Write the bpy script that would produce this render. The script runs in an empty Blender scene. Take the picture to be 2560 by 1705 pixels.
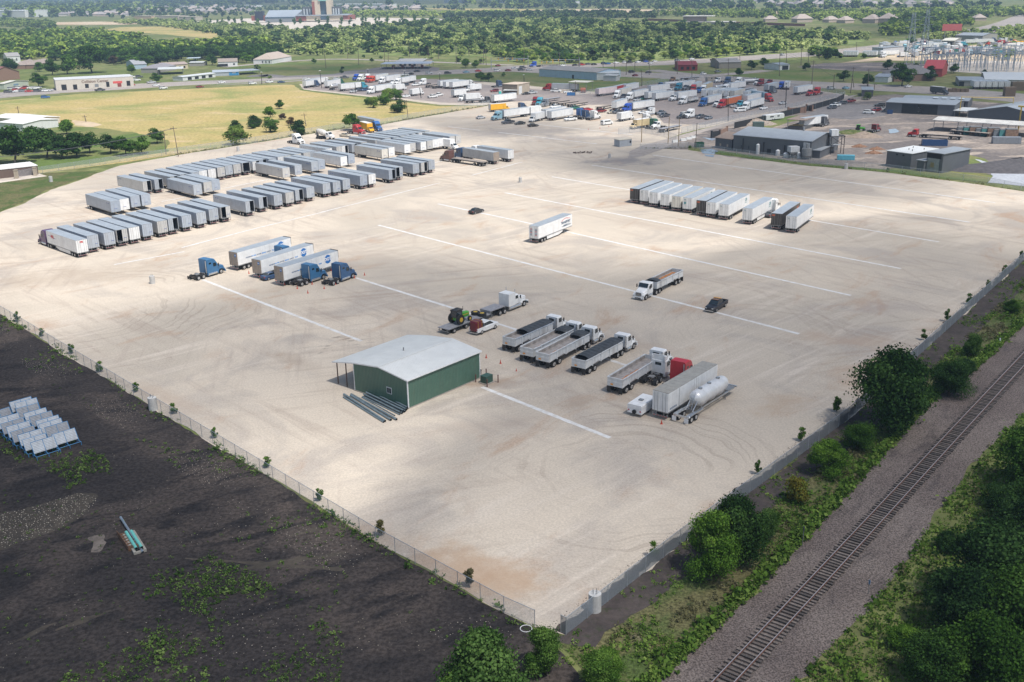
import bpy,math,random
import numpy as np
from mathutils import Vector,Matrix
R=math.radians
random.seed(7)
RNG=np.random.default_rng(11)
SC=bpy.context.scene
COL=SC.collection
CH,CF,CT,CR_=57.124,2585.49,0.3331375,0.0165772
CXP,CYP=1280.0,852.5
cam_d=bpy.data.cameras.new('camera');cam=bpy.data.objects.new('camera',cam_d);COL.objects.link(cam)
cam_d.sensor_width=36;cam_d.lens=CF/2560*36;cam_d.clip_start=1;cam_d.clip_end=40000
_f=Vector((0,math.cos(CT),-math.sin(CT)));_u=Vector((0,math.sin(CT),math.cos(CT)));_r=Vector((1,0,0))
_c,_s=math.cos(CR_),math.sin(CR_)
_r2=_r*_c-_u*_s;_u2=_r*_s+_u*_c
cam.matrix_world=Matrix(((_r2.x,_u2.x,-_f.x,0),(_r2.y,_u2.y,-_f.y,0),(_r2.z,_u2.z,-_f.z,CH),(0,0,0,1)))
SC.camera=cam
def W(u,v,z=0.0):
 """photo pixel (2560 wide) -> point of the scene at height z"""
 X=u-CXP;Y=CYP-v
 c,s=math.cos(CR_),math.sin(CR_)
 X,Y=X*c+Y*s,-X*s+Y*c
 d=_r*(X/CF)+_u*(Y/CF)+_f
 t=(z-CH)/d.z
 return Vector((d.x*t,d.y*t,z))
CROP=dict(A=(0,0,.27176),B=(640,0,.27176),C=(1280,0,.27176),D=(1920,0,.27176),E=(0,200,.28058),F=(640,160,.28058),G=(1120,160,.27176),H=(1560,160,.27176),I=(1720,160,.35669),N1=(0,560,.40816),N2=(460,560,.20382),N3=(820,700,.24237),N4=(1220,640,.28058),N5=(1280,420,.3397),S1=(0,980,.46237),S2=(760,1080,.39852),S3=(1500,980,.46228),S4=(1900,560,.34447),S5=(0,980,.28054),Q=(1540,440,.22081),A2=(0,130,.15287),A3=(330,120,.15711),I2=(2100,140,.19533),B2=(600,0,.21231),H2=(1560,200,.23779),D2=(2060,60,.21231),T3=(1180,740,.13588),T4=(1480,860,.16136),T5=(1560,640,.13588),J1=(90,480,.11479),J2=(330,440,.11479),J3=(560,400,.11479),J4=(800,360,.12755),K1=(200,400,.12739),K2=(340,360,.12739),K3=(600,330,.12739),K4=(840,300,.12739),K5=(1080,330,.1104),L1=(740,160,.16136),L2=(1100,200,.10191),L3=(1320,200,.10191),L4=(1480,180,.1104),L5=(1680,180,.12739),P=(0,0,1.0))
def px(c,x,y):
 a,b,k=CROP[c];return a+x*k,b+y*k
def at(c,x,y,z=0.0):
 return W(*px(c,x,y),z)
def proj_v(p):
 """photo row of a scene point"""
 d=Vector(p)-Vector((0,0,CH));return CYP-CF*d.dot(_u2)/d.dot(_f)
def height_over(base,vtop):
 lo,hi=0,60
 for _ in range(30):
  m=(lo+hi)/2
  if proj_v((base.x,base.y,m))>vtop:lo=m
  else:hi=m
 return lo
SUN_EL=R(62);SUN_DIR=Vector((math.cos(R(-47)),math.sin(R(-47)),0))
SV=Vector((SUN_DIR.x*math.cos(SUN_EL),SUN_DIR.y*math.cos(SUN_EL),math.sin(SUN_EL)))
w=bpy.data.worlds.new('World');SC.world=w;w.use_nodes=True
nt=w.node_tree;bg=nt.nodes['Background']
sky=nt.nodes.new('ShaderNodeTexSky');sky.sky_type='NISHITA';sky.sun_disc=False
sky.sun_elevation=SUN_EL;sky.sun_rotation=math.atan2(SUN_DIR.x,SUN_DIR.y);sky.dust_density=2.0;sky.air_density=1.2
nt.links.new(sky.outputs[0],bg.inputs[0]);bg.inputs[1].default_value=0.11
sd=bpy.data.lights.new('sun','SUN');sun=bpy.data.objects.new('sun',sd);COL.objects.link(sun)
sd.energy=4.9;sd.angle=R(0.53);sd.color=(1.0,0.965,0.915)
sun.rotation_euler=SV.to_track_quat('Z','Y').to_euler()
SC.view_settings.view_transform='Standard';SC.view_settings.look='None'
SC.view_settings.exposure=0.12;SC.view_settings.gamma=1.0
SC.render.engine='CYCLES'
SC.cycles.max_bounces=5;SC.cycles.diffuse_bounces=2;SC.cycles.glossy_bounces=2;SC.cycles.transmission_bounces=2
SC.cycles.transparent_max_bounces=12;SC.cycles.volume_bounces=0;SC.cycles.use_denoising=True
SC.cycles.caustics_reflective=False;SC.cycles.caustics_refractive=False
MATS={}
def nmat(name):
 m=bpy.data.materials.new(name);m.use_nodes=True
 t=m.node_tree;return m,t,t.nodes['Principled BSDF']
def nd(t,typ,ins=None,**kw):
 n=t.nodes.new('ShaderNode'+typ)
 for k,v in kw.items():setattr(n,k,v)
 for k,v in(ins or{}).items():
  if hasattr(v,'is_output')or v.__class__.__name__.startswith('NodeSocket'):t.links.new(v,n.inputs[k])
  else:n.inputs[k].default_value=v
 return n
def c4(c):return(c[0],c[1],c[2],1.0)
def mixc(t,fac,a,b,mode='MIX'):
 n=t.nodes.new('ShaderNodeMix');n.data_type='RGBA';n.blend_type=mode
 for i,v in((0,fac),(6,a),(7,b)):
  if v.__class__.__name__.startswith('NodeSocket'):t.links.new(v,n.inputs[i])
  elif i==0:n.inputs[0].default_value=v
  else:n.inputs[i].default_value=c4(v)if len(v)==3 else v
 return n.outputs[2]
def ramp(t,fac,lo,hi,a=0.0,b=1.0):
 n=nd(t,'MapRange',{0:fac,1:lo,2:hi,3:a,4:b});n.interpolation_type='SMOOTHSTEP';return n.outputs[0]
def math_(t,op,a,b=None,c=None):
 n=t.nodes.new('ShaderNodeMath');n.operation=op
 for i,v in enumerate((a,b,c)):
  if v is None:continue
  if v.__class__.__name__.startswith('NodeSocket'):t.links.new(v,n.inputs[i])
  else:n.inputs[i].default_value=v
 return n.outputs[0]
def noise(t,scale,vec=None,detail=4,rough=.55,dist=0.0,out=0):
 n=nd(t,'TexNoise',{'Scale':scale,'Detail':detail,'Roughness':rough,'Distortion':dist})
 if vec is not None:t.links.new(vec,n.inputs['Vector'])
 return n.outputs[out]
def mapping(t,loc=(0,0,0),rot=(0,0,0),scale=(1,1,1),vec=None):
 if vec is None:vec=nd(t,'TexCoord').outputs['Object']
 n=nd(t,'Mapping',vector_type='TEXTURE');t.links.new(vec,n.inputs[0])
 n.inputs[1].default_value=loc;n.inputs[2].default_value=rot;n.inputs[3].default_value=[1/q if q else 1e6 for q in scale]
 return n.outputs[0]
def bump(t,p,h,strength=.3,dist=.1):
 b=nd(t,'Bump',{'Height':h,'Strength':strength,'Distance':dist});t.links.new(b.outputs[0],p.inputs['Normal'])
def M(name,col,rough=.6,metal=0.0,var=.12,scale=1.5,dirt=0.0,stripe=None,spec=.5):
 """plain paint / metal / rubber with weathering; stripe=(axis, period, depth) gives panel ribs"""
 if name in MATS:return MATS[name]
 m,t,p=nmat(name)
 v=nd(t,'TexCoord').outputs['Object']
 n1=noise(t,scale,v,5,.6)
 k=ramp(t,n1,.3,.7,1-var,1+var*.6)
 c=mixc(t,1.0,c4(col),nd(t,'CombineColor',{0:k,1:k,2:k}).outputs[0],'MULTIPLY')
 if dirt:
  st=noise(t,1.0,mapping(t,scale=(1.3,1.3,.12),vec=v),5,.65)
  c=mixc(t,ramp(t,st,.48,.75,0,dirt),c,(.20,.15,.11))
 t.links.new(c,p.inputs['Base Color'])
 p.inputs['Roughness'].default_value=rough;p.inputs['Metallic'].default_value=metal
 p.inputs['Specular IOR Level'].default_value=spec
 if stripe:
  ax,per,dep=stripe
  sx=nd(t,'SeparateXYZ');t.links.new(v,sx.inputs[0])
  s=math_(t,'SINE',math_(t,'MULTIPLY',sx.outputs[ax],2*math.pi/per))
  s=math_(t,'POWER',math_(t,'ABSOLUTE',s),6.0)
  bump(t,p,s,.8,dep)
  t.links.new(mixc(t,math_(t,'MULTIPLY',s,.35),c,[x*.55 for x in col]),p.inputs['Base Color'])
 MATS[name]=m;return m
def paint(col):
 n='paint_%02d_%02d_%02d'%tuple(int(x*99)for x in col)
 return M(n,col,.32,0,.10,.8,.22)
RUB=M('rubber',(.018,.018,.019),.85,0,.3,6)
RIM=M('rim_metal',(.62,.63,.64),.35,.6,.2,8)
BLK=M('black_frame',(.022,.022,.024),.6,0,.3,3,.35)
CHR=M('bright_metal',(.62,.64,.66),.28,.85,.15,3)
GLS=M('dark_glass',(.018,.028,.034),.06,0,.1,2,spec=.8)
GRY=M('grey_steel',(.28,.29,.30),.5,.4,.2,3,.2)
WHT=paint((.78,.79,.80))
PNT=M('paint_slot',(.7,.7,.7))
TRIM_R=M('red_lens',(.45,.02,.02),.3)
TRIM_Y=M('amber_lens',(.8,.32,.03),.3)
HEADL=M('headlamp_glass',(.75,.77,.78),.1)
class MB:
 def __init__(s):s.v=[];s.f=[];s.m=[];s.mats=[]
 def mi(s,mat):
  if mat not in s.mats:s.mats.append(mat)
  return s.mats.index(mat)
 def add(s,vs,fs,mat):
  b=len(s.v);s.v+=[tuple(x)for x in vs];i=s.mi(mat)
  for f in fs:s.f.append(tuple(b+k for k in f));s.m.append(i)
  return s
 def box(s,x0,x1,y0,y1,z0,z1,mat):
  v=[(x,y,z)for x in(x0,x1)for y in(y0,y1)for z in(z0,z1)]
  return s.add(v,[(0,1,3,2),(4,6,7,5),(0,4,5,1),(2,3,7,6),(0,2,6,4),(1,5,7,3)],mat)
 def cyl(s,p0,p1,r,mat,n=10,r2=None,caps=True):
  p0,p1=Vector(p0),Vector(p1);d=(p1-p0).normalized();r2=r if r2 is None else r2
  a=d.orthogonal().normalized();b=d.cross(a)
  v=[]
  for k in range(n):
   q=a*math.cos(2*math.pi*k/n)+b*math.sin(2*math.pi*k/n)
   v.append(p0+q*r);v.append(p1+q*r2)
  f=[(2*k,2*((k+1)%n),2*((k+1)%n)+1,2*k+1)for k in range(n)]
  if caps:f+=[tuple(2*k for k in range(n))[::-1],tuple(2*k+1 for k in range(n))]
  return s.add(v,f,mat)
 def prism(s,pts,y0,y1,mat,y0b=None):
  """(x,z) outline extruded along y"""
  n=len(pts);v=[(x,y0,z)for x,z in pts]+[(x,y1,z)for x,z in pts]
  f=[(k,(k+1)%n,n+(k+1)%n,n+k)for k in range(n)]+[tuple(range(n))[::-1],tuple(range(n,2*n))]
  return s.add(v,f,mat)
 def loft(s,rings,mat,caps=True):
  n=len(rings[0]);v=[p for r in rings for p in r];f=[]
  for i in range(len(rings)-1):
   for k in range(n):f.append((i*n+k,i*n+(k+1)%n,(i+1)*n+(k+1)%n,(i+1)*n+k))
  if caps:f+=[tuple(range(n))[::-1],tuple(range((len(rings)-1)*n,len(rings)*n))]
  return s.add(v,f,mat)
 def sec(s,st,mat,ch=.14):
  """loft of body sections: (x, halfwidth, z0, z1[, top half width])"""
  rs=[]
  for q in st:
   x,hw,z0,z1=q[:4];tw=q[4]if len(q)>4 else hw;c=min(ch,(z1-z0)*.3)
   rs.append([(x,-hw,z0),(x,-hw,z0+(z1-z0)*.5),(x,-tw,z1-c),(x,-tw+c,z1),(x,tw-c,z1),(x,tw,z1-c),(x,hw,z0+(z1-z0)*.5),(x,hw,z0)])
  return s.loft(rs,mat)
 def quad(s,pts,mat):return s.add(pts,[tuple(range(len(pts)))],mat)
 def build(s,name,parent=None,smooth=False,link=None):
  me=bpy.data.meshes.new(name);me.from_pydata(s.v,[],s.f)
  for m in s.mats:me.materials.append(m)
  me.polygons.foreach_set('material_index',s.m)
  if smooth:me.polygons.foreach_set('use_smooth',[True]*len(me.polygons))
  me.update()
  o=bpy.data.objects.new(name,me)
  if parent is not None:o.parent=parent
  if(link is None and(parent is None or parent.name in SC.objects))or link:COL.objects.link(o)
  return o
KIDS={}
def part(proto,name,mb,smooth=False,loc=None,label=None):
 o=mb.build(name,None,smooth,link=False)if isinstance(mb,MB)else bpy.data.objects.new(name,mb)
 o.parent=proto
 if loc:o.location=loc
 if label:o['label']=label
 KIDS.setdefault(proto,[]).append(o);return o
def proto(name):
 o=bpy.data.objects.new(name,None);o.empty_display_size=.5;return o
def tag(o,label,cat,group=None,kind=None):
 if label:o['label']=label
 if cat:o['category']=cat
 if group:o['group']=group
 if kind:o['kind']=kind
 return o
def put(pr,loc,rz,label,cat,group=None,col=None,scale=1.0,skip=(),name=None,roof=None):
 """link a copy of a prototype thing with its parts and their sub-parts"""
 r=pr.copy()
 if name:r.name=name
 COL.objects.link(r);r.location=loc;r.rotation_euler=(0,0,rz)
 r.scale=(scale,)*3 if not hasattr(scale,'__len__')else scale
 tag(r,label,cat,group)
 def rec(src,dst):
  for ch in KIDS.get(src,()):
   if ch.name.split('.')[0]in skip:continue
   c=ch.copy();COL.objects.link(c);c.parent=dst
   if col is not None:
    for i,sl in enumerate(c.material_slots):
     if sl.material==PNT:sl.link='OBJECT';sl.material=col
   rec(ch,c)
 if r.data is not None and col is not None:
  for sl in r.material_slots:
   if sl.material==PNT:sl.link='OBJECT';sl.material=col
 rec(pr,r);return r
def struct(name,mb_or_mesh,mat=None):
 o=mb_or_mesh.build(name)if isinstance(mb_or_mesh,MB)else bpy.data.objects.new(name,mb_or_mesh)
 if not isinstance(mb_or_mesh,MB):COL.objects.link(o)
 o['kind']='structure';return o
def sgn_angle(a,b):d=b-a;return math.atan2(d.y,d.x)
def rot2(x,y,a):return x*math.cos(a)-y*math.sin(a),x*math.sin(a)+y*math.cos(a)
ORD='first second third fourth fifth sixth seventh eighth ninth tenth eleventh twelfth thirteenth fourteenth fifteenth sixteenth seventeenth eighteenth nineteenth twentieth twenty-first twenty-second twenty-third twenty-fourth twenty-fifth twenty-sixth twenty-seventh twenty-eighth twenty-ninth thirtieth thirty-first thirty-second'.split()
def text_mesh(txt,size,mat,parent=None,extrude=.004,bold=.0):
 cu=bpy.data.curves.new('txt','FONT');cu.body=txt;cu.size=size;cu.align_x='CENTER';cu.align_y='CENTER';cu.offset=bold
 cu.resolution_u=2
 o=bpy.data.objects.new('t',cu);COL.objects.link(o)
 dg=bpy.context.evaluated_depsgraph_get();me=bpy.data.meshes.new_from_object(o.evaluated_get(dg))
 bpy.data.objects.remove(o);me.materials.clear();me.materials.append(mat);return me
def xy(*pts):return[at(*p).xy for p in pts]
def P_(*pts):return[W(u,v).xy for u,v in pts]
def sheet(name,poly,z,mat,jit=0.0,step=2.0,seed=0,kind='structure',label=None):
 rg=random.Random(seed);out=[]
 n=len(poly)
 for i in range(n):
  a,b=Vector(poly[i][:2]),Vector(poly[(i+1)%n][:2]);L=(b-a).length
  k=max(1,min(160,int(L/step)))if jit else 1
  nn=(b-a).normalized().orthogonal()if L>0 else Vector((0,0))
  ph=[rg.uniform(0,6)for _ in range(4)]
  for j in range(k):
   s=j/k;q=a.lerp(b,s);d=s*L
   o=0 if j==0 else jit*(.5*math.sin(d/(step*4)+ph[0])+.35*math.sin(d/(step*1.7)+ph[1])+rg.uniform(-.5,.5))
   out.append((q.x+nn.x*o,q.y+nn.y*o,z))
 me=bpy.data.meshes.new(name)
 from mathutils.geometry import tessellate_polygon
 tris=tessellate_polygon([[Vector(p)for p in out]])
 me.from_pydata(out,[],[t for t in tris]);me.materials.append(mat);me.update()
 if me.polygons and me.polygons[0].normal.z<0:me.flip_normals()
 o=bpy.data.objects.new(name,me);COL.objects.link(o);o['kind']=kind
 if label:o['label']=label
 return o
def strip(name,pts,width,z,mat,kind='structure'):
 """ribbon along a world polyline (curved by resampling)"""
 P=[Vector(p[:2])for p in pts];Q=[]
 for i in range(len(P)-1):
  p0,p1,p2,p3=P[max(i-1,0)],P[i],P[i+1],P[min(i+2,len(P)-1)]
  for k in range(8):
   t=k/8;Q.append(.5*((2*p1)+(p2-p0)*t+(2*p0-5*p1+4*p2-p3)*t*t+(3*p1-p0-3*p2+p3)*t**3))
 Q.append(P[-1]);wd=width if hasattr(width,'__len__')else(width,width)
 v=[];f=[]
 for i,q in enumerate(Q):
  d=(Q[min(i+1,len(Q)-1)]-Q[max(i-1,0)]).normalized();n=Vector((-d.y,d.x));h=(wd[0]+(wd[1]-wd[0])*i/(len(Q)-1))/2
  v+=[(q.x+n.x*h,q.y+n.y*h,z),(q.x-n.x*h,q.y-n.y*h,z)]
  if i:f.append((2*i-2,2*i-1,2*i+1,2*i))
 me=bpy.data.meshes.new(name);me.from_pydata(v,[],f);me.materials.append(mat);me.update()
 o=bpy.data.objects.new(name,me);COL.objects.link(o);o['kind']=kind;return o
def gmat(name,cols,scale=.05,streak=None,speck=0,bumpd=.03,rough=.95,fine=1.2,thr=((.40,.60),(.5,.72)),detail=6,kc=(.86,1.12)):
 """ground: base colour, a second in large drifts, a third in small patches, speckles"""
 m,t,p=nmat(name);v=nd(t,'TexCoord').outputs['Object']
 vv=mapping(t,rot=(0,0,streak[0]),scale=(streak[1],1,1),vec=v)if streak else v
 big=noise(t,scale,v,detail,.6,.6);mid=noise(t,scale*5,vv,detail,.65,.4);fin=noise(t,fine,v,5,.7)
 c=mixc(t,ramp(t,big,*thr[0]),cols[0],cols[1])
 c=mixc(t,ramp(t,mid,*thr[1]),c,cols[2])
 k=ramp(t,fin,.36,.64,*kc)
 c=mixc(t,1.0,c,nd(t,'CombineColor',{0:k,1:k,2:k}).outputs[0],'MULTIPLY')
 if speck:
  vo=nd(t,'TexVoronoi',{'Scale':1.6});t.links.new(v,vo.inputs[0])
  f=math_(t,'MULTIPLY',ramp(t,vo.outputs['Distance'],.10,.04),ramp(t,noise(t,.12,v,3),.5,.62,0,speck))
  c=mixc(t,f,c,(.42,.38,.30))
 t.links.new(c,p.inputs['Base Color']);p.inputs['Roughness'].default_value=rough;p.inputs['Specular IOR Level'].default_value=.15
 bump(t,p,fin,.5,bumpd);MATS[name]=m;return m
G_far=gmat('meadow_green',[(.13,.16,.05),(.20,.20,.085),(.09,.125,.04)],.012,None,0,.05,fine=.15,kc=(.75,1.2))
G_dry=gmat('dry_meadow',[(.42,.33,.14),(.25,.26,.09),(.52,.40,.24)],.022,(R(-12),.35),0,.05,fine=.7,kc=(.78,1.2),thr=((.42,.66),(.52,.75)))
G_grass=gmat('mown_grass',[(.115,.165,.045),(.19,.19,.075),(.085,.13,.035)],.03,None,0,.04,fine=.8)
G_verge=gmat('verge_grass',[(.075,.11,.032),(.14,.13,.06),(.05,.07,.025)],.14,None,0,.12,fine=3.0,kc=(.55,1.4))
G_soil=gmat('dark_soil',[(.037,.032,.031),(.070,.057,.050),(.022,.020,.021)],.06,(R(28),.38),1.0,.12,fine=2.2,thr=((.44,.64),(.46,.66)),kc=(.62,1.4))
G_dirt=gmat('brown_dirt',[(.20,.15,.12),(.26,.22,.19),(.13,.10,.085)],.05,(R(-20),.4),.2,.05,fine=.7)
G_yard=gmat('yard_dirt',[(.215,.185,.165),(.14,.125,.12),(.36,.30,.25)],.022,(R(10),.45),0,.04,fine=.7,thr=((.42,.58),(.50,.64)),kc=(.8,1.2))
G_conc=gmat('road_concrete',[(.34,.30,.27),(.29,.265,.245),(.38,.34,.31)],.02,(R(8),.2),0,.01,fine=.4)
G_asph=gmat('road_asphalt',[(.21,.195,.19),(.17,.16,.16),(.25,.235,.225)],.02,(R(8),.2),0,.01,fine=.5)
G_pale=gmat('pale_concrete',[(.58,.52,.44),(.52,.46,.40),(.64,.58,.50)],.01,None,0,.01,fine=.1)
G_tan=gmat('bare_sand',[(.50,.38,.25),(.56,.46,.33),(.40,.31,.22)],.01,None,0,.02,fine=.1)
G_bal=gmat('ballast_stone',[(.130,.106,.096),(.168,.140,.125),(.088,.074,.070)],.06,(R(51.2),.3),0,.09,fine=5.5,kc=(.45,1.6))
def lot_material():
 m,t,p=nmat('crushed_limestone');v=nd(t,'TexCoord').outputs['Object']
 big=noise(t,.012,v,5,.55,.8);mid=noise(t,.05,v,6,.6,1.0);fin=noise(t,3.5,v,6,.75)
 c=mixc(t,ramp(t,big,.36,.64),(.46,.405,.335),(.57,.495,.405))
 c=mixc(t,ramp(t,mid,.46,.66,0,.85),c,(.395,.35,.305))
 for rot,sc,sd_,thr,col,amt in((-47,.10,0,(.48,.68),(.36,.30,.25),.6),(43,.10,40,(.48,.68),(.60,.53,.45),.7),(15,.12,90,(.50,.70),(.36,.295,.24),.6),(-80,.09,150,(.50,.72),(.38,.32,.27),.55)):
  s_=noise(t,1.0,mapping(t,loc=(sd_,sd_*.7,0),rot=(0,0,R(rot)),scale=(.03,.50,1),vec=v),5,.62,.25)
  msk=ramp(t,noise(t,.022,mapping(t,loc=(sd_*3,7,0),vec=v),3),.42,.62)
  c=mixc(t,math_(t,'MULTIPLY',math_(t,'MULTIPLY',ramp(t,s_,*thr),msk),amt),c,col)
 pb=noise(t,.09,mapping(t,rot=(0,0,R(60)),scale=(.5,1,1),vec=v),6,.66,.8)
 c=mixc(t,ramp(t,pb,.54,.74,0,.8),c,(.42,.30,.215))
 for(cu,cv,r0,r1,amt)in((1560,1180,5,26,.5),(1020,330,12,60,.35),(150,780,14,46,.55),(620,640,4,26,.3),(1950,820,6,24,.3),(1500,440,8,40,.3),(560,470,3,12,.3)):
  q=W(cu,cv)
  d=nd(t,'VectorMath',operation='SUBTRACT');t.links.new(v,d.inputs[0]);d.inputs[1].default_value=(q.x,q.y,0)
  L=nd(t,'VectorMath',operation='LENGTH');t.links.new(d.outputs[0],L.inputs[0]);r=L.outputs['Value']
  wob=noise(t,.045,mapping(t,loc=(cu,cv,0),vec=v),3)
  rr=math_(t,'MULTIPLY_ADD',wob,14.0,r)
  rn=nd(t,'TexNoise',{'Scale':1.0,'Detail':5,'Roughness':.75});rn.noise_dimensions='1D'
  t.links.new(math_(t,'MULTIPLY',rr,.8),rn.inputs['W'])
  band=math_(t,'MULTIPLY',ramp(t,r,r0*.7,r0*1.5),ramp(t,r,r1,r1*.7))
  br=ramp(t,noise(t,.05,mapping(t,loc=(cv,cu,0),vec=v),3),.42,.60)
  f=math_(t,'MULTIPLY',math_(t,'MULTIPLY',ramp(t,rn.outputs[0],.50,.62),band),math_(t,'MULTIPLY',br,amt*.7))
  c=mixc(t,f,c,(.27,.22,.18))
 k=ramp(t,fin,.34,.66,.86,1.12)
 c=mixc(t,1.0,c,nd(t,'CombineColor',{0:k,1:k,2:k}).outputs[0],'MULTIPLY')
 wn=noise(t,.16,v,5,.7)
 for(cu,cv,rx,ry,a_,am,col)in((1190,1430,15,6,-30,.75,(.43,.30,.20)),(1960,1010,8,4,40,.6,(.42,.31,.22)),(880,1330,7,4,-40,.6,(.42,.30,.21)),(200,690,34,12,20,.55,(.37,.30,.235)),(2130,850,16,5,-20,.5,(.42,.31,.23)),(1440,1010,5,3,50,.55,(.33,.26,.20)),(1240,960,5,3,0,.6,(.30,.245,.20)),(1590,860,9,4,-40,.4,(.40,.31,.24)),(1560,402,20,13,10,.8,(.20,.19,.195)),(1300,330,40,22,0,.6,(.29,.265,.25)),(1440,345,34,12,0,.6,(.27,.25,.24)),(740,905,10,3,-45,.45,(.34,.27,.21)),(430,1000,14,3,-45,.45,(.37,.29,.23)),(1250,1060,12,5,20,.4,(.40,.32,.26)),(1600,560,26,5,-47,.45,(.40,.33,.27)),(930,640,20,6,-47,.4,(.38,.32,.27)),(2230,770,10,5,0,.5,(.36,.31,.28))):
  q=W(cu,cv);mp=mapping(t,loc=(q.x,q.y,0),rot=(0,0,R(a_)),scale=(1/rx,1/ry,0),vec=v);L=nd(t,'VectorMath',operation='LENGTH');t.links.new(mp,L.inputs[0])
  c=mixc(t,math_(t,'MULTIPLY',ramp(t,math_(t,'MULTIPLY_ADD',wn,2.2,L.outputs['Value']),2.05,1.15),am),c,col)
 for(cu,cv,rx)in((845,858,6.5),(1130,985,0),):
  if rx:
   q=W(cu,cv);sp=noise(t,.5,mapping(t,rot=(0,0,R(20)),scale=(.35,1.3,1),vec=v),6,.75)
   d=nd(t,'VectorMath',operation='SUBTRACT');t.links.new(v,d.inputs[0]);d.inputs[1].default_value=(q.x,q.y,0)
   L=nd(t,'VectorMath',operation='LENGTH');t.links.new(d.outputs[0],L.inputs[0])
   c=mixc(t,math_(t,'MULTIPLY',ramp(t,sp,.55,.64,0,.75),ramp(t,L.outputs['Value'],rx*1.3,rx*.4)),c,(.13,.115,.10))
 t.links.new(c,p.inputs['Base Color']);p.inputs['Roughness'].default_value=.95;p.inputs['Specular IOR Level'].default_value=.1
 bump(t,p,fin,.5,.03);return m
G_lot=lot_material()
struct('ground',MB().quad([(-9000,-300,0),(9000,-300,0),(16000,16000,0),(-16000,16000,0)],G_far))
LF=P_((0,785),(380,1017),(940,1356),(1260,1533),(1337,1568));RF=P_((1415,1588),(1700,1362),(2120,1050),(2560,650))
dL=(LF[0]-LF[1]).normalized();dR=(RF[3]-RF[2]).normalized()
LFx=LF[0]+dL*61;RFx=RF[3]+dR*260
FF=P_((0,531),(70,503),(126,475),(196,452),(244,433),(300,414),(438,389),(640,357),(724,343),(859,322),(949,313),(1061,292),(1224,264))
TL=P_((1100,262),(1000,250),(905,240),(830,232),(760,224),(748,210),(880,206),(1000,200),(1120,196),(1330,215),(1460,228),(1530,232),(1560,222),(1660,205),(1760,193),(1880,205),(2020,222),(2120,238))
GR=P_((2118,242),(1900,288),(1832,303),(1704,334),(1600,372),(1720,372),(1873,396),(2023,414),(2209,430),(2348,449),(2469,465),(2560,479),(2760,510))
lot_poly=[LF[i]for i in range(5)]+RF+[RF[3]+dR*25,W(2640,494).xy]+GR[:-1][::-1]+TL[::-1]+FF[::-1]+[W(-130,560).xy,W(-330,640).xy,LF[0]+dL*60]
sheet('gravel_lot',lot_poly,.02,G_lot,.5,2.5,3)
TY=gmat('truck_yard_ground',[(.285,.245,.225),(.24,.21,.20),(.38,.33,.28)],.02,(R(5),.4),0,.02,fine=.5,thr=((.42,.62),(.55,.75)))
sheet('truck_yard',P_((760,222),(756,210),(880,206),(1000,200),(1120,196),(1230,214),(1330,222),(1430,236),(1530,233),(1562,222),(1662,206),(1762,194),(1880,206),(2020,223),(2110,239),(1900,284),(1832,298),(1760,312),(1660,308),(1600,262),(1480,262),(1330,252),(1190,258),(1100,256),(980,244),(860,232)),.03,TY,.9,4,5)
sheet('dark_field',[LFx+Vector((-2,-2)),LF[0],LF[1],LF[2],LF[3],LF[4]+Vector((1.2,-1.6)),Vector((22,40)),Vector((40,0)),Vector((-300,-60)),Vector((-330,190)),LFx+Vector((-60,60)),LFx],.012,G_soil,.25,1.5,9)
e=[LF[4]+Vector((1.2,-1.6)),RF[0],RF[1],RF[2],RF[3],RFx]
B1=P_((1500,1790),(1648,1701),(1902,1461),(2045,1313),(2341,989),(2437,925),(2560,808));B1+=[B1[-1]+(B1[-1]-B1[-3]).normalized()*300]
B2_=P_((1900,1800),(1985,1705),(2184,1512),(2355,1267),(2471,1119),(2560,1035));B2_+=[B2_[-1]+(B2_[-1]-B2_[-3]).normalized()*300]
sheet('verge',e+B1[::-1]+[Vector((25,40))],.016,G_verge,.3,1.5,4)
inn=[]
for i,(q,wd)in enumerate(zip(e,(1.5,3.2,3.4,4.2,5,5))):
 inn.append(q+Vector((dR.y,-dR.x))*wd)
sheet('bare_earth_strip',e+inn[::-1],.030,gmat('bare_earth',[(.062,.052,.050),(.085,.07,.064),(.045,.05,.03)],.2,None,.4,.08,fine=1.5),.5,1.2,6)
sheet('rail_bed',B1+B2_[::-1],.034,G_bal,.5,1.5,8)
inr=[q-Vector((dR.y,-dR.x))*wd for q,wd in zip(RF,(1.3,1.3,1.4,1.2))]
sheet('fence_line_earth',RF+inr[::-1],.036,MATS['bare_earth'],.55,.8,12)
hwyL=[(-500,300),(-200,262),(0,238),(250,221),(450,210),(640,203),(900,188),(1100,181),(1280,174),(1420,180),(1540,185),(1690,191),(1800,197),(1920,206),(2150,217),(2330,226),(2560,246),(2900,280)]
sheet('dry_field',P_((-300,400),(-200,285),(0,252),(200,235),(400,226),(640,214),(730,212),(752,226),(830,236),(905,244),(1000,254),(1100,266),(1224,264),(1061,290),(949,311),(859,320),(724,341),(640,355),(438,387),(330,404),(107,432),(-100,470)),.03,G_dry,.8,5,14)
sheet('mown_strip',P_((-300,470),(-100,440),(107,425),(300,398),(420,380),(420,350),(330,330),(230,318),(120,312),(0,305),(-200,330)),.045,G_grass,1.5,4,15)
sheet('weed_bank',P_((-100,475),(107,434),(200,428),(244,430),(200,449),(126,473),(70,500),(0,529),(-120,570)),.05,G_verge,.7,1.5,16)
sheet('mown_field',P_((1010,196),(1120,198),(1290,196),(1340,205),(1440,215),(1530,228),(1560,220),(1700,200),(1690,195),(1560,190),(1280,180),(1100,186)),.045,G_grass,.8,5,17)
sheet('mown_field',P_((1780,196),(1900,205),(2160,218),(2240,222),(2200,200),(2140,180),(1920,172),(1850,180)),.045,G_grass,1,5,18)
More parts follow.
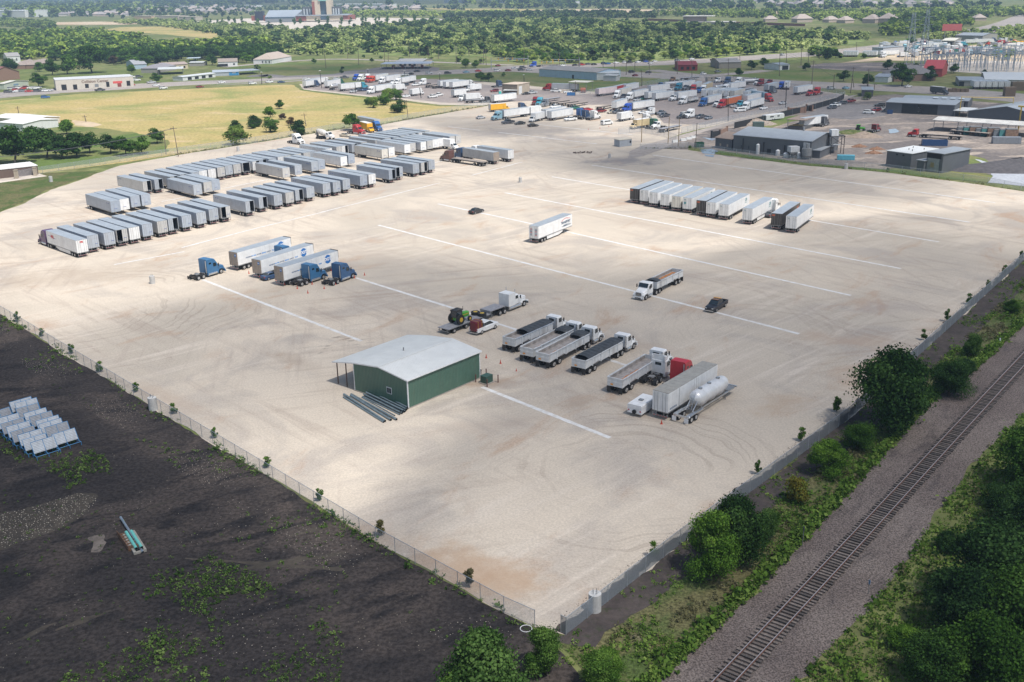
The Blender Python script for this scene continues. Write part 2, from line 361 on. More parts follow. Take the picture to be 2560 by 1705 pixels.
sheet('mown_field',P_((1420,166),(1560,160),(1700,168),(1640,177),(1480,176)),.045,G_grass,1,5,18)
sheet('mown_field',P_((640,190),(700,193),(850,186),(850,176),(940,166),(860,155),(700,158),(560,165),(600,180)),.045,G_grass,1,5,19)
sheet('industrial_yard',P_((2118,244),(1900,292),(1832,307),(1704,340),(1620,372),(1720,374),(1873,398),(2023,412),(2209,428),(2230,420),(2560,440),(2900,430),(2900,290),(2560,262),(2420,252),(2240,236)),.05,G_yard,1.2,4,20)
sheet('asphalt_pad',P_((2060,262),(2230,262),(2210,290),(2130,300),(2010,290)),.06,G_asph,1,4,21)
sheet('yard_grass',P_((1720,366),(1873,388),(2023,408),(2209,424),(2380,428),(2480,440),(2480,456),(2350,447),(2209,431),(2023,415),(1873,397),(1720,375)),.07,G_grass,.5,3,22)
sheet('yard_grass',P_((2290,378),(2400,384),(2460,396),(2500,428),(2460,436),(2380,430),(2300,424),(2240,412),(2270,392)),.065,G_grass,.8,3,23)
sheet('yard_grass',P_((1900,300),(2000,288),(2040,292),(1960,310),(1930,322),(1890,320)),.065,G_grass,.8,3,24)
sheet('drainage_channel',P_((2437,398),(2450,400),(2490,412),(2580,440),(2640,470),(2560,466),(2470,457),(2482,440),(2470,418)),.08,gmat('channel_concrete',[(.36,.38,.42),(.42,.44,.47),(.30,.32,.36)],.05,None,0,.02),.3,2,25)
sheet('access_road',P_((1575,378),(1600,366),(1700,338),(1832,303),(2112,241),(2150,236),(2120,246),(1980,275),(1850,306),(1760,330),(1700,350),(1650,376),(1610,390),(1570,396)),.07,G_conc,.3,3,26)
M_tract=gmat('curb_paint',[(.52,.49,.45)]*3,.1)
strip('highway',P_(*hwyL),36,.06,G_conc)
strip('median_strip',P_((150,234),(300,226),(450,216),(640,206),(850,194),(1000,190)),7,.075,G_grass)
strip('highway',P_((1240,176),(1300,168),(1400,166),(1500,163),(1630,159),(1740,153),(1920,142),(2110,129),(2273,110),(2382,91),(2490,70),(2560,48),(2640,10)),(30,46),.065,G_conc)
strip('side_road',P_((1630,175),(1720,186),(1780,188),(1840,184),(1920,176)),12,.08,G_conc)
strip('side_road',P_((640,192),(660,188),(700,192),(740,191),(850,186),(900,177),(1000,176),(1090,174)),14,.08,G_asph)
sheet('forecourt',P_((890,178),(950,168),(1060,164),(1100,170),(1095,178),(1000,181),(930,184)),.09,G_asph)
strip('side_road',P_((560,168),(680,157),(800,149),(900,149),(1100,156),(1280,163)),9,.08,G_conc)
strip('side_road',P_((-60,68),(40,80),(150,92),(260,100),(380,116),(500,121)),14,.08,G_pale)
sheet('stadium_car_park',P_((440,56),(620,46),(700,52),(900,44),(1080,46),(1130,49),(1000,56),(840,72),(740,74),(600,66),(480,60)),.12,G_pale)
sheet('bare_ground',P_((1300,26),(1500,22),(1900,28),(2200,27),(2340,28),(2200,34),(1960,36),(1700,30),(1400,32)),.15,G_tan)
sheet('bare_ground',P_((70,57),(250,54),(400,58),(300,62),(120,62)),.15,G_tan)
sheet('bare_ground',P_((2060,158),(2200,156),(2330,160),(2250,180),(2140,178),(1990,168)),.06,G_yard)
sheet('salvage_yard_ground',P_((2100,158),(2210,140),(2330,125),(2440,112),(2620,104),(2700,150),(2560,165),(2330,152),(2200,152)),.07,G_tan)
sheet('substation_yard',P_((2280,172),(2340,158),(2450,152),(2700,158),(2700,190),(2450,184)),.08,G_pale)
sheet('meadow',P_((430,66),(300,68),(260,74),(520,96),(600,108),(520,115),(700,112),(640,104),(560,92),(640,84)),.1,G_dry)
sheet('meadow',P_((1100,24),(1000,20),(1280,22),(1500,27),(1500,32),(1250,30)),.1,G_dry)
sheet('bare_ground',P_((180,300),(235,306),(255,312),(230,318),(190,314)),.06,G_tan,.5,3,31)
WAT=M('puddle_water',(.30,.36,.45),.08,0,.02)
for i,pts in enumerate([((1750,374),(1780,373),(1796,378),(1786,386),(1756,384)),((1760,387),(1786,388),(1784,393),(1766,391)),((2220,324),(2240,322),(2248,330),(2226,334)),((1756,344),(1790,347),(1780,352))]):
 sheet('puddle',P_(*pts),.075,WAT,.3,1,i)
m,t,p=nmat('worn_white_line');v=nd(t,'TexCoord').outputs['Object']
t.links.new(mixc(t,ramp(t,noise(t,.8,v,6,.75),.42,.62),(.66,.66,.65),(.56,.53,.49)),p.inputs['Base Color']);p.inputs['Roughness'].default_value=.9
LINE=m
LZ=[.032]
def line(a,b,w_=.75):
 LZ[0]+=.0012
 a,b=Vector(a[:2]),Vector(b[:2]);d=(b-a);L=d.length;d.normalize();n=Vector((-d.y,d.x));k=max(2,int(L/1.5));v=[];f=[]
 for i in range(k+1):
  q=a+d*(L*i/k);h=w_/2*random.uniform(.85,1.12)
  v+=[(q.x+n.x*h,q.y+n.y*h,LZ[0]),(q.x-n.x*h,q.y-n.y*h,LZ[0])]
  if i:f.append((2*i-2,2*i-1,2*i+1,2*i))
 me=bpy.data.meshes.new('parking_line');me.from_pydata(v,[],f);me.materials.append(LINE);struct('parking_line',me)
for a,b in(((506,699),(904,853)),((1205,968),(1525,1095)),((890,695),(1179,785)),((1240,808),(1554,910)),((1554,910),(1690,948)),((946,563),(1998,835)),((1095,510),(1290,551)),((1290,551),(2127,739)),((1262,482),(2253,672)),((1380,442),(2347,605)),((1480,413),(2425,556)),((1632,388),(2488,507)),((1120,317),(1200,326)),((1246,331),(1492,360)),((1340,311),(1580,337))):
 line(W(*a),W(*b))
for a,b in((('J4',0,1345),('J4',2352,765)),(('J3',420,1560),('J3',2265,1110)),(('J2',1080,1568),('J2',2265,1260)),(('N2',0,283),('N2',1100,0)),(('N1',700,250),('N1',1130,170)),(('J3',0,620),('J3',1030,415)),(('J2',640,560),('J2',1180,460)),(('J4',640,405),('J4',1050,310)),(('K5',40,700),('K5',370,630)),(('K5',900,985),('K5',2060,680)),(('K4',640,800),('K4',900,770))):
 line(at(*a),at(*b),.55)
for off in(-6.5,6.5):
 q=P_(*hwyL)
 strip('road_marking',[Vector((p_.x,p_.y+off*1.6))for p_ in q[1:14]],.5,.095,LINE)
CLZ=900.0
coff=Vector((SV.x,SV.y))*(CLZ/SV.z)
def inside_soft(X,Y,poly,soft):
 """0..1 smooth membership of world points in a polygon"""
 ins=np.zeros(X.shape,bool);dmin=np.full(X.shape,1e9);n=len(poly)
 for i in range(n):
  x0,y0=poly[i];x1,y1=poly[(i+1)%n]
  c=((y0>Y)!=(y1>Y))&(X<(x1-x0)*(Y-y0)/(y1-y0+1e-12)+x0);ins^=c
  dx,dy=x1-x0,y1-y0;tt=np.clip(((X-x0)*dx+(Y-y0)*dy)/(dx*dx+dy*dy+1e-9),0,1)
  dmin=np.minimum(dmin,np.hypot(X-x0-tt*dx,Y-y0-tt*dy))
 sd_=np.where(ins,dmin,-dmin);u=np.clip(sd_/soft*.5+.5,0,1);return u*u*(3-2*u)
m,t,p=nmat('cloud_vapour');t.nodes.remove(p)
a_=nd(t,'Attribute',attribute_name='vapour');df=nd(t,'BsdfDiffuse',{'Color':(.9,.9,.9,1)});tr=nd(t,'BsdfTransparent')
mx=nd(t,'MixShader',{0:a_.outputs['Fac']});t.links.new(tr.outputs[0],mx.inputs[1]);t.links.new(df.outputs[0],mx.inputs[2])
t.links.new(mx.outputs[0],t.nodes['Material Output'].inputs[0]);CLM=m
def cloud(x0,x1,y0,y1,step,shades,label):
 nx=int((x1-x0)/step)+1;ny=int((y1-y0)/step)+1
 X,Y=np.meshgrid(np.linspace(x0,x1,nx),np.linspace(y0,y1,ny),indexing='ij')
 rg=np.random.default_rng(5);wx=sum(np.sin(X/s+rg.uniform(0,6))*np.cos(Y/s*1.3+rg.uniform(0,6))for s in(step*2.2,step*4.5,step*9))
 wy=sum(np.cos(X/s*1.2+rg.uniform(0,6))*np.sin(Y/s+rg.uniform(0,6))for s in(step*2,step*5,step*8))
 D=np.zeros(X.shape)
 for poly,soft,dens,wob in shades:
  q=[(v_.x,v_.y)for v_ in poly]if hasattr(poly[0],'x')else poly
  D=np.maximum(D,dens*inside_soft(X+wx*wob,Y+wy*wob,q,soft))
 edge=np.minimum.reduce([X-x0,x1-X,Y-y0,y1-Y])/(step*3);D=D*np.clip(edge,0,1)
 a1=1-np.sqrt(np.clip(1-D,0,1))
 th=25+90*D+6*wx
 n=nx*ny;vt=np.empty((2*n,3),np.float32)
 xs=(X+coff.x).ravel();ys=(Y+coff.y).ravel()
 vt[:n]=np.stack([xs,ys,np.full(n,CLZ)+wx.ravel()*3],1);vt[n:]=np.stack([xs,ys,CLZ+th.ravel()],1)
 keep=(D>.004);kf=keep[:-1,:-1]|keep[1:,:-1]|keep[:-1,1:]|keep[1:,1:]
 I,J=np.nonzero(kf);base=I*ny+J
 f1=np.stack([base,base+1,base+ny+1,base+ny],1);f2=f1[:,::-1]+n
 F=np.concatenate([f1,f2]);me=bpy.data.meshes.new('cloud')
 used,inv=np.unique(F,return_inverse=True);F=inv.reshape(F.shape)
 me.vertices.add(len(used));me.vertices.foreach_set('co',vt[used].ravel())
 me.loops.add(F.size);me.loops.foreach_set('vertex_index',F.ravel().astype(np.int32))
 me.polygons.add(len(F));me.polygons.foreach_set('loop_start',np.arange(0,F.size,4,dtype=np.int32));me.polygons.foreach_set('loop_total',np.full(len(F),4,np.int32))
 me.materials.append(CLM);me.update()
 at_=me.attributes.new('vapour','FLOAT','POINT');dd=np.concatenate([a1.ravel(),a1.ravel()])[used];at_.data.foreach_set('value',dd.astype(np.float32))
 o=bpy.data.objects.new('cloud',me);COL.objects.link(o);o['kind']='structure';o['label']=label
near_shades=[(P_((180,905),(420,830),(820,760),(1150,690),(1500,690),(1850,730),(2150,720),(2300,620),(2460,590),(2900,560),(2900,1600),(1900,1500),(1720,1200),(1560,1130),(1300,1060),(1000,1080),(760,1110),(520,1120)),26,.68,3.0),(P_((1700,1240),(2300,700),(2900,560),(3400,1400),(2200,2400),(1400,1800),(1480,1560)),9,.74,1.5),(P_((-500,740),(0,835),(330,1040),(800,1330),(1180,1540),(1300,2200),(-900,2300)),9,.68,1.5),(P_((1400,372),(1700,362),(2150,400),(2330,440),(2300,500),(2150,520),(1900,490),(1700,474),(1560,440),(1360,425)),14,.68,3.0),(P_((1120,300),(1300,296),(1560,320),(1480,352),(1250,345),(1150,325)),12,.50,4.0),]
far_shades=[(P_((1600,250),(1500,232),(1300,214),(1000,196),(700,190),(560,176),(900,158),(1400,175),(1700,160),(2000,158),(2300,150),(2800,170),(2800,400),(2330,352),(2100,330),(1950,372),(1800,385),(1650,345)),26,.66,8),(P_((1130,128),(1260,108),(1500,90),(1640,72),(1900,64),(2080,80),(1800,100),(1540,120),(1400,136)),45,.55,14),(P_((2120,70),(2260,52),(2420,58),(2500,80),(2360,95),(2200,100)),45,.55,14),(P_((-200,22),(400,16),(900,12),(1400,10),(1400,-4),(-200,-6)),150,.6,60),(P_((1100,50),(1280,44),(1640,44),(1640,36),(1250,38)),60,.5,20),]
cloud(-190,320,20,470,6,near_shades,'thin cloud drifting above the parking lot')
cloud(-1500,2200,400,4600,34,far_shades,'broken cloud above the fields and woods')
m,t,p=nmat('haze_air');t.nodes.remove(p)
vp=nd(t,'VolumePrincipled',{'Color':(.55,.75,1.0,1),'Density':1.6e-4,'Anisotropy':.1});t.links.new(vp.outputs[0],t.nodes['Material Output'].inputs['Volume'])
hz=MB().box(-17000,17000,-400,17000,-1.5,80,m).build('haze');hz['kind']='stuff';hz['label']='pale blue haze over the far land'
def wheel_mesh(r,w_,rim=True):
 a=MB();a.cyl((0,-w_/2,0),(0,w_/2,0),r,RUB,16)
 return a
def rim_mesh(r,w_):
 a=MB();a.cyl((0,-w_/2-.012,0),(0,w_/2+.012,0),r*.56,RIM,12);a.cyl((0,-w_/2-.07,0),(0,w_/2+.07,0),r*.2,GRY,8);return a
WM={}
def wheel(pr,x,y,r=.5,w_=.30,rim=True):
 k=(r,w_)
 if k not in WM:
  WM[k]=(wheel_mesh(r,w_).build('wheel',link=False).data,rim_mesh(r,w_).build('rim',link=False).data)
 o=part(pr,'wheel',WM[k][0],loc=(x,y,r))
 if rim:part(o,'rim',WM[k][1])
 return o
def both(fn):
 for s in(-1,1):fn(s)
BODYP=M('trailer_panel',(.7,.7,.7),.4,.1,.08,.6,.25,(0,1.2,.02))
BODYP=PNT
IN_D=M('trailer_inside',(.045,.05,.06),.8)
ROOF_A=M('aluminium_roof',(.52,.56,.60),.35,.45,.10,.5,.12)
def box_trailer(doors='closed',L=15.7,Wd=2.6,H=4.1,z0=1.12,gear=True,skirt=False,mark='',lod=0,roof=ROOF_A,fridge=False):
 pr=proto('box_trailer');h=Wd/2;t_=.06
 b=MB();b.box(0,L,-h,-h+t_,z0,H-.05,PNT);b.box(0,L,h-t_,h,z0,H-.05,PNT);b.box(L-t_,L,-h+t_,h-t_,z0,H-.05,PNT)
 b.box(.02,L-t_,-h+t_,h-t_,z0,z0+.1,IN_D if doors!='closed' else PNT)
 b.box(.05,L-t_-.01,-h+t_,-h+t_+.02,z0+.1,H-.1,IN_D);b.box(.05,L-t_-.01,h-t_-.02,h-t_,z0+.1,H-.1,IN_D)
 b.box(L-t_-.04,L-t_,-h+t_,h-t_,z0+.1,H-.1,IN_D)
 if lod==0:
  for k in range(1,int(L/1.2)):
   both(lambda s:b.box(k*1.2-.02,k*1.2+.02,s*h-.008 if s>0 else s*h-.008,s*h+.008 if s>0 else s*h+.008,z0+.16,H-.18,PNT))
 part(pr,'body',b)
 r=MB();r.box(0,L,-h,h,H-.05,H,roof)
 if lod==0:
  for k in range(1,int(L/1.2)):r.box(k*1.2-.03,k*1.2+.03,-h+.05,h-.05,H,H+.012,roof)
 part(pr,'roof',r)
 e=MB();e.box(0,L,-h-.012,-h,z0,z0+.17,GRY);e.box(0,L,h,h+.012,z0,z0+.17,GRY);e.box(-.02,.03,-h,h,z0-.03,z0+.1,GRY)
 part(pr,'side_rail',e)
 dw=h-.02
 def dr(side,how):
  d=MB();y0,y1=(-h+.02,-.01)if side<0 else(.01,h-.02)
  if how=='shut':
   d.box(-.05,0,y0,y1,z0+.1,H-.08,PNT)
   for q in(.3,.7):
    yy=y0+(y1-y0)*q;d.cyl((-.08,yy,z0+.1),(-.08,yy,H-.1),.022,GRY,5)
  else:
   yy=side*(h+.10);d.box(.02,1.28,yy-.03,yy+.03,z0+.1,H-.08,PNT)
  part(pr,'door',d)
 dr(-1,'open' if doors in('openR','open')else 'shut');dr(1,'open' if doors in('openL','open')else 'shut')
 if mark:
  MK=M('blue_mark',(.06,.10,.32),.5)
  d=MB();
  if 'r' in mark:
   for k in range(6):d.box(-.062,-.052,-1.05+k*.13,-1.05+k*.13+.09,z0+.85,z0+.98,MK)
  if 's' in mark:
   for x_ in(L-2.6,L-1.6):
    for k in range(3):both(lambda s:d.box(x_+k*.2,x_+k*.2+.15,s*h-.005,s*h+.015*s if s>0 else s*h+.005,H-.8,H-.62,MK))
   for x_ in(L-2.6,L-1.6):
    for k in range(3):d.box(x_+k*.2,x_+k*.2+.15,-h-.018,-h-.004,H-.8,H-.62,MK);d.box(x_+k*.2,x_+k*.2+.15,h+.004,h+.018,H-.8,H-.62,MK)
  if 'f' in mark:
   for k in range(6):d.box(L+.004,L+.014,-.5+k*.15,-.5+k*.15+.1,z0+.8,z0+.93,MK)
  part(pr,'lettering',d)
 c=MB();c.box(.9,4.2,-.55,.55,z0-.28,z0-.004,BLK)
 both(lambda s:c.box(.9,4.2,s*.62-.06,s*.62+.06,z0-.35,z0,BLK))
 c.box(1.55,1.75,-1,1,.42,.6,BLK);c.box(2.8,3.0,-1,1,.42,.6,BLK)
 c.box(4.2,L-1.8,-.3,.3,z0-.1,z0-.004,BLK);c.box(L-1.8,L-.4,-1.0,1.0,z0-.12,z0-.004,BLK)
 part(pr,'chassis',c)
 u=MB();u.box(-.04,.06,-1.15,1.15,.50,.62,GRY);both(lambda s:u.box(-.03,.05,s*.6-.05,s*.6+.05,.6,z0,GRY));both(lambda s:u.box(-.05,.05,s*1.12-.05,s*1.12+.05,.5,z0*.8,GRY))
 for k in range(5):u.box(-.055,-.04,-1.1+k*.47,-.9+k*.47,.52,.60,TRIM_R)
 part(pr,'bumper',u)
 for x in(1.65,2.9):both(lambda s:wheel(pr,x,s*.98,.5,.58,lod<2))
 if gear:
  for s in(-1,1):
   g=MB();g.box(L-3.3,L-3.16,s*.85-.07,s*.85+.07,.08,z0,GRY);g.box(L-3.42,L-3.04,s*.85-.14,s*.85+.14,0,.08,GRY)
   part(pr,'landing_leg',g)
 if skirt:
  for s in(-1,1):
   k_=MB();k_.prism([(3.9,z0),(3.9,.35),(9.5,.35),(11.2,.75),(11.2,z0)],s*1.22-.02,s*1.22+.02,PNT);part(pr,'side_skirt',k_)
 if fridge:
  q=MB();q.box(L,L+.45,-.9,.9,H-1.9,H-.25,WHT);part(pr,'cooling_unit',q)
 return pr
def tractor(kind='sleeper',lod=0):
 pr=proto('tractor_unit');b=MB()
 if kind=='sleeper':
  Lt=8.3;cb,ax=3.3,7.05
  b.sec([(3.3,1.22,.95,3.85),(4.6,1.22,.95,3.9),(5.5,1.2,.95,3.6),(5.95,1.16,.95,3.0),(6.45,1.1,.95,2.15),(6.5,1.0,.75,2.02),(7.9,.92,.7,1.72),(8.12,.85,.62,1.45)],PNT)
  ws=[(6.0,1.0,2.9),(6.0,-1.0,2.9),(6.46,-.98,2.17),(6.46,.98,2.17)];wx=[(5.0,2.05),(5.85,2.05),(5.72,2.75),(5.0,2.8)];wn=[(3.9,2.7),(4.5,2.7),(4.5,3.05),(3.9,3.05)];ez=3.6
 elif kind=='day':
  Lt=7.3;cb,ax=3.6,6.1
  b.sec([(3.6,1.18,.95,2.95),(4.9,1.18,.95,3.0),(5.0,1.14,.95,2.92),(5.45,1.1,.95,2.1),(5.5,1.0,.75,1.98),(6.9,.9,.7,1.6),(7.1,.85,.62,1.3)],PNT)
  ws=[(5.03,1.0,2.85),(5.03,-1.0,2.85),(5.46,-.98,2.13),(5.46,.98,2.13)];wx=[(4.1,2.0),(4.9,2.0),(4.85,2.7),(4.1,2.7)];wn=None;ez=2.9
 elif kind=='fairing':
  Lt=7.4;cb,ax=3.6,6.2
  b.sec([(3.6,1.18,.95,2.95),(4.9,1.18,.95,3.0),(5.1,1.14,.95,2.92),(5.5,1.1,.95,2.1),(5.55,1.0,.75,1.98),(7.0,.9,.7,1.6),(7.2,.85,.62,1.3)],PNT)
  b.box(3.55,3.75,-1.15,-.95,2.9,3.75,PNT);b.box(3.55,3.75,.95,1.15,2.9,3.75,PNT);b.sec([(3.7,1.1,2.9,3.85),(4.2,1.1,2.95,3.7),(4.9,1.0,2.95,3.1)],PNT)
  ws=[(5.13,1.0,2.85),(5.13,-1.0,2.85),(5.51,-.98,2.13),(5.51,.98,2.13)];wx=[(4.2,2.0),(5.0,2.0),(4.95,2.7),(4.2,2.7)];wn=None;ez=2.9
 else:
  Lt=9.3;cb,ax=3.4,8.0
  b.box(3.4,5.35,-1.2,1.2,1.0,3.35,PNT);b.sec([(5.4,1.0,1.0,2.75),(6.4,1.0,1.0,2.8),(6.75,.95,1.0,2.15)],PNT)
  b.sec([(6.7,.75,.8,2.1),(8.9,.62,.8,1.85),(9.0,.6,.7,1.75)],PNT)
  ws=[(6.44,.85,2.72),(6.44,-.85,2.72),(6.76,-.85,2.15),(6.76,.85,2.15)];wx=[(5.6,2.0),(6.35,2.0),(6.3,2.6),(5.6,2.6)];wn=None;ez=4.0
 for s in(-1,1):
  y0,y1=s*(1.22 if s>0 else 1.22),s*.78
  b.prism([(ax-.75,.75),(ax-.55,1.12),(ax-.2,1.22),(ax+.35,1.2),(ax+.75,.95),(Lt-.25,.8),(Lt-.25,1.1),(ax+.3,1.32),(ax-.3,1.34),(ax-.9,.95)],min(y0,y1),max(y0,y1),PNT)
  b.box(cb+.1,ax-.75,min(s*1.2,s*.9),max(s*1.2,s*.9),.45,.97,PNT if kind in('sleeper','fairing')else CHR)
 part(pr,'cab',b)
 off=Vector((.02,0,.015))
 g=MB();g.quad([tuple(Vector(p_)+off)for p_ in ws],GLS);part(pr,'windshield',g)
 for s in(-1,1):
  g=MB();yy=s*(1.235 if kind!='classic' else 1.012)
  g.add([(x,yy+d,z)for d in(0,.01*s)for x,z in wx],[(0,1,2,3),(7,6,5,4),(0,1,5,4),(1,2,6,5),(2,3,7,6),(3,0,4,7)],GLS)
  part(pr,'side_window',g)
  if wn:
   g=MB();g.add([(x,yy+d,z)for d in(0,.01*s)for x,z in wn],[(0,1,2,3),(7,6,5,4),(0,1,5,4),(1,2,6,5),(2,3,7,6),(3,0,4,7)],GLS)
   part(pr,'sleeper_window',g)
 if kind in('day','fairing'):
  g=MB();g.box(cb-.02,cb,-.5,.5,2.2,2.65,GLS);part(pr,'rear_window',g)
 gr=MB();gx=Lt-.16 if kind!='classic' else Lt-.28
 gr.box(gx,gx+.05,-.55,.55,.85,1.5 if kind!='classic' else 1.75,BLK if kind!='classic' else CHR)
 for k in range(5):gr.box(gx+.05,gx+.07,-.5,.5,.9+k*.12,.94+k*.12,CHR)
 part(pr,'grille',gr)
 bp=MB();bp.box(Lt-.22,Lt,-1.18,1.18,.35,.72,CHR if kind=='classic' else PNT);bp.box(Lt-.01,Lt+.02,-.6,.6,.4,.58,BLK);part(pr,'bumper',bp)
 for s in(-1,1):
  q=MB();q.box(Lt-.3,Lt-.1,s*.98-.17,s*.98+.17,.86,1.08,HEADL);part(pr,'headlight',q)
  q=MB();q.box(ws[2][0]-.25,ws[2][0]-.15,s*1.42-.1,s*1.42+.1,1.95,2.6,BLK);q.box(ws[2][0]-.22,ws[2][0]-.18,min(s*1.1,s*1.4),max(s*1.1,s*1.4),2.2,2.25,BLK);part(pr,'mirror',q)
  q=MB();q.cyl((cb+.3,s*.98,.62),(ax-1.1,s*.98,.62),.31,CHR,12);part(pr,'fuel_tank',q)
 if kind in('classic','sleeper','day'):
  for s in(-1,1)if kind=='classic' else(-1,):
   q=MB();xx=5.37 if kind=='classic' else cb-.12;yy=s*1.05
   q.cyl((xx,yy,1.0),(xx,yy,ez),.075,CHR,8);part(pr,'exhaust_stack',q)
 f=MB();both(lambda s:f.box(.05,cb+.6,s*.43-.05,s*.43+.05,.72,.98,BLK));f.box(.05,.15,-.45,.45,.75,.95,BLK);f.box(.8,1.0,-.95,.95,.42,.58,BLK);f.box(2.1,2.3,-.95,.95,.42,.58,BLK);f.box(3.0,3.2,-.5,.5,.8,1.0,GRY)
 part(pr,'frame',f)
 f=MB();f.cyl((1.55,0,1.05),(1.55,0,1.12),.48,GRY,12);f.box(1.05,2.0,-.48,.48,.98,1.05,GRY);part(pr,'fifth_wheel',f)
 for s in(-1,1):
  q=MB();q.box(.02,.06,s*.98-.3,s*.98+.3,.2,.85,BLK);part(pr,'mudflap',q)
 for x in(.92,2.22):both(lambda s:wheel(pr,x,s*.95,.5,.56,lod<2))
 both(lambda s:wheel(pr,ax,s*1.0,.51,.30,lod<2))
 return pr
def ring_arc(rad,y):pass
def car(kind='sedan'):
 nm={'sedan':'car','suv':'car','pickup':'pickup_truck','van':'van'}[kind]
 pr=proto(nm);b=MB();g=MB()
 if kind=='sedan':
  L=4.7;b.sec([(0,.78,.35,.95),(.15,.88,.25,1.0),(1.0,.9,.22,1.02),(3.5,.9,.22,.95),(4.4,.85,.25,.80),(4.7,.72,.32,.68)],PNT,.12)
  b.sec([(.75,.70,.9,1.0),(1.35,.66,.9,1.40),(2.5,.66,.9,1.44),(3.35,.72,.9,.97)],PNT,.1)
  cabn=[(.70,.735,.93,1.0),(1.33,.685,.96,1.36),(2.5,.685,.96,1.40),(3.42,.745,.93,.98)];wb=(.95,3.75)
 elif kind=='suv':
  L=4.9;b.sec([(0,.88,.4,1.1),(.2,.95,.3,1.15),(3.6,.95,.3,1.12),(4.6,.9,.35,1.02),(4.9,.8,.4,.9)],PNT,.12)
  b.sec([(.1,.82,1.05,1.2),(.45,.76,1.05,1.72),(2.6,.76,1.05,1.78),(3.6,.82,1.05,1.15)],PNT,.1)
  cabn=[(.04,.845,1.1,1.2),(.42,.785,1.14,1.66),(2.62,.785,1.14,1.7),(3.66,.84,1.08,1.14)];wb=(.95,3.9)
 elif kind=='van':
  L=5.7;b.sec([(0,.95,.4,2.0),(.1,1.0,.35,2.1),(4.2,1.0,.35,2.1),(5.0,.97,.35,1.3),(5.6,.9,.4,1.1),(5.7,.85,.45,.9)],PNT,.15)
  cabn=None;wb=(1.1,4.6)
  for s in(-1,1):
   g.box(.7,4.0,min(s*.99,s*1.008),max(s*.99,s*1.008),1.35,1.85,GLS)
  g.box(-.01,.0,-.75,.75,1.4,1.85,GLS);g.quad([(4.27,.85,2.02),(4.27,-.85,2.02),(5.0,-.88,1.34),(5.0,.88,1.34)],GLS)
 else:
  L=5.9;b.sec([(2.0,1.0,.4,1.22),(4.6,1.0,.4,1.2),(5.6,.95,.42,1.1),(5.9,.85,.48,.95)],PNT,.12)
  b.box(0,2.0,-1,-.88,.5,1.22,PNT);b.box(0,2.0,.88,1,.5,1.22,PNT);b.box(0,.09,-.88,.88,.55,1.2,PNT);b.box(0,2.0,-.88,.88,.5,.68,BLK)
  b.sec([(1.95,.82,1.15,1.85),(3.5,.82,1.15,1.92),(4.45,.88,1.1,1.22)],PNT,.1)
  cabn=[(1.90,.845,1.24,1.78),(3.52,.845,1.24,1.84),(4.52,.9,1.16,1.2)];wb=(1.15,4.75)
 part(pr,'body',b)
 if cabn:
  rs=[]
  for x,hw,z0,z1 in cabn:rs.append([(x,-hw,z0),(x,-hw+.02,z1),(x,hw-.02,z1),(x,hw,z0)])
  for i in range(len(rs)-1):
   a,c=rs[i],rs[i+1];g.quad([a[0],c[0],c[1],a[1]],GLS);g.quad([a[3],a[2],c[2],c[3]],GLS)
  a,c=rs[-2],rs[-1];up=.025
  g.quad([(a[1][0]+.06,a[1][1]+.1,a[1][2]+up),(a[2][0]+.06,a[2][1]-.1,a[2][2]+up),(c[2][0]-.05,c[2][1]-.06,c[2][2]+up),(c[1][0]-.05,c[1][1]+.06,c[1][2]+up)],GLS)
  a,c=rs[0],rs[1]
  if kind=='pickup':g.quad([(1.93,-.7,1.3),(1.93,.7,1.3),(1.93,.66,1.75),(1.93,-.66,1.75)],GLS)
  else:g.quad([(a[1][0]+.02,a[1][1]+.06,a[1][2]+up),(c[1][0]-.05,c[1][1]+.1,c[1][2]+up),(c[2][0]-.05,c[2][1]-.1,c[2][2]+up),(a[2][0]+.02,a[2][1]-.06,a[2][2]+up)],GLS)
 part(pr,'window',g)
 q=MB();hz_=.62 if kind=='sedan' else .8
 both(lambda s:q.box(L-.14,L+.01,s*.62-.16,s*.62+.16,hz_-.02,hz_+.12,HEADL));part(pr,'headlight',q)
 q=MB();both(lambda s:q.box(-.02,.08,s*.72-.12,s*.72+.12,hz_+.1,hz_+.28,TRIM_R));part(pr,'tail_light',q)
 q=MB();q.box(-.05,.1,-.8,.8,.3,.46,BLK if kind=='sedan' else CHR);q.box(L-.1,L+.05,-.8,.8,.3,.48,BLK if kind=='sedan' else CHR);part(pr,'bumper',q)
 r=.33 if kind=='sedan' else .39
 for x in wb:both(lambda s:wheel(pr,x,s*(.8 if kind=='sedan' else .88),r,.24,True))
 return pr
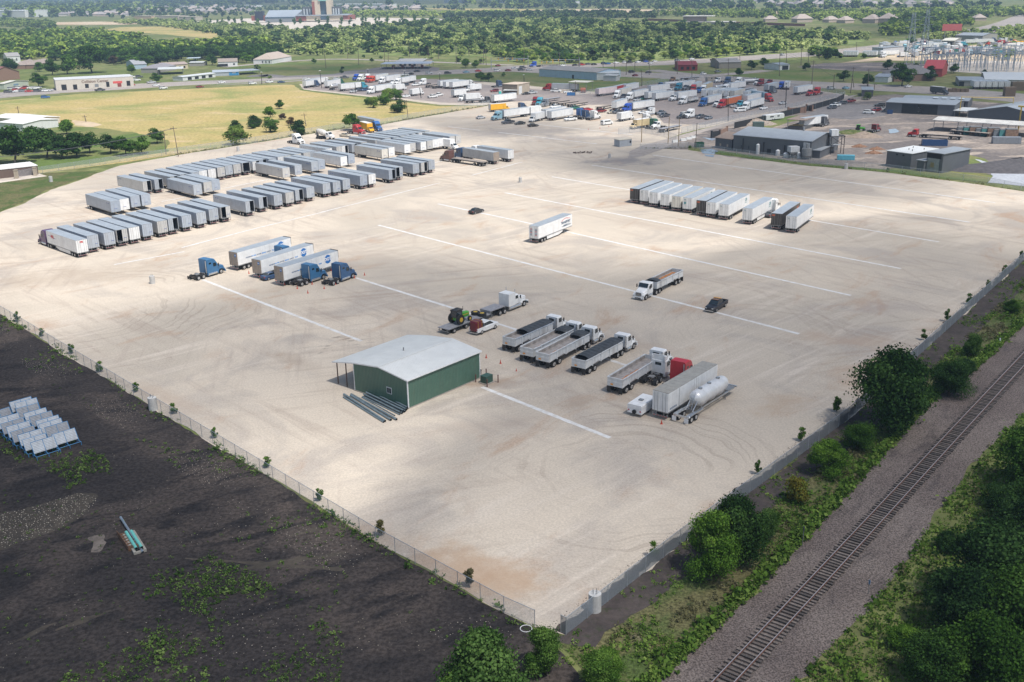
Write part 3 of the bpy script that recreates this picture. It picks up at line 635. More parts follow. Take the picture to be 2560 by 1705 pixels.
def box_truck(L=8.2,lod=1):
 pr=proto('box_truck');bl=L-2.3
 b=MB();b.box(0,bl,-1.22,1.22,1.05,3.65,PNT);b.box(-.02,0,-1.1,1.1,1.15,3.55,M('shutter_white',(.62,.63,.64),.5,0,.1,2,.2,(2,.3,.02)));part(pr,'box_body',b)
 r=MB();r.box(0,bl,-1.22,1.22,3.65,3.69,M('white_roof',(.7,.7,.69),.5,0,.1,.7,.2));part(pr,'roof',r)
 c=MB();c.sec([(bl+.1,1.0,.6,2.35),(bl+1.0,1.0,.6,2.4),(bl+1.45,.98,.6,1.6),(bl+2.2,.9,.55,1.35),(L,.85,.55,1.1)],PNT);part(pr,'cab',c)
 g=MB();g.quad([(bl+1.06,.85,2.33),(bl+1.06,-.85,2.33),(bl+1.47,-.86,1.63),(bl+1.47,.86,1.63)],GLS);both(lambda s:g.box(bl+.35,bl+1.0,s*1.0-.015,s*1.0+.015,1.6,2.15,GLS));part(pr,'window',g)
 f=MB();both(lambda s:f.box(.1,bl+.3,s*.45-.06,s*.45+.06,.7,1.02,BLK));f.box(-.05,.1,-1,1,.5,.65,GRY);f.box(L-.05,L+.02,-.85,.85,.45,.7,BLK);part(pr,'frame',f)
 both(lambda s:wheel(pr,1.9,s*.92,.46,.5,True));both(lambda s:wheel(pr,L-1.1,s*.92,.46,.28,True));return pr
DECK=M('timber_deck',(.30,.255,.22),.85,0,.3,3,.3);DECKG=M('grey_deck',(.33,.33,.35),.6,.2,.2,2,.3)
def flatbed(L=14.6,deck=None,step=False):
 pr=proto('flatbed_trailer');dk=deck or DECK;d=MB()
 if step:d.box(0,11.2,-1.27,1.27,.92,1.05,dk);d.box(11.2,L,-1.27,1.27,1.42,1.55,dk);d.box(11.15,11.25,-1.27,1.27,1.0,1.5,GRY)
 else:d.box(0,L,-1.27,1.27,1.38,1.52,dk)
 part(pr,'deck',d)
 f=MB();zt=.92 if step else 1.38
 both(lambda s:f.box(.2,11.2 if step else L-.5,s*.5-.07,s*.5+.07,zt-.42,zt,BLK))
 if step:both(lambda s:f.box(11.2,L-.4,s*.5-.07,s*.5+.07,1.15,1.42,BLK))
 f.box(1.1,3.2,-.9,.9,.45,.6,BLK);both(lambda s:f.box(0,11.2 if step else L,s*1.28-.02,s*1.28+.02,zt,zt+.12,GRY));part(pr,'frame',f)
 r=.42 if step else .5
 for x in((1.5,4.6)if step else(1.4,4.2)):both(lambda s:wheel(pr,x,s*.98,r,.56,True))
 for s in(-1,1):
  g=MB();g.box(L-3.3,L-3.15,s*.8-.07,s*.8+.07,.1,1.3,GRY);part(pr,'landing_leg',g)
 u=MB();u.box(-.05,.05,-1.2,1.2,.5,.62,GRY);both(lambda s:u.box(-.05,.05,s*.9-.05,s*.9+.05,.5,zt,GRY));part(pr,'bumper',u)
 return pr
RUST=M('rusty_steel',(.20,.105,.06),.8,.1,.35,2.5,.3)
TUB=M('tub_white',(.70,.72,.73),.45,.15,.12,1.2,.45)
TIN=M('tub_inside',(.36,.33,.31),.75,.2,.3,1.5,.4)
TARP=M('black_tarp',(.045,.05,.056),.6,0,.3,2)
SAND=M('orange_sand',(.50,.19,.05),.9,0,.3,3)
def dump_trailer(tarp='none',L=9.2):
 """open tub end-dump trailer; tarp: none / rolled / half / full"""
 pr=proto('dump_trailer');b=MB();h=1.25;H=2.55
 for s in(-1,1):
  y0,y1=(s*h,s*(h-.07));b.prism([(0,1.15),(3.2,1.45),(3.5,1.2),(L,1.2),(L,H),(0,H)],min(y0,y1),max(y0,y1),TUB)
  b.box(0,L,s*(h+.04)-.06,s*(h+.04)+.06,H-.13,H,TUB)
  for x in(1.5,3.6,5.7,7.7):b.box(x,x+.16,s*(h+.05)-.06,s*(h+.05)+.06,1.15,H,TUB)
 b.prism([(L-.06,1.2),(L,1.2),(L,H),(L-.06,H)],-h,h,TUB)
 part(pr,'tub',b)
 g=MB();g.box(-.07,.02,-h,h,1.2,H,TUB);g.box(-.10,-.06,-h,h,1.85,1.95,TUB);g.box(-.10,-.06,-h,h,H-.12,H,TUB);g.box(-.11,-.07,.3,.7,1.4,1.6,TRIM_Y);part(pr,'tailgate',g)
 i_=MB();i_.box(.03,L-.07,-h+.08,h-.08,1.2,1.9,TIN);i_.add([(.03,-h+.08,1.9),(L-.07,-h+.08,1.9),(L-.07,-h+.085,2.4),(.03,-h+.085,2.4)],[(0,1,2,3)],TIN);i_.add([(.03,h-.08,1.9),(L-.07,h-.08,1.9),(L-.07,h-.085,2.4),(.03,h-.085,2.4)],[(3,2,1,0)],TIN)
 part(pr,'tub_floor',i_)
 rg=random.Random(3);q=MB();pts=[]
 for k in range(14):pts.append((.5+k*.42,-.75+rg.uniform(-.1,.1),1.93))
 for k in range(13,-1,-1):pts.append((.5+k*.42,-.05+rg.uniform(-.2,.12)-.02*k,1.93))
 q.quad(pts,SAND);part(pr,'sand_residue',q)
 if tarp!='none':
  x0={'rolled':L-1.7,'half':3.1,'full':.7}[tarp];t_=MB();rings=[];n=int((L-x0)/.3)
  for k in range(n+1):
   x=x0+(L-x0)*k/n;bul=.38+(.07 if k%3==0 else 0);c_=[]
   for a in range(9):
    th=math.pi*a/8;c_.append((x,-math.cos(th)*(h+.02),H-.05+math.sin(th)*bul))
   rings.append(c_)
  if tarp=='rolled':rings[0]=[(x0,y,z-.35 if 0<i<8 else z)for i,(x,y,z)in enumerate(rings[0])]
  t_.loft(rings,TARP,caps=False)
  part(pr,'tarpaulin',t_)
 f=MB();both(lambda s:f.box(.3,L-.2,s*.45-.06,s*.45+.06,.85,1.2,BLK));f.box(.95,1.15,-.95,.95,.42,.58,BLK);f.box(2.2,2.4,-.95,.95,.42,.58,BLK);part(pr,'frame',f)
 for s in(-1,1):
  q=MB();q.box(-.12,-.08,s*.98-.32,s*.98+.32,.2,1.15,BLK);part(pr,'mudflap',q)
  q=MB();q.box(L-2.7,L-2.6,s*.8-.05,s*.8+.05,0.05,1.2,GRY);part(pr,'landing_leg',q)
 for x in(1.05,2.3):both(lambda s:wheel(pr,x,s*.95,.5,.56,True))
 return pr
def tanker(L=12.5,round_=True):
 pr=proto('tank_trailer');b=MB();TK=M('tank_silver',(.62,.62,.62),.32,.5,.12,1)
 b.cyl((.8,0,2.1),(L-.6,0,2.1),1.05,TK,20);b.cyl((.45,0,2.1),(.8,0,2.1),.75,TK,20,1.05);b.cyl((L-.6,0,2.1),(L-.3,0,2.1),1.05,TK,20,.75);part(pr,'tank',b,False)
 d=MB();d.box(2,L-2,-.3,.3,3.1,3.17,GRY)
 for x in(3,L/2,L-3):d.cyl((x,0,3.15),(x,0,3.35),.28,GRY,10)
 part(pr,'hatch',d)
 f=MB();both(lambda s:f.box(.3,L-.4,s*.5-.07,s*.5+.07,.85,1.15,BLK));f.box(-.05,.1,-1.2,1.2,.5,.7,GRY);part(pr,'frame',f)
 for x in(1.3,2.6):both(lambda s:wheel(pr,x,s*.98,.5,.56,True))
 for s in(-1,1):
  g=MB();g.box(L-3.3,L-3.15,s*.8-.07,s*.8+.07,.1,1.1,GRY);part(pr,'landing_leg',g)
 return pr
PR=dict(closed=box_trailer('closed',mark='r'),closed_s=box_trailer('closed',mark='rs'),openL=box_trailer('openL',mark='r'),openR=box_trailer('openR'),openR_s=box_trailer('openR',mark='s'),open=box_trailer('open'),rev=box_trailer('closed',mark='f'),rev_s=box_trailer('closed',mark='fs'),plain=box_trailer('closed'),revopen=box_trailer('openR',mark='fs'),skirt=box_trailer('closed',skirt=True),far=box_trailer('closed',lod=1),pup=box_trailer('closed',L=8.6,lod=1),long14=box_trailer('closed',L=14.1,Wd=2.5),sleeper=tractor('sleeper'),day=tractor('day'),fair=tractor('fairing'),classic=tractor('classic'),sedan=car('sedan'),suv=car('suv'),pickup=car('pickup'),van=car('van'),btruck=box_truck(),btruckL=box_truck(10.5),flat=flatbed(),flatg=flatbed(deck=DECKG),step=flatbed(15.2,DECKG,True),dnone=dump_trailer('none'),droll=dump_trailer('rolled'),dhalf=dump_trailer('half'),dfull=dump_trailer('full'),tanker=tanker(),tanker_s=tanker(8.5))
LEN=dict(closed=15.7,far=15.7,pup=8.6,sleeper=8.3,day=7.3,fair=7.4,classic=9.3,sedan=4.7,suv=4.9,pickup=5.9,van=5.7,btruck=8.2,btruckL=10.5,flat=14.6,flatg=14.6,step=15.2,dnone=9.2,droll=9.2,dhalf=9.2,dfull=9.2,tanker=12.5,tanker_s=8.5,plain=15.7,skirt=15.7,long14=14.1)
CATS=dict(sleeper='truck',day='truck',fair='truck',classic='truck',sedan='car',suv='car',pickup='pickup truck',van='van',btruck='box truck',btruckL='box truck',flat='trailer',flatg='trailer',step='trailer',tanker='tank trailer',tanker_s='tank trailer')
def anchor(pkey,q,z,local,ang,label,col,group=None,scale=1.0,name=None,skip=()):
 """place so that the local point stands at the given scene point"""
 x,y=rot2(local[0]*scale,local[1]*scale,ang)
 return put(PR[pkey],(q.x-x,q.y-y,0.022),ang,label,CATS.get(pkey,'trailer'),group,col,scale,skip,name)
COLR=dict(grey=(.40,.44,.49),greyb=(.36,.41,.48),greyw=(.50,.50,.49),white=(.76,.77,.77),offw=(.66,.64,.58),black=(.03,.03,.032),navy=(.035,.075,.16),blue=(.03,.12,.34),royal=(.03,.09,.42),teal=(.04,.22,.32),lblue=(.25,.42,.50),red=(.42,.03,.035),dred=(.20,.025,.03),orange=(.62,.16,.06),ored=(.55,.07,.03),yellow=(.78,.42,.03),green=(.02,.14,.09),purple=(.10,.05,.13),maroon=(.14,.07,.06),silver=(.48,.50,.52),dark=(.08,.085,.10),beige=(.50,.45,.36),pink=(.70,.60,.60),sky=(.22,.40,.50),cyan=(.05,.30,.40),steel=(.18,.20,.23),brown=(.24,.14,.08),cream=(.62,.50,.30))
C_={k:paint(v)for k,v in COLR.items()}
RD=136
def row(spec,z=4.1,heading=R(RD),rowname='',rev=False):
 n=len(spec)
 for i,s in enumerate(spec):
  c,x,y,key,col,note=s[:6];q=at(c,x,y,z)
  rg=random.Random(i*7+n);a=heading+R(rg.uniform(-.6,.6))
  loc=(15.7,-1.3)if rev else(0,1.3)
  lab='%s trailer%s, %s from left, %s'%(note[0],(' '+note[1])if len(note)>1 and note[1]else '',ORD[i],rowname)
  dv_=round(rg.uniform(-.03,.03),2);cc=tuple(v+dv_ for v in COLR[col])
  anchor(key,q,z,loc,a,lab,paint(cc),'trailers parked in long rows on the gravel lot')
g_,gw,gb,wh='grey','greyw','greyb','white'
N=('grey box',);OL=('grey box','with one door open');WD_=('white box',)
row([('J1',1105,965,'closed',g_,N),('J1',1465,900,'closed',g_,N),('J1',1745,835,'openL',gw,OL),('J1',2015,785,'plain',wh,('white doored box',)),('J2',210,1065,'closed',gb,('grey box','with light roof')),('J2',540,995,'closed',gw,N),('J2',775,940,'openR',g_,OL),('J2',1075,878,'closed',gb,('grey box','with white roof patch')),('J2',1395,808,'closed',g_,N),('J2',1665,730,'closed',g_,N),('J2',1935,685,'openL',gw,OL),('J3',460,910,'openR_s',g_,('logo sided grey box','with one door open')),('J3',750,825,'openR_s',g_,('logo sided grey box','with one door open')),('J3',1080,770,'closed_s',g_,('logo sided grey box',)),('J3',1335,715,'closed',gw,N),('J3',1545,660,'openR',g_,OL),('J3',1790,605,'closed',g_,N),('J3',2145,520,'closed_s',g_,('logo sided grey box',)),('J4',250,752,'closed',g_,N),('J4',440,705,'closed',g_,N),('J4',780,630,'closed_s',gb,('logo sided grey box',)),('J4',950,600,'closed',wh,('grey box','with corrugated door')),('J4',1345,515,'openR_s',gb,('logo sided grey box','with one door open')),('J4',1490,465,'openL',g_,OL),('J4',1815,400,'closed_s',g_,('logo sided grey box',)),('J4',1980,370,'openR',gw,OL),('J4',2125,330,'closed',g_,N)],rowname='front row')
row([('K1',590,815,'rev_s',gb,('grey box','turned nose outward')),('K1',770,775,'rev',wh,('pale nosed box','turned nose outward')),('K1',985,720,'rev',gb,('grey box','turned nose outward')),('K1',1195,690,'rev',gb,('grey box','turned nose outward'))],heading=R(RD-181.5),rowname='group of four at far left',rev=True)
row([('K1',1225,425,'openR_s',gw,('dusty grey box','with one door open')),('K1',1455,390,'openR',g_,('grey box','with one door open'))],rowname='pair behind the four')
row([('K2',1120,805,'revopen',g_,('grey box','with a hanging rear door')),('K2',1320,755,'rev',gw,N),('K2',1480,720,'rev',gb,N),('J3',1270,180,'rev_s',gw,('logo sided grey box',)),('K3',1070,660,'rev_s',g_,('logo sided grey box',)),('K3',1395,590,'rev_s',g_,('logo sided grey box',)),('K3',1530,560,'rev',gb,N),('K3',1970,490,'rev',wh,WD_),('K3',2120,450,'rev_s',gb,('logo sided grey box',)),('K4',895,580,'rev_s','offw',('white box','with blue logo')),('K4',1030,545,'rev',wh,WD_),('K4',1340,487,'rev',wh,WD_),('K4',1450,460,'rev',gw,N),('K4',1660,435,'rev_s',wh,('logo sided pale box',)),('K4',1785,410,'rev',gw,N),('K4',1895,385,'rev',wh,WD_),('K4',1995,365,'rev',wh,WD_),('K4',2230,325,'rev_s',gw,('logo sided pale box',)),('K5',535,85,'rev',gw,N)],heading=R(RD-181.5),rowname='middle row',rev=True)
row([('K2',665,645,'openR',gw,OL),('K2',870,605,'openR',gw,OL),('K2',1090,565,'closed',g_,N),('K2',1235,530,'plain',wh,('white doored box',)),('K2',1410,500,'plain',wh,('white doored box',)),('K2',1590,465,'closed',gw,N),('K2',1745,430,'closed',g_,N),('K2',1905,405,'closed',gw,N),('K2',2090,375,'open',wh,('grey box','with both doors open')),('K2',2285,345,'openR',wh,OL),('K3',380,550,'openR',gb,OL),('K3',570,530,'closed',g_,N),('K3',740,490,'plain',wh,WD_),('K3',880,470,'plain','offw',WD_),('K3',1070,440,'plain','offw',WD_),('K3',1245,410,'closed',gw,N),('K3',1365,385,'closed',g_,N),('K3',1680,330,'closed_s',wh,('white fronted box','with logo')),('K3',1890,290,'closed_s',gw,('logo sided grey box',)),('K3',2000,275,'openR',wh,OL),('K3',2190,240,'openR',g_,OL),('K4',490,440,'closed',gw,N),('K4',770,400,'closed_s',gw,N),('K4',965,360,'closed',gw,N),('K4',1140,345,'closed',g_,N),('K4',1265,310,'closed',gw,N),('K4',1380,290,'openR',g_,OL),('K4',1500,270,'openR',gw,OL),('K4',1620,250,'closed',wh,WD_),('K4',1740,220,'closed',gw,N)],rowname='back row')
def thing(mb,name,label,cat,group=None,loc=None,rz=0):
 o=mb.build(name);tag(o,label,cat,group)
 if loc is not None:o.location=loc
 o.rotation_euler=(0,0,rz);return o
def empty(name,loc,rz,label,cat,group=None):
 o=bpy.data.objects.new(name,None);o.empty_display_size=.5;COL.objects.link(o);o.location=loc;o.rotation_euler=(0,0,rz);tag(o,label,cat,group);return o
def addp(parent,name,mb,label=None,smooth=False):
 o=mb.build(name,parent,smooth)if isinstance(mb,MB)else bpy.data.objects.new(name,mb)
 if not isinstance(mb,MB):COL.objects.link(o);o.parent=parent
 if label:o['label']=label
 return o
def V3(v,z=0.022):return(v.x,v.y,z)
GRN=M('green_ribbed_wall',(.075,.155,.115),.45,.05,.08,.8,.10,(0,.62,.04));GRN2=M('green_ribbed_gable',(.075,.155,.115),.45,.05,.08,.8,.10,(1,.62,.04))
ROOFW=M('pale_metal_roof',(.72,.73,.71),.42,.2,.06,.5,.08,(0,.62,.03));TRW=M('white_trim',(.72,.73,.74),.5)
A_=W(1021.5,1022);Bq=W(1194.5,942);ux=(Bq-A_).normalized();ang=R(49.5)
BL,BW,LT=15.3,11.4,4.6
bd=empty('metal_building',V3(A_),ang,'green ribbed metal building with pale roof and open lean-to','building')
H0,H1,H2=4.4,5.05,3.55
m_=MB();m_.box(0,BL,0,.12,.12,H0,GRN);addp(bd,'wall',m_)
def gable(x):
 g=MB();g.add([(x+d,y,z)for d in(0,.12)for y,z in((.125,.12),(BW,.12),(BW,H0),(BW/2,H1),(.125,H0))],[(0,1,2,3,4),(9,8,7,6,5),(0,5,6,1),(1,6,7,2),(2,7,8,3),(3,8,9,4)],GRN2);return g
addp(bd,'wall',gable(0));addp(bd,'wall',gable(BL-.12));m_=MB();m_.box(.13,BL-.13,BW-.12,BW-.002,.12,H0,GRN);addp(bd,'wall',m_)
r=MB();ov=.25
pr_=[(-ov,H0-.08),(BW/2,H1+.02),(BW,H0+.02),(BW+LT,H2),(BW+LT,H2+.07),(BW,H0+.1),(BW/2,H1+.1),(-ov,H0)]
v=[(x,y,z)for x in(-ov,BL+ov)for y,z in pr_];r.add(v,[(0,1,6,7),(1,2,5,6),(2,3,4,5),(15,14,9,8),(14,13,10,9),(13,12,11,10)]+[(7,6,14,15),(6,5,13,14),(5,4,12,13),(0,8,9,1),(1,9,10,2),(2,10,11,3),(3,11,12,4),(7,15,8,0)],ROOFW)
rf=addp(bd,'roof',r)
q=MB();q.cyl((7.5,8.4,4.6),(7.5,8.4,5.35),.09,GRY,8);addp(rf,'vent_pipe',q)
rc=MB();rc.box(-ov,BL+ov,BW/2-.22,BW/2+.22,H1+.10,H1+.125,ROOFW);addp(rf,'ridge_cap',rc)
tr=MB()
for y0,z0,y1,z1 in((-ov,H0,BW/2,H1+.1),(BW/2,H1+.1,BW,H0+.1),(BW,H0+.1,BW+LT,H2+.07)):
 for x in(-ov-.03,BL+ov):tr.add([(x+d,y,z)for d in(0,.03)for y,z in((y0,z0-.16),(y1,z1-.16),(y1,z1+.02),(y0,z0+.02))],[(0,1,2,3),(7,6,5,4),(3,2,6,7),(0,4,5,1)],TRW)
tr.box(-ov,BL+ov,-ov-.03,-ov,H0-.16,H0+.02,TRW)
for x,y in((-.03,-.03),(BL-.1,-.03),(-.03,BW-.1)):tr.box(x,x+.15,y,y+.15,.1,H0-.02,TRW)
addp(bd,'trim',tr)
ft=MB();ft.box(-.1,BL+.1,-.1,BW+.1,-.02,.12,M('slab_concrete',(.30,.27,.24),.9));addp(bd,'slab',ft)
w_=MB();w_.box(-.05,-.01,3.3,4.35,1.35,2.35,TRW);wo=addp(bd,'window',w_)
w_=MB();w_.box(-.07,-.05,3.4,3.8,1.45,2.25,GLS);w_.box(-.07,-.05,3.86,4.26,1.45,2.25,GLS);addp(wo,'pane',w_)
BRP=M('brown_post',(.10,.055,.04),.6)
for x,y in((.3,BW+LT-.5),(BL-.3,BW+LT-.5),(BL*.5,BW+LT-.5),(.3,BW+LT*.45),(.3,BW+.1)):
 q=MB();q.cyl((x,y,0),(x,y,H0+.05-(y-BW)*(H0-H2)/LT),.09,BRP,8);addp(bd,'post',q)
PIPE=M('galvanised_pipe',(.27,.33,.35),.38,.55,.2,1.5)
rg=random.Random(4)
def pipe(p0,p1,r_,label,mat=PIPE,name='steel_pipe',grp='steel pipes lying beside the green building'):
 q=MB();a,b=Vector(p0),Vector(p1);q.cyl(a,b,r_,mat,12,caps=False);q.cyl(b,a,r_*.86,BLK,12,caps=False)
 L=(b-a).length;n=12;d=(b-a).normalized()
 q.cyl(a+d*.3,b-d*.3,r_*.84,BLK,8);o=q.build(name,smooth=False);tag(o,label,'pipe',grp);return o
pp=[((165,1190),(590,1468),.17),((160,1215),(575,1475),.12),((240,1190),(708,1450),.17),((235,1200),(650,1455),.17)]
for i,((x0,y0),(x1,y1),r_)in enumerate(pp):
 a,b=at('N3',x0,y0),at('N3',x1,y1);pipe((a.x,a.y,.02+r_),(b.x,b.y,.02+r_),r_,'%s long loose pipe from the camera side of the outer pipes'%ORD[i])
for i in range(13):
 a,b=at('N3',350+i*9,1215-i*6),at('N3',(690,740,745,765,770,780,790,800,805,810,815,818,820)[i],(1405,1395,1392,1385,1380,1375,1370,1362,1358,1350,1345,1340,1335)[i]);r_=(.09,.10,.12,.15,.10,.12,.16,.12,.10,.15,.12,.11,.15)[i]
 z=.02+r_+(0.30 if i%3==2 else 0);pipe((a.x,a.y,z),(b.x,b.y,z),r_,'thinner pipe, %s in the bundle counting toward the green wall'%ORD[i])
bx=at('N3',1637,1058);t0=empty('transformer',V3(bx),ang,'green utility transformer box on a concrete pad','transformer')
q=MB();q.box(-.95,.95,-.8,.8,0,.12,M('slab_concrete',(.3,.3,.3)));addp(t0,'pad',q);q=MB();q.box(-.75,.75,-.6,.6,.12,1.15,M('dark_green_cabinet',(.035,.085,.065),.5));q.box(-.78,.78,-.63,.63,1.15,1.22,MATS['dark_green_cabinet']);addp(t0,'cabinet',q)
for(x,y),lb in zip(((1633,995),(1525,1055),(1642,1105),(1755,1058)),('behind','left of','in front of','right of')):
 p_=at('N3',x,y);q=MB();q.cyl((0,0,-.05),(0,0,1.25),.085,M('rusty_post',(.13,.055,.045),.8,0,.3),10);thing(q,'bollard','rusty steel bollard %s the green transformer box'%lb,'bollard','bollards around the transformer',V3(p_))
p_=at('N3',1562,990);q=MB();q.cyl((0,0,0),(0,0,.95),.27,BLK,12,.36,caps=False);q.cyl((0,0,.01),(0,0,.05),.27,BLK,12);q.cyl((0,0,.9),(0,0,.95),.38,BLK,12,.38,caps=False);thing(q,'trash_bin','black bin at the corner of the green building','bin',None,V3(p_))
CON=M('cone_orange',(.50,.07,.04),.7);CONW=M('cone_pale',(.62,.52,.42),.6)
pc=proto('traffic_cone');q=MB();q.box(-.2,.2,-.2,.2,0,.04,CON);part(pc,'base',q);q=MB();q.cyl((0,0,.04),(0,0,.78),.15,CON,10,.03);part(pc,'cone',q)
cones=[('N3',1632,805,'red cone between the green building and the left dump trailer'),('N3',1780,862,'small red cone in front of the second dump trailer'),('N3',1943,940,'tiny faded cone nearest the third dump trailer'),('T4',1077,1240,'red cone behind the tall white trailer and tank trailer'),('N2',1390,795,'orange cone behind the middle blue truck, leftmost of three'),('N2',1520,850,'orange cone lowest on the gravel behind the blue trucks'),('N2',1720,795,'orange cone left of the right hand blue truck frame'),('N2',2215,630,'orange cone out to the right of the blue trucks'),('N2',2090,665,'orange cone at the front wheel of the right blue truck'),('N2',1805,575,'orange cone between the two blue trucks, at their noses'),('N2',1858,742,'orange cone under the frame of the right blue truck'),('N2',717,548,'pale cone below the rearmost logo trailer'),('N2',797,608,'pale cone left of the middle logo trailer'),('N2',850,512,'pale cone at the door of the middle logo trailer'),('N2',1130,692,'pale cone at the corner of the front logo trailer'),('N2',1235,748,'pale cone behind the wheels of the front logo trailer'),('N2',1572,742,'pale cone under the middle blue truck'),('N2',995,640,'pale cone beside the black parked car'),('L3',1480,1225,'far orange cone, left of three on the far gravel'),('L3',1765,1190,'far orange cone, middle of three on the far gravel'),('L3',1980,1150,'far orange cone behind the white van')]
for c,x,y,lb in cones:put(pc,V3(at(c,x,y)),rg.uniform(0,1),lb,'traffic cone','traffic cones on the gravel lot',None,.85 if y!=940 else .6)
CONC=M('cast_concrete',(.47,.47,.46),.85,0,.12,3,.2)
pb_=proto('light_pole_base');q=MB();q.cyl((0,0,-.05),(0,0,1.9),.62,CONC,20);part(pb_,'pedestal',q);q=MB()
for k in range(4):q.cyl((.25*math.cos(k*1.57+.78),.25*math.sin(k*1.57+.78),1.9),(.25*math.cos(k*1.57+.78),.25*math.sin(k*1.57+.78),2.35),.03,GRY,6)
part(pb_,'anchor_bolt',q)
for c,x,y,lb,s in(('N1',935,365,'left of the bobtail blue truck',.85),('N1',940,1138,'behind the left chain link fence',1),('S2',1824,1120,'inside the corner where the two fences meet',1),('E',456,908,'on the grass bank at the left edge',.9),('E',2123,635,'beside the field fence behind the back row',.85),('N5',62,106,'on the bright gravel above the lone white trailer',.8),('G',1487,868,'at the far end of the dark patch',.8),('I',1107,736,'on the grass strip below the grey sheds',.9)):
 put(pb_,V3(at(c,x,y)),0,'round concrete light pole base '+lb,'concrete base','concrete light pole bases',None,s)
GALV=M('galvanised_fence',(.42,.46,.50),.4,.5,.1)
def meshmat(name,col,fill):
 m,t,p=nmat(name);v=nd(t,'TexCoord').outputs['Object'];t.nodes.remove(p)
 n_=noise(t,6,v,3,.7);a=ramp(t,n_,.3,.7,fill-.06,fill+.06)
 b=nd(t,'BsdfPrincipled',{'Base Color':c4(col),'Roughness':.5,'Metallic':.2});tr=nd(t,'BsdfTransparent');mx=nd(t,'MixShader',{0:a});t.links.new(tr.outputs[0],mx.inputs[1]);t.links.new(b.outputs[0],mx.inputs[2]);t.links.new(mx.outputs[0],t.nodes['Material Output'].inputs[0]);return m
LINK=meshmat('chain_link',(.42,.46,.50),.30);LINKD=meshmat('dusty_chain_link',(.30,.34,.38),.56);SCREEN=M('black_privacy_screen',(.02,.022,.025),.7)
def fence(pts,h,sp,mesh,label,name='chain_link_fence',rail=True,maxp=95,r_=.035,pm=GALV):
 base=Vector((pts[0].x,pts[0].y,.02));f=empty(name,base,0,label,'fence')
 ln=MB();posts=[]
 for i in range(len(pts)-1):
  a,b=Vector(pts[i][:2])-base.xy,Vector(pts[i+1][:2])-base.xy;L=(b-a).length;n=max(1,int(L/sp))
  ln.quad([(a.x,a.y,.05),(b.x,b.y,.05),(b.x,b.y,h-.03),(a.x,a.y,h-.03)],mesh)
  for k in range(n+(1 if i==len(pts)-2 else 0)):posts.append(a.lerp(b,k/n))
 addp(f,'mesh_panel',ln)
 if rail:
  rr=MB()
  for i in range(len(pts)-1):
   a,b=Vector(pts[i][:2])-base.xy,Vector(pts[i+1][:2])-base.xy;rr.cyl((a.x,a.y,h),(b.x,b.y,h),.03 if h<3 else .05,pm,6)
  addp(f,'top_rail',rr)
 me=None
 for k,q in enumerate(posts[:maxp]):
  if me is None:c=MB();c.cyl((0,0,0),(0,0,h+.06),r_,pm,6);me=c.build('post',link=False).data
  o=bpy.data.objects.new('post',me);COL.objects.link(o);o.parent=f;o.location=(q.x,q.y,0)
 return f
LFv=[Vector((p.x,p.y,0))for p in LF]
fence([LFv[0]+Vector((dL.x,dL.y,0))*14]+LFv,1.85,3.0,LINK,'long galvanised chain link fence between the dark field and the lot')
RFv=[Vector((p.x,p.y,0))for p in RF]
fence([LFv[-1]+Vector((2.4,-.9,0))]+RFv+[RFv[-1]+Vector((dR.x,dR.y,0))*70],1.9,3.0,LINKD,'dusty chain link fence between the lot and the railway')
q=MB();c_=at('S2',1393,1237);n=28
for k in range(n):
 a0,a1=2*math.pi*k/n,2*math.pi*(k+1)/n;q.cyl((.55*math.cos(a0),.55*math.sin(a0),0),(.55*math.cos(a1),.55*math.sin(a1),0),.035,TRW,6)
thing(q,'wire_coil','white ring of coiled wire where the two fences meet','wire coil',None,(c_.x,c_.y,.08))
fence([W(u,v)for u,v in((40,446),(107,434),(300,405),(438,386),(640,357),(724,342),(859,321),(949,312),(1061,291),(1224,263))],2.3,5,LINK,'chain link fence along the dry field behind the trailers',r_=.05)
fence([W(u,v)for u,v in((1600,374),(1720,370),(1873,392),(2023,410),(2209,426),(2348,445),(2469,461),(2640,494))],2.0,5,LINK,'chain link fence between the lot and the grey sheds',r_=.05)
fence([W(u,v)for u,v in((1704,333),(1832,301),(1980,271),(2112,240))],2.2,5,LINK,'chain link fence beside the access road and truck yard',r_=.05)
fence([W(u,v)for u,v in((1835,322),(1880,312),(1960,292),(2020,278),(2090,258),(2110,247))],2.6,8,SCREEN,'black screened fence along the access road',name='screen_fence',rail=False)
fence([W(u,v)for u,v in((1546,336),(1600,330),(1660,342),(1690,352))],2.4,4,LINK,'gate and chain link fence by the small grey hut',r_=.05)
fence([W(u,v)for u,v in((1440,240),(1560,222),(1660,206),(1760,195),(1900,208),(2110,237))],2.2,6,LINK,'chain link fence round the far side of the truck yard',r_=.05)
tp0,tp1=Vector((17.65,74.03)),Vector((69.31,138.2));td=(tp1-tp0).normalized();ta=math.atan2(td.y,td.x);s0=tp0-td*32
trk=empty('railway_track',(s0.x,s0.y,.034),ta,'rusty single railway track on wooden sleepers','railway track')
RAILM=M('rusty_rail',(.17,.085,.06),.6,.3,.2,2);RTOP=M('polished_rail_head',(.40,.37,.38),.45,.3)
Lr=330
for s in(-1,1):
 q=MB();y=s*.755;q.box(0,Lr,y-.07,y+.07,.22,.25,RAILM);q.box(0,Lr,y-.015,y+.015,.25,.36,RAILM);q.box(0,Lr,y-.036,y+.036,.355,.395,RTOP);addp(trk,'rail',q)
SLM=[M('sleeper_%d'%i,c,.9,0,.35,4,.2)for i,c in enumerate(((.12,.10,.088),(.16,.135,.12),(.08,.07,.065),(.19,.16,.14)))]
k=0;x=13.0;rest=MB();sm=[]
for m_ in SLM:c=MB();c.box(-.12,.12,-1.32,1.32,.02,.2,m_);sm.append(c.build('sleeper',link=False).data)
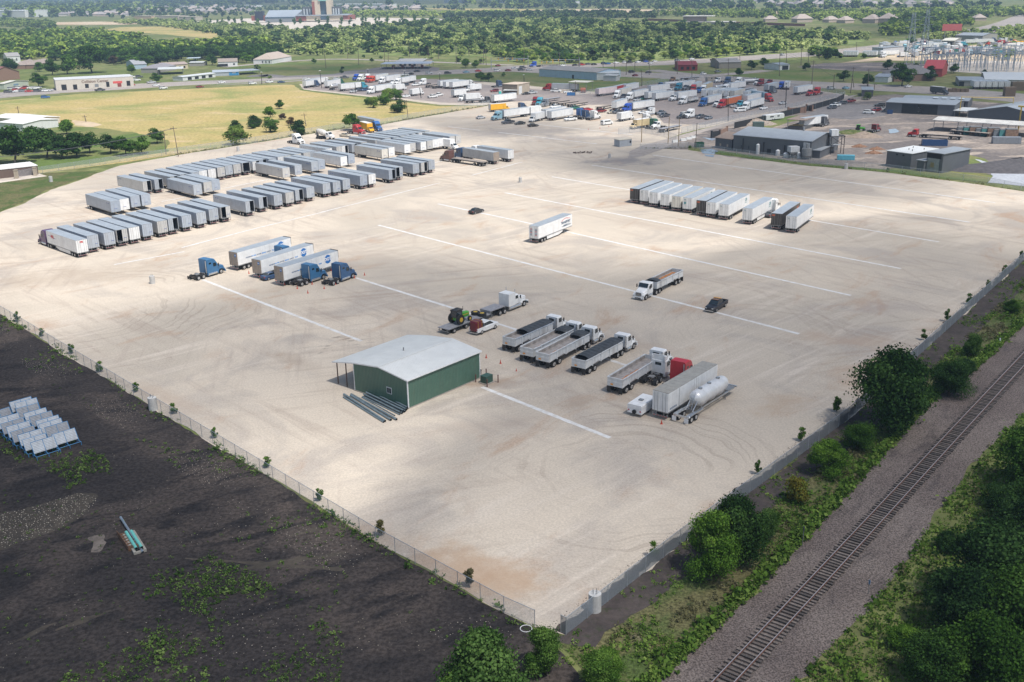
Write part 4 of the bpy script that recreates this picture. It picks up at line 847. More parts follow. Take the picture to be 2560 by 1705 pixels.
while x<Lr-1:
 if k<99:
  o=bpy.data.objects.new('sleeper',sm[rg.choice((0,0,1,1,2,3))]);COL.objects.link(o);o.parent=trk;o.location=(x,rg.uniform(-.09,.09),rg.uniform(-.03,0));o.rotation_euler=(0,0,rg.uniform(-.03,.03))
 else:dy=rg.uniform(-.08,.08);rest.box(x-.12,x+.12,-1.32+dy,1.32+dy,.02,.19,SLM[k%4])
 x+=.56+rg.uniform(-.04,.05);k+=1
o=addp(trk,'sleeper',rest);o['kind']='stuff'
for c,x,y,h,lb,col in(('S3',1450,1095,1.6,'thin marker post with blue plate beside the railway',(.08,.22,.4)),('S3',1094,835,2.4,'thin dark post at the grass edge by the railway',(.03,.05,.09)),('S4',1737,875,1.1,'short pale marker post far along the railway',(.5,.6,.66))):
 p_=at(c,x,y);t0=empty('marker_post',V3(p_),.4,lb,'post');q=MB();q.cyl((0,0,0),(0,0,h),.04 if h>1.2 else .12,GRY if h>1.2 else TRW,6);addp(t0,'pole',q);q=MB();q.box(-.02,.02,-.1,.1,h-.45,h,M('plate_%d'%int(h*10),col));addp(t0,'plate',q)
BLU=M('rack_blue',(.06,.25,.50),.5);PANC=M('rack_panel',(.52,.56,.60),.5,.1,.12,3,.3,(2,.36,.04));PANG=M('rack_panel_dark',(.34,.36,.39),.55,.1,.15,3,.35,(2,.36,.04))
def rackp(pan):
 pr=proto('panel_rack');q=MB();q.add([(x,y+d,z)for d in(0,.05)for x,y,z in((-1.5,-.35,.7),(1.5,-.35,.7),(1.5,.35,2.0),(-1.5,.35,2.0))],[(0,1,2,3),(7,6,5,4),(0,4,5,1),(1,5,6,2),(2,6,7,3),(3,7,4,0)],pan);part(pr,'panel',q)
 f=MB()
 for x in(-1.52,0,1.52):f.cyl((x,-.5,.45),(x,.37,2.05),.035,BLU,6);f.cyl((x,.2,.45),(x,-1.1,.45),.04,BLU,6);f.cyl((x,.2,.45),(x,.2,0),.04,BLU,6);f.cyl((x,-1.1,.45),(x,-1.1,0),.04,BLU,6)
 f.cyl((-1.55,.2,.5),(1.55,.2,.5),.04,BLU,6);f.cyl((-1.55,-1.1,.5),(1.55,-1.1,.5),.04,BLU,6);f.cyl((-1.55,.37,2.05),(1.55,.37,2.05),.035,BLU,6);part(pr,'frame',f);return pr
ra,rb=rackp(PANC),rackp(PANG)
rk=[(330,600,480,470,0,'frontmost left'),(255,575,395,445,0,''),(215,530,350,405,0,''),(150,500,300,370,1,''),(110,455,255,340,0,''),(60,425,200,300,1,''),(15,380,150,250,0,''),(520,525,655,385,0,''),(455,460,600,350,1,''),(400,430,550,315,0,''),(375,400,505,290,0,''),(315,360,460,255,1,''),(265,330,405,220,0,''),(195,285,355,180,1,''),(185,235,325,160,0,''),(135,225,270,115,0,'')]
pq0,pq1=at('S5',320,605),at('S5',500,548);ra_=math.atan2((pq1-pq0).y,(pq1-pq0).x)
fx=[('left line',i)for i in range(7)]+[('right line',i)for i in range(9)]
for(x0,y0,x1,y1,kd,_),(ln_,i)in zip(rk,fx):
 c0=at('S5',x0,y0+8);c0=c0+Vector((math.cos(ra_),math.sin(ra_),0))*1.5+Vector((math.sin(ra_),-math.cos(ra_),0))*-.9
 put((ra,rb)[kd],V3(c0,.02),ra_,'blue framed rack with %s corrugated panel, %s from the front in the %s'%(('pale','dull')[kd],ORD[i],ln_),'panel rack','blue framed panel racks on the dark field')
q=at('S5',20,290);put(rb,V3(q,.02),ra_+.1,'low blue framed rack cut off by the left edge of the photo','panel rack','blue framed panel racks on the dark field')
TEAL=M('teal_pipe',(.16,.55,.48),.4);WOODP=M('old_timber',(.33,.31,.27),.85)
a,b=at('S5',1090,1280),at('S5',1195,1455);dv=(b-a).normalized();t_a=math.atan2(dv.y,dv.x)
pl=MB();pl.box(0,6.0,-.0,.28,0,.3,WOODP);pl.box(0,6.0,1.1,1.35,0,.3,WOODP);pl.box(.0,.3,.28,1.1,0,.2,WOODP);pl.box(5.6,6.0,.28,1.1,0,.2,WOODP);pl.box(2.8,3.1,.28,1.1,0,.2,WOODP);Lp=(b-a).length/6.0
o=thing(pl,'timber_pallet','long weathered timber pallet under the teal pipes','pallet',None,V3(a,.012),t_a);o.scale=(Lp,1,1)
nv=Vector((-dv.y,dv.x,0));Lq=(b-a).length
for i,of in enumerate((.42,.95)):
 s_=a+nv*of+dv*(.2+.1*i);e_=s_+dv*(Lq*.86);pipe((s_.x,s_.y,.42),(e_.x,e_.y,.42),.17,'teal plastic pipe on the timber pallet, %s one'%('outer','inner')[i],TEAL,'teal_pipe','teal pipes on the pallet')
s_,e_=at('S5',1080,1150),at('S5',1275,1440);pipe((s_.x,s_.y,.5),(e_.x,e_.y,.18),.13,'long pale steel pipe leaning across the teal pipe pallet',M('pale_pipe',(.30,.36,.42),.4,.4),'steel_pipe',None)
a,b=at('S5',1165,1260),at('S5',1260,1390);dv=(b-a).normalized();q=MB();Ls=(b-a).length
q.box(0,Ls,-.04,.04,0,.5,RUST);q.box(-.6,Ls,-1.34,-1.26,.0,.5,RUST)
for k in range(6):q.box(.2+k*Ls/6,.5+k*Ls/6,-1.26,-.04,.1+.02*k,.16+.02*k,M('worn_tread',(.24,.20,.18),.8));q.box(.16+k*Ls/6,.2+k*Ls/6,-1.26,-.04,.1,.4,RUST)
q.box(Ls-.1,Ls,-1.3,0,0,.5,RUST);q.cyl((-.4,-1.3,.5),(Ls,-1.3,.95),.03,RUST,6)
thing(q,'steel_stair','rusty brown steel stair lying on the dark field','stair',None,V3(a),math.atan2(dv.y,dv.x))
def side_text(parent,txt,size,x,z,y,mat,face=-1,rotx=R(90),bold=.02):
 me=text_mesh(txt,size,mat,bold=bold);o=bpy.data.objects.new('lettering',me);COL.objects.link(o);o.parent=parent
 o.location=(x,y*1.0,z);o.rotation_euler=(rotx,0,0)if face<0 else(rotx,0,math.pi);return o
def rear_text(parent,txt,size,y,z,mat,bold=.01,x=-.075):
 me=text_mesh(txt,size,mat,bold=bold);o=bpy.data.objects.new('lettering',me);COL.objects.link(o);o.parent=parent;o.location=(x,y,z);o.rotation_euler=(R(90),0,R(-90));return o
DB=M('logo_blue',(.02,.17,.50),.4);DT=M('logo_grey',(.22,.27,.36),.5);LB=M('logo_light_blue',(.12,.35,.75),.5);RW=M('logo_white',(.8,.8,.8),.5)
REDL=M('logo_red',(.60,.03,.03),.5);NVL=M('logo_navy',(.02,.07,.14),.5)
def disc(parent,name,x,y,z,r_,mat,axis='y',n=28):
 q=MB()
 if axis=='y':q.cyl((x,y,z),(x,y-.012,z),r_,mat,n)
 else:q.cyl((x,y,z),(x-.012,y,z),r_,mat,n)
 return addp(parent,name,q)
dotn=('rearmost','middle','front')
SIDEW=M('grey_door_panel',(.33,.27,.22),.6,0,.2,2,.4)
for i,((x,y),(fx_,fy_))in enumerate((((650,352),(1333,160)),((938,445),(1610,240)),((1212,530),(1912,320)))):
 q=at('N2',x,y,4.1);f_=at('N2',fx_,fy_,4.1);an=sgn_angle(q,f_)
 o=anchor('plain',q,4.1,(0,-1.3),an,'white box trailer with blue round logo, %s of the three side by side'%dotn[i],C_['white'],'white logo trailers beside blue trucks')
 for c in list(o.children):
  if c.name.split('.')[0]=='door':
   for sl in c.material_slots:
    if sl.material==C_['white']:sl.material=SIDEW
 disc(o,'logo',12.6,-1.315,2.95,.92,DB);side_text(o,'DOT',.92,12.6,2.95,-1.335,RW,bold=.05)
 for k,(tx,mt)in enumerate((('DELIVERING',DT),('ON TIME',LB),('ANYTIME',DT),('SERVICE',LB),('QUALITY',DT),('TRUST',LB))):side_text(o,tx,.32,3.1+k*1.45,2.45,-1.318,mt)
 disc(o,'logo',-.08,-.72,3.35,.30,DB,'x');rear_text(o,'DOT',.26,-.72,3.35,RW,x=-.1)
 q2=MB();q2.box(15.72,16.0,-1.1,1.1,2.5,4.15,BLK);addp(o,'cooling_unit',q2)
TRB=paint((.045,.15,.30));TRB2=paint((.035,.10,.22))
for i,(rx,ry,fx_,fy_,cl,lb)in enumerate(((185,694,497,600,TRB,'bobtail blue sleeper truck left of the three logo trailers'),(1125,522,1428,425,TRB,'blue sleeper truck hidden between the rearmost and middle logo trailers'),(1452,767,1752,670,TRB,'blue sleeper truck at the front logo trailer'),(1838,757,2082,667,TRB2,'dark blue sleeper truck right of the front logo trailer'))):
 a,b=at('N2',rx,ry),at('N2',fx_,fy_);an=sgn_angle(a,b);x,y=rot2(.92,-1.2,an)
 put(PR['sleeper'],(a.x-x,a.y-y,.022),an,lb,'truck','blue trucks by the logo trailers',cl)
a=at('N2',1070,668);an=R(52);x,y=rot2(2.3,0,an);put(PR['sedan'],(a.x-x,a.y-y,.022),an,'black car tucked between the middle and front logo trailers','car',None,C_['navy'])
q=at('N5',195,432,4.1);f_=at('N5',438,340,4.1);an=sgn_angle(q,f_);o=anchor('skirt',q,4.1,(0,-1.3),an,'lone white box trailer with transport lettering in the open lot',C_['white'])
side_text(o,'TRANSPORT',.80,12.6,2.75,-1.32,NVL,bold=.03);side_text(o,'—AMERICA—',.72,12.9,1.95,-1.32,NVL,bold=.02)
sw=MB();pts=[(10.6+k*.35,3.2+.55*math.sin(math.pi*min(1,k/9)*.8))for k in range(12)]
for k in range(11):sw.quad([(pts[k][0],-1.318,pts[k][1]),(pts[k+1][0],-1.318,pts[k+1][1]),(pts[k+1][0],-1.318,pts[k+1][1]-.12),(pts[k][0],-1.318,pts[k][1]-.12)],REDL)
addp(o,'logo',sw)
dd=MB();rg2=random.Random(8)
for k in range(12):dd.box(-.085,-.078,(-.95 if k%2 else .35)+rg2.uniform(0,.05),(-.35 if k%2 else .95),1.9+(k//2)*.28,2.02+(k//2)*.28,(NVL,REDL,DT)[k%3])
addp(o,'lettering',dd)
rr=[((258,148),(588,52),'black','black box trailer at the left end'),((370,165),(690,70),'white',''),((478,190),(792,85),'white',''),((608,212),(905,100),'white',''),((738,235),(1018,115),'offw',''),((865,252),(1150,145),'white','white box trailer with round green door emblem'),((1022,282),(1280,160),'black','black box trailer in the middle'),((1135,303),(1400,180),'white',''),((1280,325),(1540,200),'white',''),((1550,372),(1828,245),'white','white skirted box trailer standing apart'),((1882,430),(2095,290),'black','black box trailer next to the right end'),((2052,462),(2240,315),'white','white box trailer at the right end')]
GLT=M('faded_green_lettering',(.10,.28,.30),.5);ORG=M('orange_lettering',(.6,.13,.04),.5)
for i,((x,y),(fx_,fy_),cl,lb)in enumerate(rr):
 q=at('Q',x,y,4.1);an=sgn_angle(q,at('Q',fx_,fy_,4.1));an=.35*an+.65*R(59.5)
 lb=(lb or('dingy ' if cl=='offw' else '')+'white box trailer, %s from the left'%ORD[i])+' of the row on the right'
 o=anchor('skirt' if i==9 else 'plain',q,4.1,(0,-1.3),an,lb,C_[cl],'white and black trailers parked on the right')
 if cl=='black':
  rear_text(o,'ABF',.5,.75,3.6,ORG,.02);side_text(o,'ABF',1.0,13.3,3.1,-1.32,ORG,bold=.04)
 else:
  rear_text(o,'CFI',.32,.7,3.55,GLT,.01);side_text(o,'CFI',1.05,12.9,3.0,-1.32,GLT,bold=.05);q_=MB();q_.box(12.0,13.8,-1.318,-1.308,2.25,2.37,GLT);addp(o,'lettering',q_)
  if i==5:disc(o,'logo',-.08,.65,2.7,.33,GLT,'x')
a,b=at('Q',1775,465),at('Q',1880,395);an=R(59);put(PR['sleeper'],(a.x-1.5,a.y+.5,.022),an,'white sleeper truck half hidden between the trailers on the right','truck',None,C_['white'])
a=at('Q',1742,462);put(PR['sedan'],(a.x-1.2,a.y-1.5,.022),an,'small black car behind the skirted white trailer','car',None,C_['dark'])
dn=[((240,742),(570,590),'dhalf','day','half tarped with a blue rail'),((405,832),(730,645),'droll','day','with rolled tarp, second from left'),((548,880),(870,685),'droll','day','with rolled tarp, nearest the third truck'),((870,937),(1180,755),'dfull','day','fully covered by a black tarp'),((1200,1105),(1490,895),'dnone','day','open topped and empty')]
for i,((x,y),(fx_,fy_),key,tk,lb)in enumerate(dn):
 q=at('N4',x,y,2.5);an=sgn_angle(q,at('N4',fx_,fy_,2.5));L=(at('N4',fx_,fy_,2.5)-q).length;an=.5*an+.5*R(51)
 o=anchor(key,q,2.5,(0,-1.25),an,'white dump trailer '+lb,None,'dump trailers parked side by side',scale=1.0)
 o.scale=(L/9.2,1,1);x_,y_=rot2(L-2.3,0,an)
 put(PR['day'],(o.location.x+x_,o.location.y+y_,.022),an,'white day cab truck at dump trailer '+lb,'truck','white day cab trucks',C_['white'])
a,b=at('T4',1007,645),at('T4',1258,468);an=sgn_angle(a,b);x,y=rot2(.92,-1.2,an);put(PR['fair'],(a.x-x,a.y-y,.022),an,'white bobtail truck with tall roof fairing beside the red truck','truck',None,C_['white'])
a=at('T4',1325,750);x,y=rot2(.92,-1.2,an);put(PR['sleeper'],(a.x-x,a.y-y,.022),an,'bright red sleeper truck behind the tall white trailer','truck',None,paint((.50,.025,.04)),skip=())
q=at('T4',1190,770,4.1);an=sgn_angle(q,at('T4',1942,318,4.1));o=anchor('long14',q,4.1,(0,-1.25),an,'tall dirty white box trailer with grey roof',C_['white'],name='box_trailer')
for c in o.children:
 if c.name.startswith('roof'):
  c.material_slots[0].link='OBJECT';c.material_slots[0].material=M('grey_worn_roof',(.34,.33,.30),.7,0,.15,1,.3)
 if c.name.startswith('door'):c['label']='plain white end panel'
qd=MB()
for x_ in(2.9,3.0,7.2,7.8,8.4):qd.box(x_,x_+.03,-1.262,-1.25,1.3,3.95,GRY)
addp(o,'side_door',qd);side_text(o,'403 28 8316',.38,1.35,1.65,-1.27,DT)
a=at('T4',770,970,1.75);b=at('T4',965,845,1.75);an=sgn_angle(at('T4',770,1066),at('T4',960,935));x,y=rot2(0,-1.1,an)
cp=empty('folding_camper',(a.x-x,a.y-y,.022),an,'low white folding camper trailer with spare wheel','camper trailer');q=MB();q.sec([(0,1.1,.45,1.25),(4.4,1.1,.45,1.25)],WHT,.05);addp(cp,'body',q);q=MB();q.sec([(-.03,1.12,1.25,1.75),(.1,1.13,1.25,1.78),(4.2,1.13,1.25,1.78),(4.43,1.12,1.25,1.72)],WHT,.1);addp(cp,'roof',q)
q=MB();q.box(1.6,2.15,-.3,.3,1.78,1.95,GRY);addp(cp,'vent',q);q=MB();q.cyl((-.2,0,.75),(-.02,0,.75),.3,RUB,14);addp(cp,'spare_wheel',q)
for s in(-1,1):q=MB();q.cyl((2.2,s*.95-.1,.32),(2.2,s*.95+.1,.32),.32,RUB,14);addp(cp,'wheel',q);q=MB();q.box(-.05,.02,s*.9-.1,s*.9+.1,.8,.95,TRIM_R);addp(cp,'tail_light',q)
q=MB();q.box(4.4,5.3,-.05,.05,.45,.55,BLK);addp(cp,'tow_bar',q)
a=at('T4',1540,1230);b=at('T4',2135,700);an=R(50.5);x,y=rot2(.95,-1.2,an);tk=empty('pneumatic_tank_trailer',(a.x-x,a.y-y,.022),an,'white pneumatic tank trailer with ladder and three hatches','tank trailer')
TKW=M('tank_white',(.66,.67,.68),.3,.15,.1,1,.2);q=MB();rings=[]
for xx,rr_,zc,zb in((3.2,.25,2.5,2.2),(3.7,.85,2.45,1.5),(4.1,1.05,2.4,1.2),(5.4,1.08,2.4,.75),(6.6,1.08,2.4,1.25),(7.8,1.08,2.4,.75),(9.0,1.08,2.4,1.25),(10.2,1.08,2.4,.75),(11.5,1.05,2.4,1.2),(11.9,.85,2.45,1.5),(12.2,.3,2.5,2.2)):
 c_=[]
 for k in range(16):
  th=2*math.pi*k/16;y_=math.cos(th)*rr_;z_=zc+math.sin(th)*rr_
  if math.sin(th)<-.3:z_=zc-.3*rr_+(zb-(zc-.3*rr_))*((-math.sin(th)-.3)/.7);y_*=.75 if math.sin(th)<-.8 else 1
  c_.append((xx,y_,z_))
 rings.append(c_)
q.loft(rings,TKW);addp(tk,'tank',q,smooth=True)
for xx in(5.2,7.7,10.2):q=MB();q.cyl((xx,0,3.44),(xx,0,3.58),.3,GRY,14);q.cyl((xx,0,3.58),(xx,0,3.64),.2,CHR,10);addp(tk,'hatch',q)
q=MB();both(lambda s:q.box(0,13.6,s*.9-.07,s*.9+.07,1.0,1.18,CHR));both(lambda s:q.cyl((.2,s*1.1,1.05),(4.2,s*1.1,1.05),.1,CHR,8));q.box(0,.2,-1.15,1.15,.9,1.15,CHR);q.box(11.8,14.2,-.9,.9,1.1,1.25,GRY);q.box(14.0,14.2,-1.1,1.1,1.1,1.3,CHR)
both(lambda s:q.cyl((2.3,s*.55,1.1),(3.9,s*.55,2.5),.06,CHR,6));both(lambda s:q.cyl((4.4,s*.8,1.0),(3.9,s*.8,1.9),.06,CHR,6));addp(tk,'frame',q)
q=MB();both(lambda s:q.cyl((2.4,s*.25,1.15),(3.5,s*.25,3.5),.03,CHR,6))
for k in range(8):q.cyl((2.5+k*.135,-.25,1.3+k*.29),(2.5+k*.135,.25,1.3+k*.29),.02,CHR,5)
addp(tk,'ladder',q)
for xx in(.95,2.2):
 for s in(-1,1):o_=MB();o_.cyl((xx,s*.95-.28,.5),(xx,s*.95+.28,.5),.5,RUB,16);w1=addp(tk,'wheel',o_);o_=MB();o_.cyl((xx,s*.95-.295,.5),(xx,s*.95+.295,.5),.28,RIM,12);addp(w1,'rim',o_)
for s in(-1,1):q=MB();q.box(-.1,-.05,s*.95-.32,s*.95+.32,.25,.9,TRW);addp(tk,'mudflap',q);q=MB();q.prism([(.3,.9),(.5,1.12),(2.6,1.12),(2.85,.9),(2.85,.86),(2.55,1.06),(.55,1.06),(.33,.86)],s*.95-.32,s*.95+.32,CHR);addp(tk,'mudguard',q);q=MB();q.box(11.2,11.3,s*.8-.06,s*.8+.06,.05,1.0,GRY);addp(tk,'landing_leg',q)
a=at('T5',608,490,2.5);b=at('T5',1085,260,2.5);an=sgn_angle(b,a);L=(a-b).length;o=anchor('droll',b,2.5,(0,1.25),an,'white dump trailer heading toward the camera in the open lot',None);o.scale=(L/9.2,1,1)
x_,y_=rot2(L-2.2,0,an);put(PR['day'],(o.location.x+x_,o.location.y+y_,.022),an,'white day cab truck driving toward the camera across a parking line','truck','white day cab trucks',C_['white'])
a,b=at('T5',1708,1035),at('T5',1855,950);an=sgn_angle(b,a);x,y=rot2(4.75,1.0,an);pk=put(PR['pickup'],(a.x-x,a.y-y,.022),an,'black pickup with amber light bar on a parking line','pickup truck',None,paint((.02,.022,.03)))
q=MB();q.box(2.4,2.75,-.75,.75,1.97,2.07,M('amber_bar',(.65,.33,.08),.4));q.box(2.5,2.6,-.05,.05,1.88,1.98,BLK);addp(pk,'light_bar',q)
q=MB();q.box(2.85,3.7,-.6,.6,1.915,1.93,M('faded_clearcoat',(.20,.12,.09),.7));addp(pk,'roof_patch',q)
a=at('N3',1195,603);b=at('N3',1335,578);c=at('N3',2026,272);an=R(50.5)
x,y=rot2(8.0,-1.15,an);tx=Vector((c.x-x,c.y-y,0));put(PR['classic'],V3(tx),an,'long nosed white truck with cube sleeper and twin stacks','truck',None,C_['white'])
x,y=rot2(15.2-2.2,0,an);so=put(PR['step'],(tx.x-x,tx.y-y,.022),an,'grey step deck trailer carrying the green tractor','trailer')
def on(o,x,y,z):v_=rot2(x,y,an);return(o.location.x+v_[0],o.location.y+v_[1],z+.022)
ftz=1.07;JG=M('farm_green',(.08,.34,.04),.4);JY=M('farm_yellow',(.55,.36,.04),.45)
fb=empty('farm_tractor',on(so,3.2,0,ftz),an,'green farm tractor with yellow wheels on the step deck trailer','tractor')
for s in(-1,1):
 o_=MB();o_.cyl((0.2,s*.95-.24,.85),(.2,s*.95+.24,.85),.85,RUB,20)
 for k in range(16):t1=2*math.pi*k/16;o_.box(.2+.85*math.cos(t1)-.05,.2+.85*math.cos(t1)+.05,s*.95-.22,s*.95+.22,.85+.83*math.sin(t1)-.04,.85+.83*math.sin(t1)+.04,RUB)
 w1=addp(fb,'wheel',o_);o_=MB();o_.cyl((.2,s*.95-.26,.85),(.2,s*.95+.26,.85),.42,JY,14);addp(w1,'rim',o_)
 o_=MB();o_.cyl((2.75,s*.85-.15,.45),(2.75,s*.85+.15,.45),.45,RUB,16);w1=addp(fb,'wheel',o_);o_=MB();o_.cyl((2.75,s*.85-.165,.45),(2.75,s*.85+.165,.45),.24,JY,12);addp(w1,'rim',o_)
q=MB();q.sec([(1.0,.42,.75,1.75),(3.1,.38,.75,1.6),(3.25,.32,.85,1.45)],JG,.12);q.box(-.2,1.1,-.4,.4,.6,1.2,JG);q.box(1.1,3.1,-.445,.445,1.2,1.3,JY);addp(fb,'body',q)
q=MB();q.box(-.45,1.05,-.62,.62,1.2,2.35,GLS);both(lambda s:q.box(-.5,-.4,s*.62-.04,s*.62+.04,1.2,2.4,BLK));both(lambda s:q.box(1.0,1.08,s*.62-.04,s*.62+.04,1.2,2.4,BLK));addp(fb,'cab',q)
q=MB();q.sec([(-.6,.7,2.38,2.55),(1.2,.7,2.38,2.55)],BLK,.05);addp(fb,'cab_roof',q);q=MB();q.cyl((2.2,.2,1.6),(2.2,.2,2.6),.045,BLK,8);addp(fb,'exhaust_stack',q)
for k,(x_,y_)in enumerate(((9.3,.75),(9.4,-.75))):
 q=MB();q.cyl((0,0,0),(0,0,.5),.8,RUB,18);w1=thing(q,'spare_tyre','large loose tractor wheel lying on the step deck, %s'%('far side','near side')[k],'tyre','loose tractor wheels on the trailer',on(so,x_,y_,ftz));q=MB();q.cyl((0,0,-.0),(0,0,.52),.4,JY,14);addp(w1,'rim',q)
a,b=at('N3',1592,562),at('N3',1724,507);an2=sgn_angle(a,b);x,y=rot2(1.15,-1.0,an2);pk=put(PR['pickup'],(a.x-x,a.y-y,.022),an2,'white pickup carrying a dark red tank in its bed','pickup truck',None,C_['white'])
v_=rot2(-.25,0,an2);tkr=empty('red_tank',(pk.location.x+v_[0],pk.location.y+v_[1],.72),an2,'dark red tank strapped in the bed of the white pickup','tank');DR=M('dark_red_tank',(.13,.012,.02),.35)
q=MB();rings=[]
for z,e_ in((0,.78),(.25,.84),(1.55,.84),(1.75,.74)):rings.append([(1.05+math.copysign(min(abs(math.cos(t1))*1.25,1),math.cos(t1))*e_*1.15,math.copysign(min(abs(math.sin(t1))*1.25,1),math.sin(t1))*e_,z)for t1 in[2*math.pi*k/20+.157 for k in range(20)]])
q.loft(rings,DR);addp(tkr,'shell',q)
q=MB()
for x_ in(.5,1.5):q.box(x_,x_+.06,-.86,.86,1.75,1.77,JY);both(lambda s:q.box(x_,x_+.06,min(s*.855,s*.87),max(s*.855,s*.87),.1,1.76,JY))
addp(tkr,'strap',q)
for(x,y,cl,lb)in((1390,465,'greyw','pale grey trailer with brown doors behind the dark blue truck'),(1720,415,'white','white trailer with white doors right of the brown doored one')):
 q=at('K5',x,y,4.1);o=anchor('plain',q,4.1,(0,1.3),R(133),lb,C_[cl],'trailers near the flatbed truck')
 if cl=='greyw':
  for c in o.children:
   if c.name.startswith('door'):
    for sl in c.material_slots:
     if sl.material==C_[cl]:sl.material=SIDEW
 v_=rot2(15.7-2.3,0,R(133));put(PR['sleeper'],(o.location.x+v_[0],o.location.y+v_[1],.022),R(133),('dark blue sleeper truck at the brown doored trailer' if cl=='greyw' else 'white sleeper truck hitched behind the row of pale trailers'),'truck',None,C_['navy' if cl=='greyw' else 'white'])
q=at('K5',1150,690,1.5);o=anchor('flat',q,1.5,(0,1.27),R(137),'empty flatbed trailer with brown timber deck behind the maroon truck',None);v_=rot2(14.6-2.0,0,R(137));put(PR['sleeper'],(o.location.x+v_[0],o.location.y+v_[1],.022),R(137),'maroon sleeper truck pulling the empty flatbed','truck',None,C_['maroon'])
bt=at('K5',395,400);bt=at('K5',210,365);an=R(-42);put(PR['btruck'],V3(bt),an,'white box truck with round grey emblem beside the long middle row','box truck',None,C_['white'])
q=at('J1',860,1062,4.1);o=anchor('skirt',q,4.1,(0,1.3),R(RD),'white logo trailer hitched to the purple truck at the front left',C_['white'])
side_text(o,'FFE',1.0,12.5,3.0,1.32,REDL,face=1,bold=.05);rear_text(o,'FFE',.5,0.1,3.55,REDL,.03);q_=MB();q_.quad([(10.8,1.316,2.75),(14.6,1.316,3.1),(14.6,1.316,3.2),(10.8,1.316,2.85)],M('purple_stripe',(.12,.05,.25)));addp(o,'logo',q_)
v_=rot2(15.7-2.3,0,R(RD));put(PR['sleeper'],(o.location.x+v_[0],o.location.y+v_[1],.022),R(RD),'purple sleeper truck at the left end of the front row','truck',None,C_['purple'])
a=at('F',1975,1330);b=at('F',2035,1305);put(PR['sedan'],(a.x-1.8,a.y-1.6,.022),R(52),'black car alone on the bright gravel left of the lone trailer','car',None,C_['black'])
for o_ in list(SC.objects):
 if o_.name.startswith('dump_trailer')and 'blue rail' in o_.get('label',''):
  q=MB();q.box(.2,9.0,-1.33,-1.28,2.38,2.56,M('rail_blue',(.04,.14,.32),.5));addp(o_,'side_rail',q)
def mid(kind,col,c,xr,yr,xf,yf,label,group=None,hd=None,sc=1.0):
 a,b=at(c,xr,yr),at(c,xf,yf);an=sgn_angle(a,b)if hd is None else R(hd);m_=(a+b)/2;x,y=rot2(LEN[kind]/2,0,an)
 return put(PR[kind],(m_.x-x,m_.y-y,.05),an,label,CATS.get(kind,'trailer'),group,C_.get(col),sc)
def rig(tk,tc,tr,trc,c,fx,fy,rx,ry,tl,trl,g1='trucks parked in the far truck yard',g2='trailers parked in the far truck yard',an=None):
 f_,r_=at(c,fx,fy),at(c,rx,ry);an=sgn_angle(r_,f_)if an is None else R(an);Lt=LEN[tr];d=Vector((math.cos(an),math.sin(an),0))
 n=f_-d*LEN[tk];put(PR[tk],(n.x,n.y,.05),an,tl,'truck',g1,C_[tc]);n2=n-d*(Lt-2.3);put(PR[tr],(n2.x,n2.y,.05),an,trl,CATS.get(tr,'trailer'),g2,C_.get(trc))
GT,GR2,GC='trucks parked in the far truck yard','trailers parked in the far truck yard','cars in the truck yard'
RIGS='''sleeper white far white L1 520 295 90 362|white truck at the left end of the yard|white trailer at the left end of the yard
sleeper green far white L1 740 325 360 398|green truck nose above a white trailer|white trailer hitched to the green truck
sleeper cyan far white L1 1105 375 680 425|bright blue truck beside the dry field|white trailer hitched to the bright blue truck
sleeper white far white L1 1110 468 1600 395|white truck facing left beside the round bushes|white trailer behind the round field bushes
sleeper ored far white L1 1140 292 1460 235|orange red truck in the back line|white trailer behind the orange red truck
sleeper white far white L1 1290 308 1700 245|white truck with blue star trailer, left one|white trailer with blue star mark, left one
sleeper white far white L1 1535 332 1945 265|white truck with blue star trailer, right one|white trailer with blue star mark, right one
sleeper white far white L2 830 150 290 228|white truck nose beside the oval grass patch|white trailer nearest the oval grass patch
sleeper lblue far white L2 1280 1000 2110 890|pale blue truck facing left in the sunlit yard|white trailer behind the pale blue truck
sleeper red far silver L3 365 255 1060 280|red truck facing left beside the tan building|silver trailer between red truck and flat canopy
sleeper royal far white L4 690 920 1262 838|royal blue truck at a sunlit white trailer|sunlit white trailer behind the royal blue truck
sleeper white far white L4 785 650 1215 560|white truck beside the black dump truck|white trailer behind the white truck by the black one
sleeper white far offw L4 520 605 910 490|white truck below the red swoosh trailer|white trailer with red front in the shade
day white far white L4 1765 668 2310 590|white truck with open door, pale trailer behind|pale trailer with its side door open
sleeper teal far white L4 1895 425 2340 335|teal truck with long white trailer|long white trailer behind the teal truck
sleeper white dnone white L4 1985 742 2500 650|white truck pulling an open steel tub|open steel tub trailer in the truck yard
sleeper blue far white L5 553 684 1020 575|blue truck left of the red and orange rig|white trailer behind the blue truck
sleeper red far orange L5 918 716 1385 610|red truck at the orange trailer|orange trailer, brightest in the truck yard
sleeper white far white L5 1390 768 1868 645|white truck at the near corner of the yard|white trailer at the near right corner of the yard
sleeper red far sky L5 1962 590 1560 520|red nose truck facing right at a blue trailer|sky blue trailer with a red truck
sleeper white far white L5 985 392 1390 330|white truck in front of the car hauler|white trailer left of the car hauler
sleeper white far cream L5 590 412 930 250|white truck with yellow marked trailer|white trailer with yellow front mark
sleeper red far white L5 395 405 690 250|small red truck in the second line|white trailer behind the small red truck
day blue tanker white L4 1458 368 1990 330|dark blue truck with twin tank trailer|pale tank trailer in the back of the yard'''
for ln_ in RIGS.split('\n'):
 p_=ln_.split('|');a=p_[0].split();rig(a[0],a[1],a[2],a[3]if a[2]!='dnone' and a[2]!='tanker' else None,a[4],*map(float,a[5:9]),p_[1],p_[2])
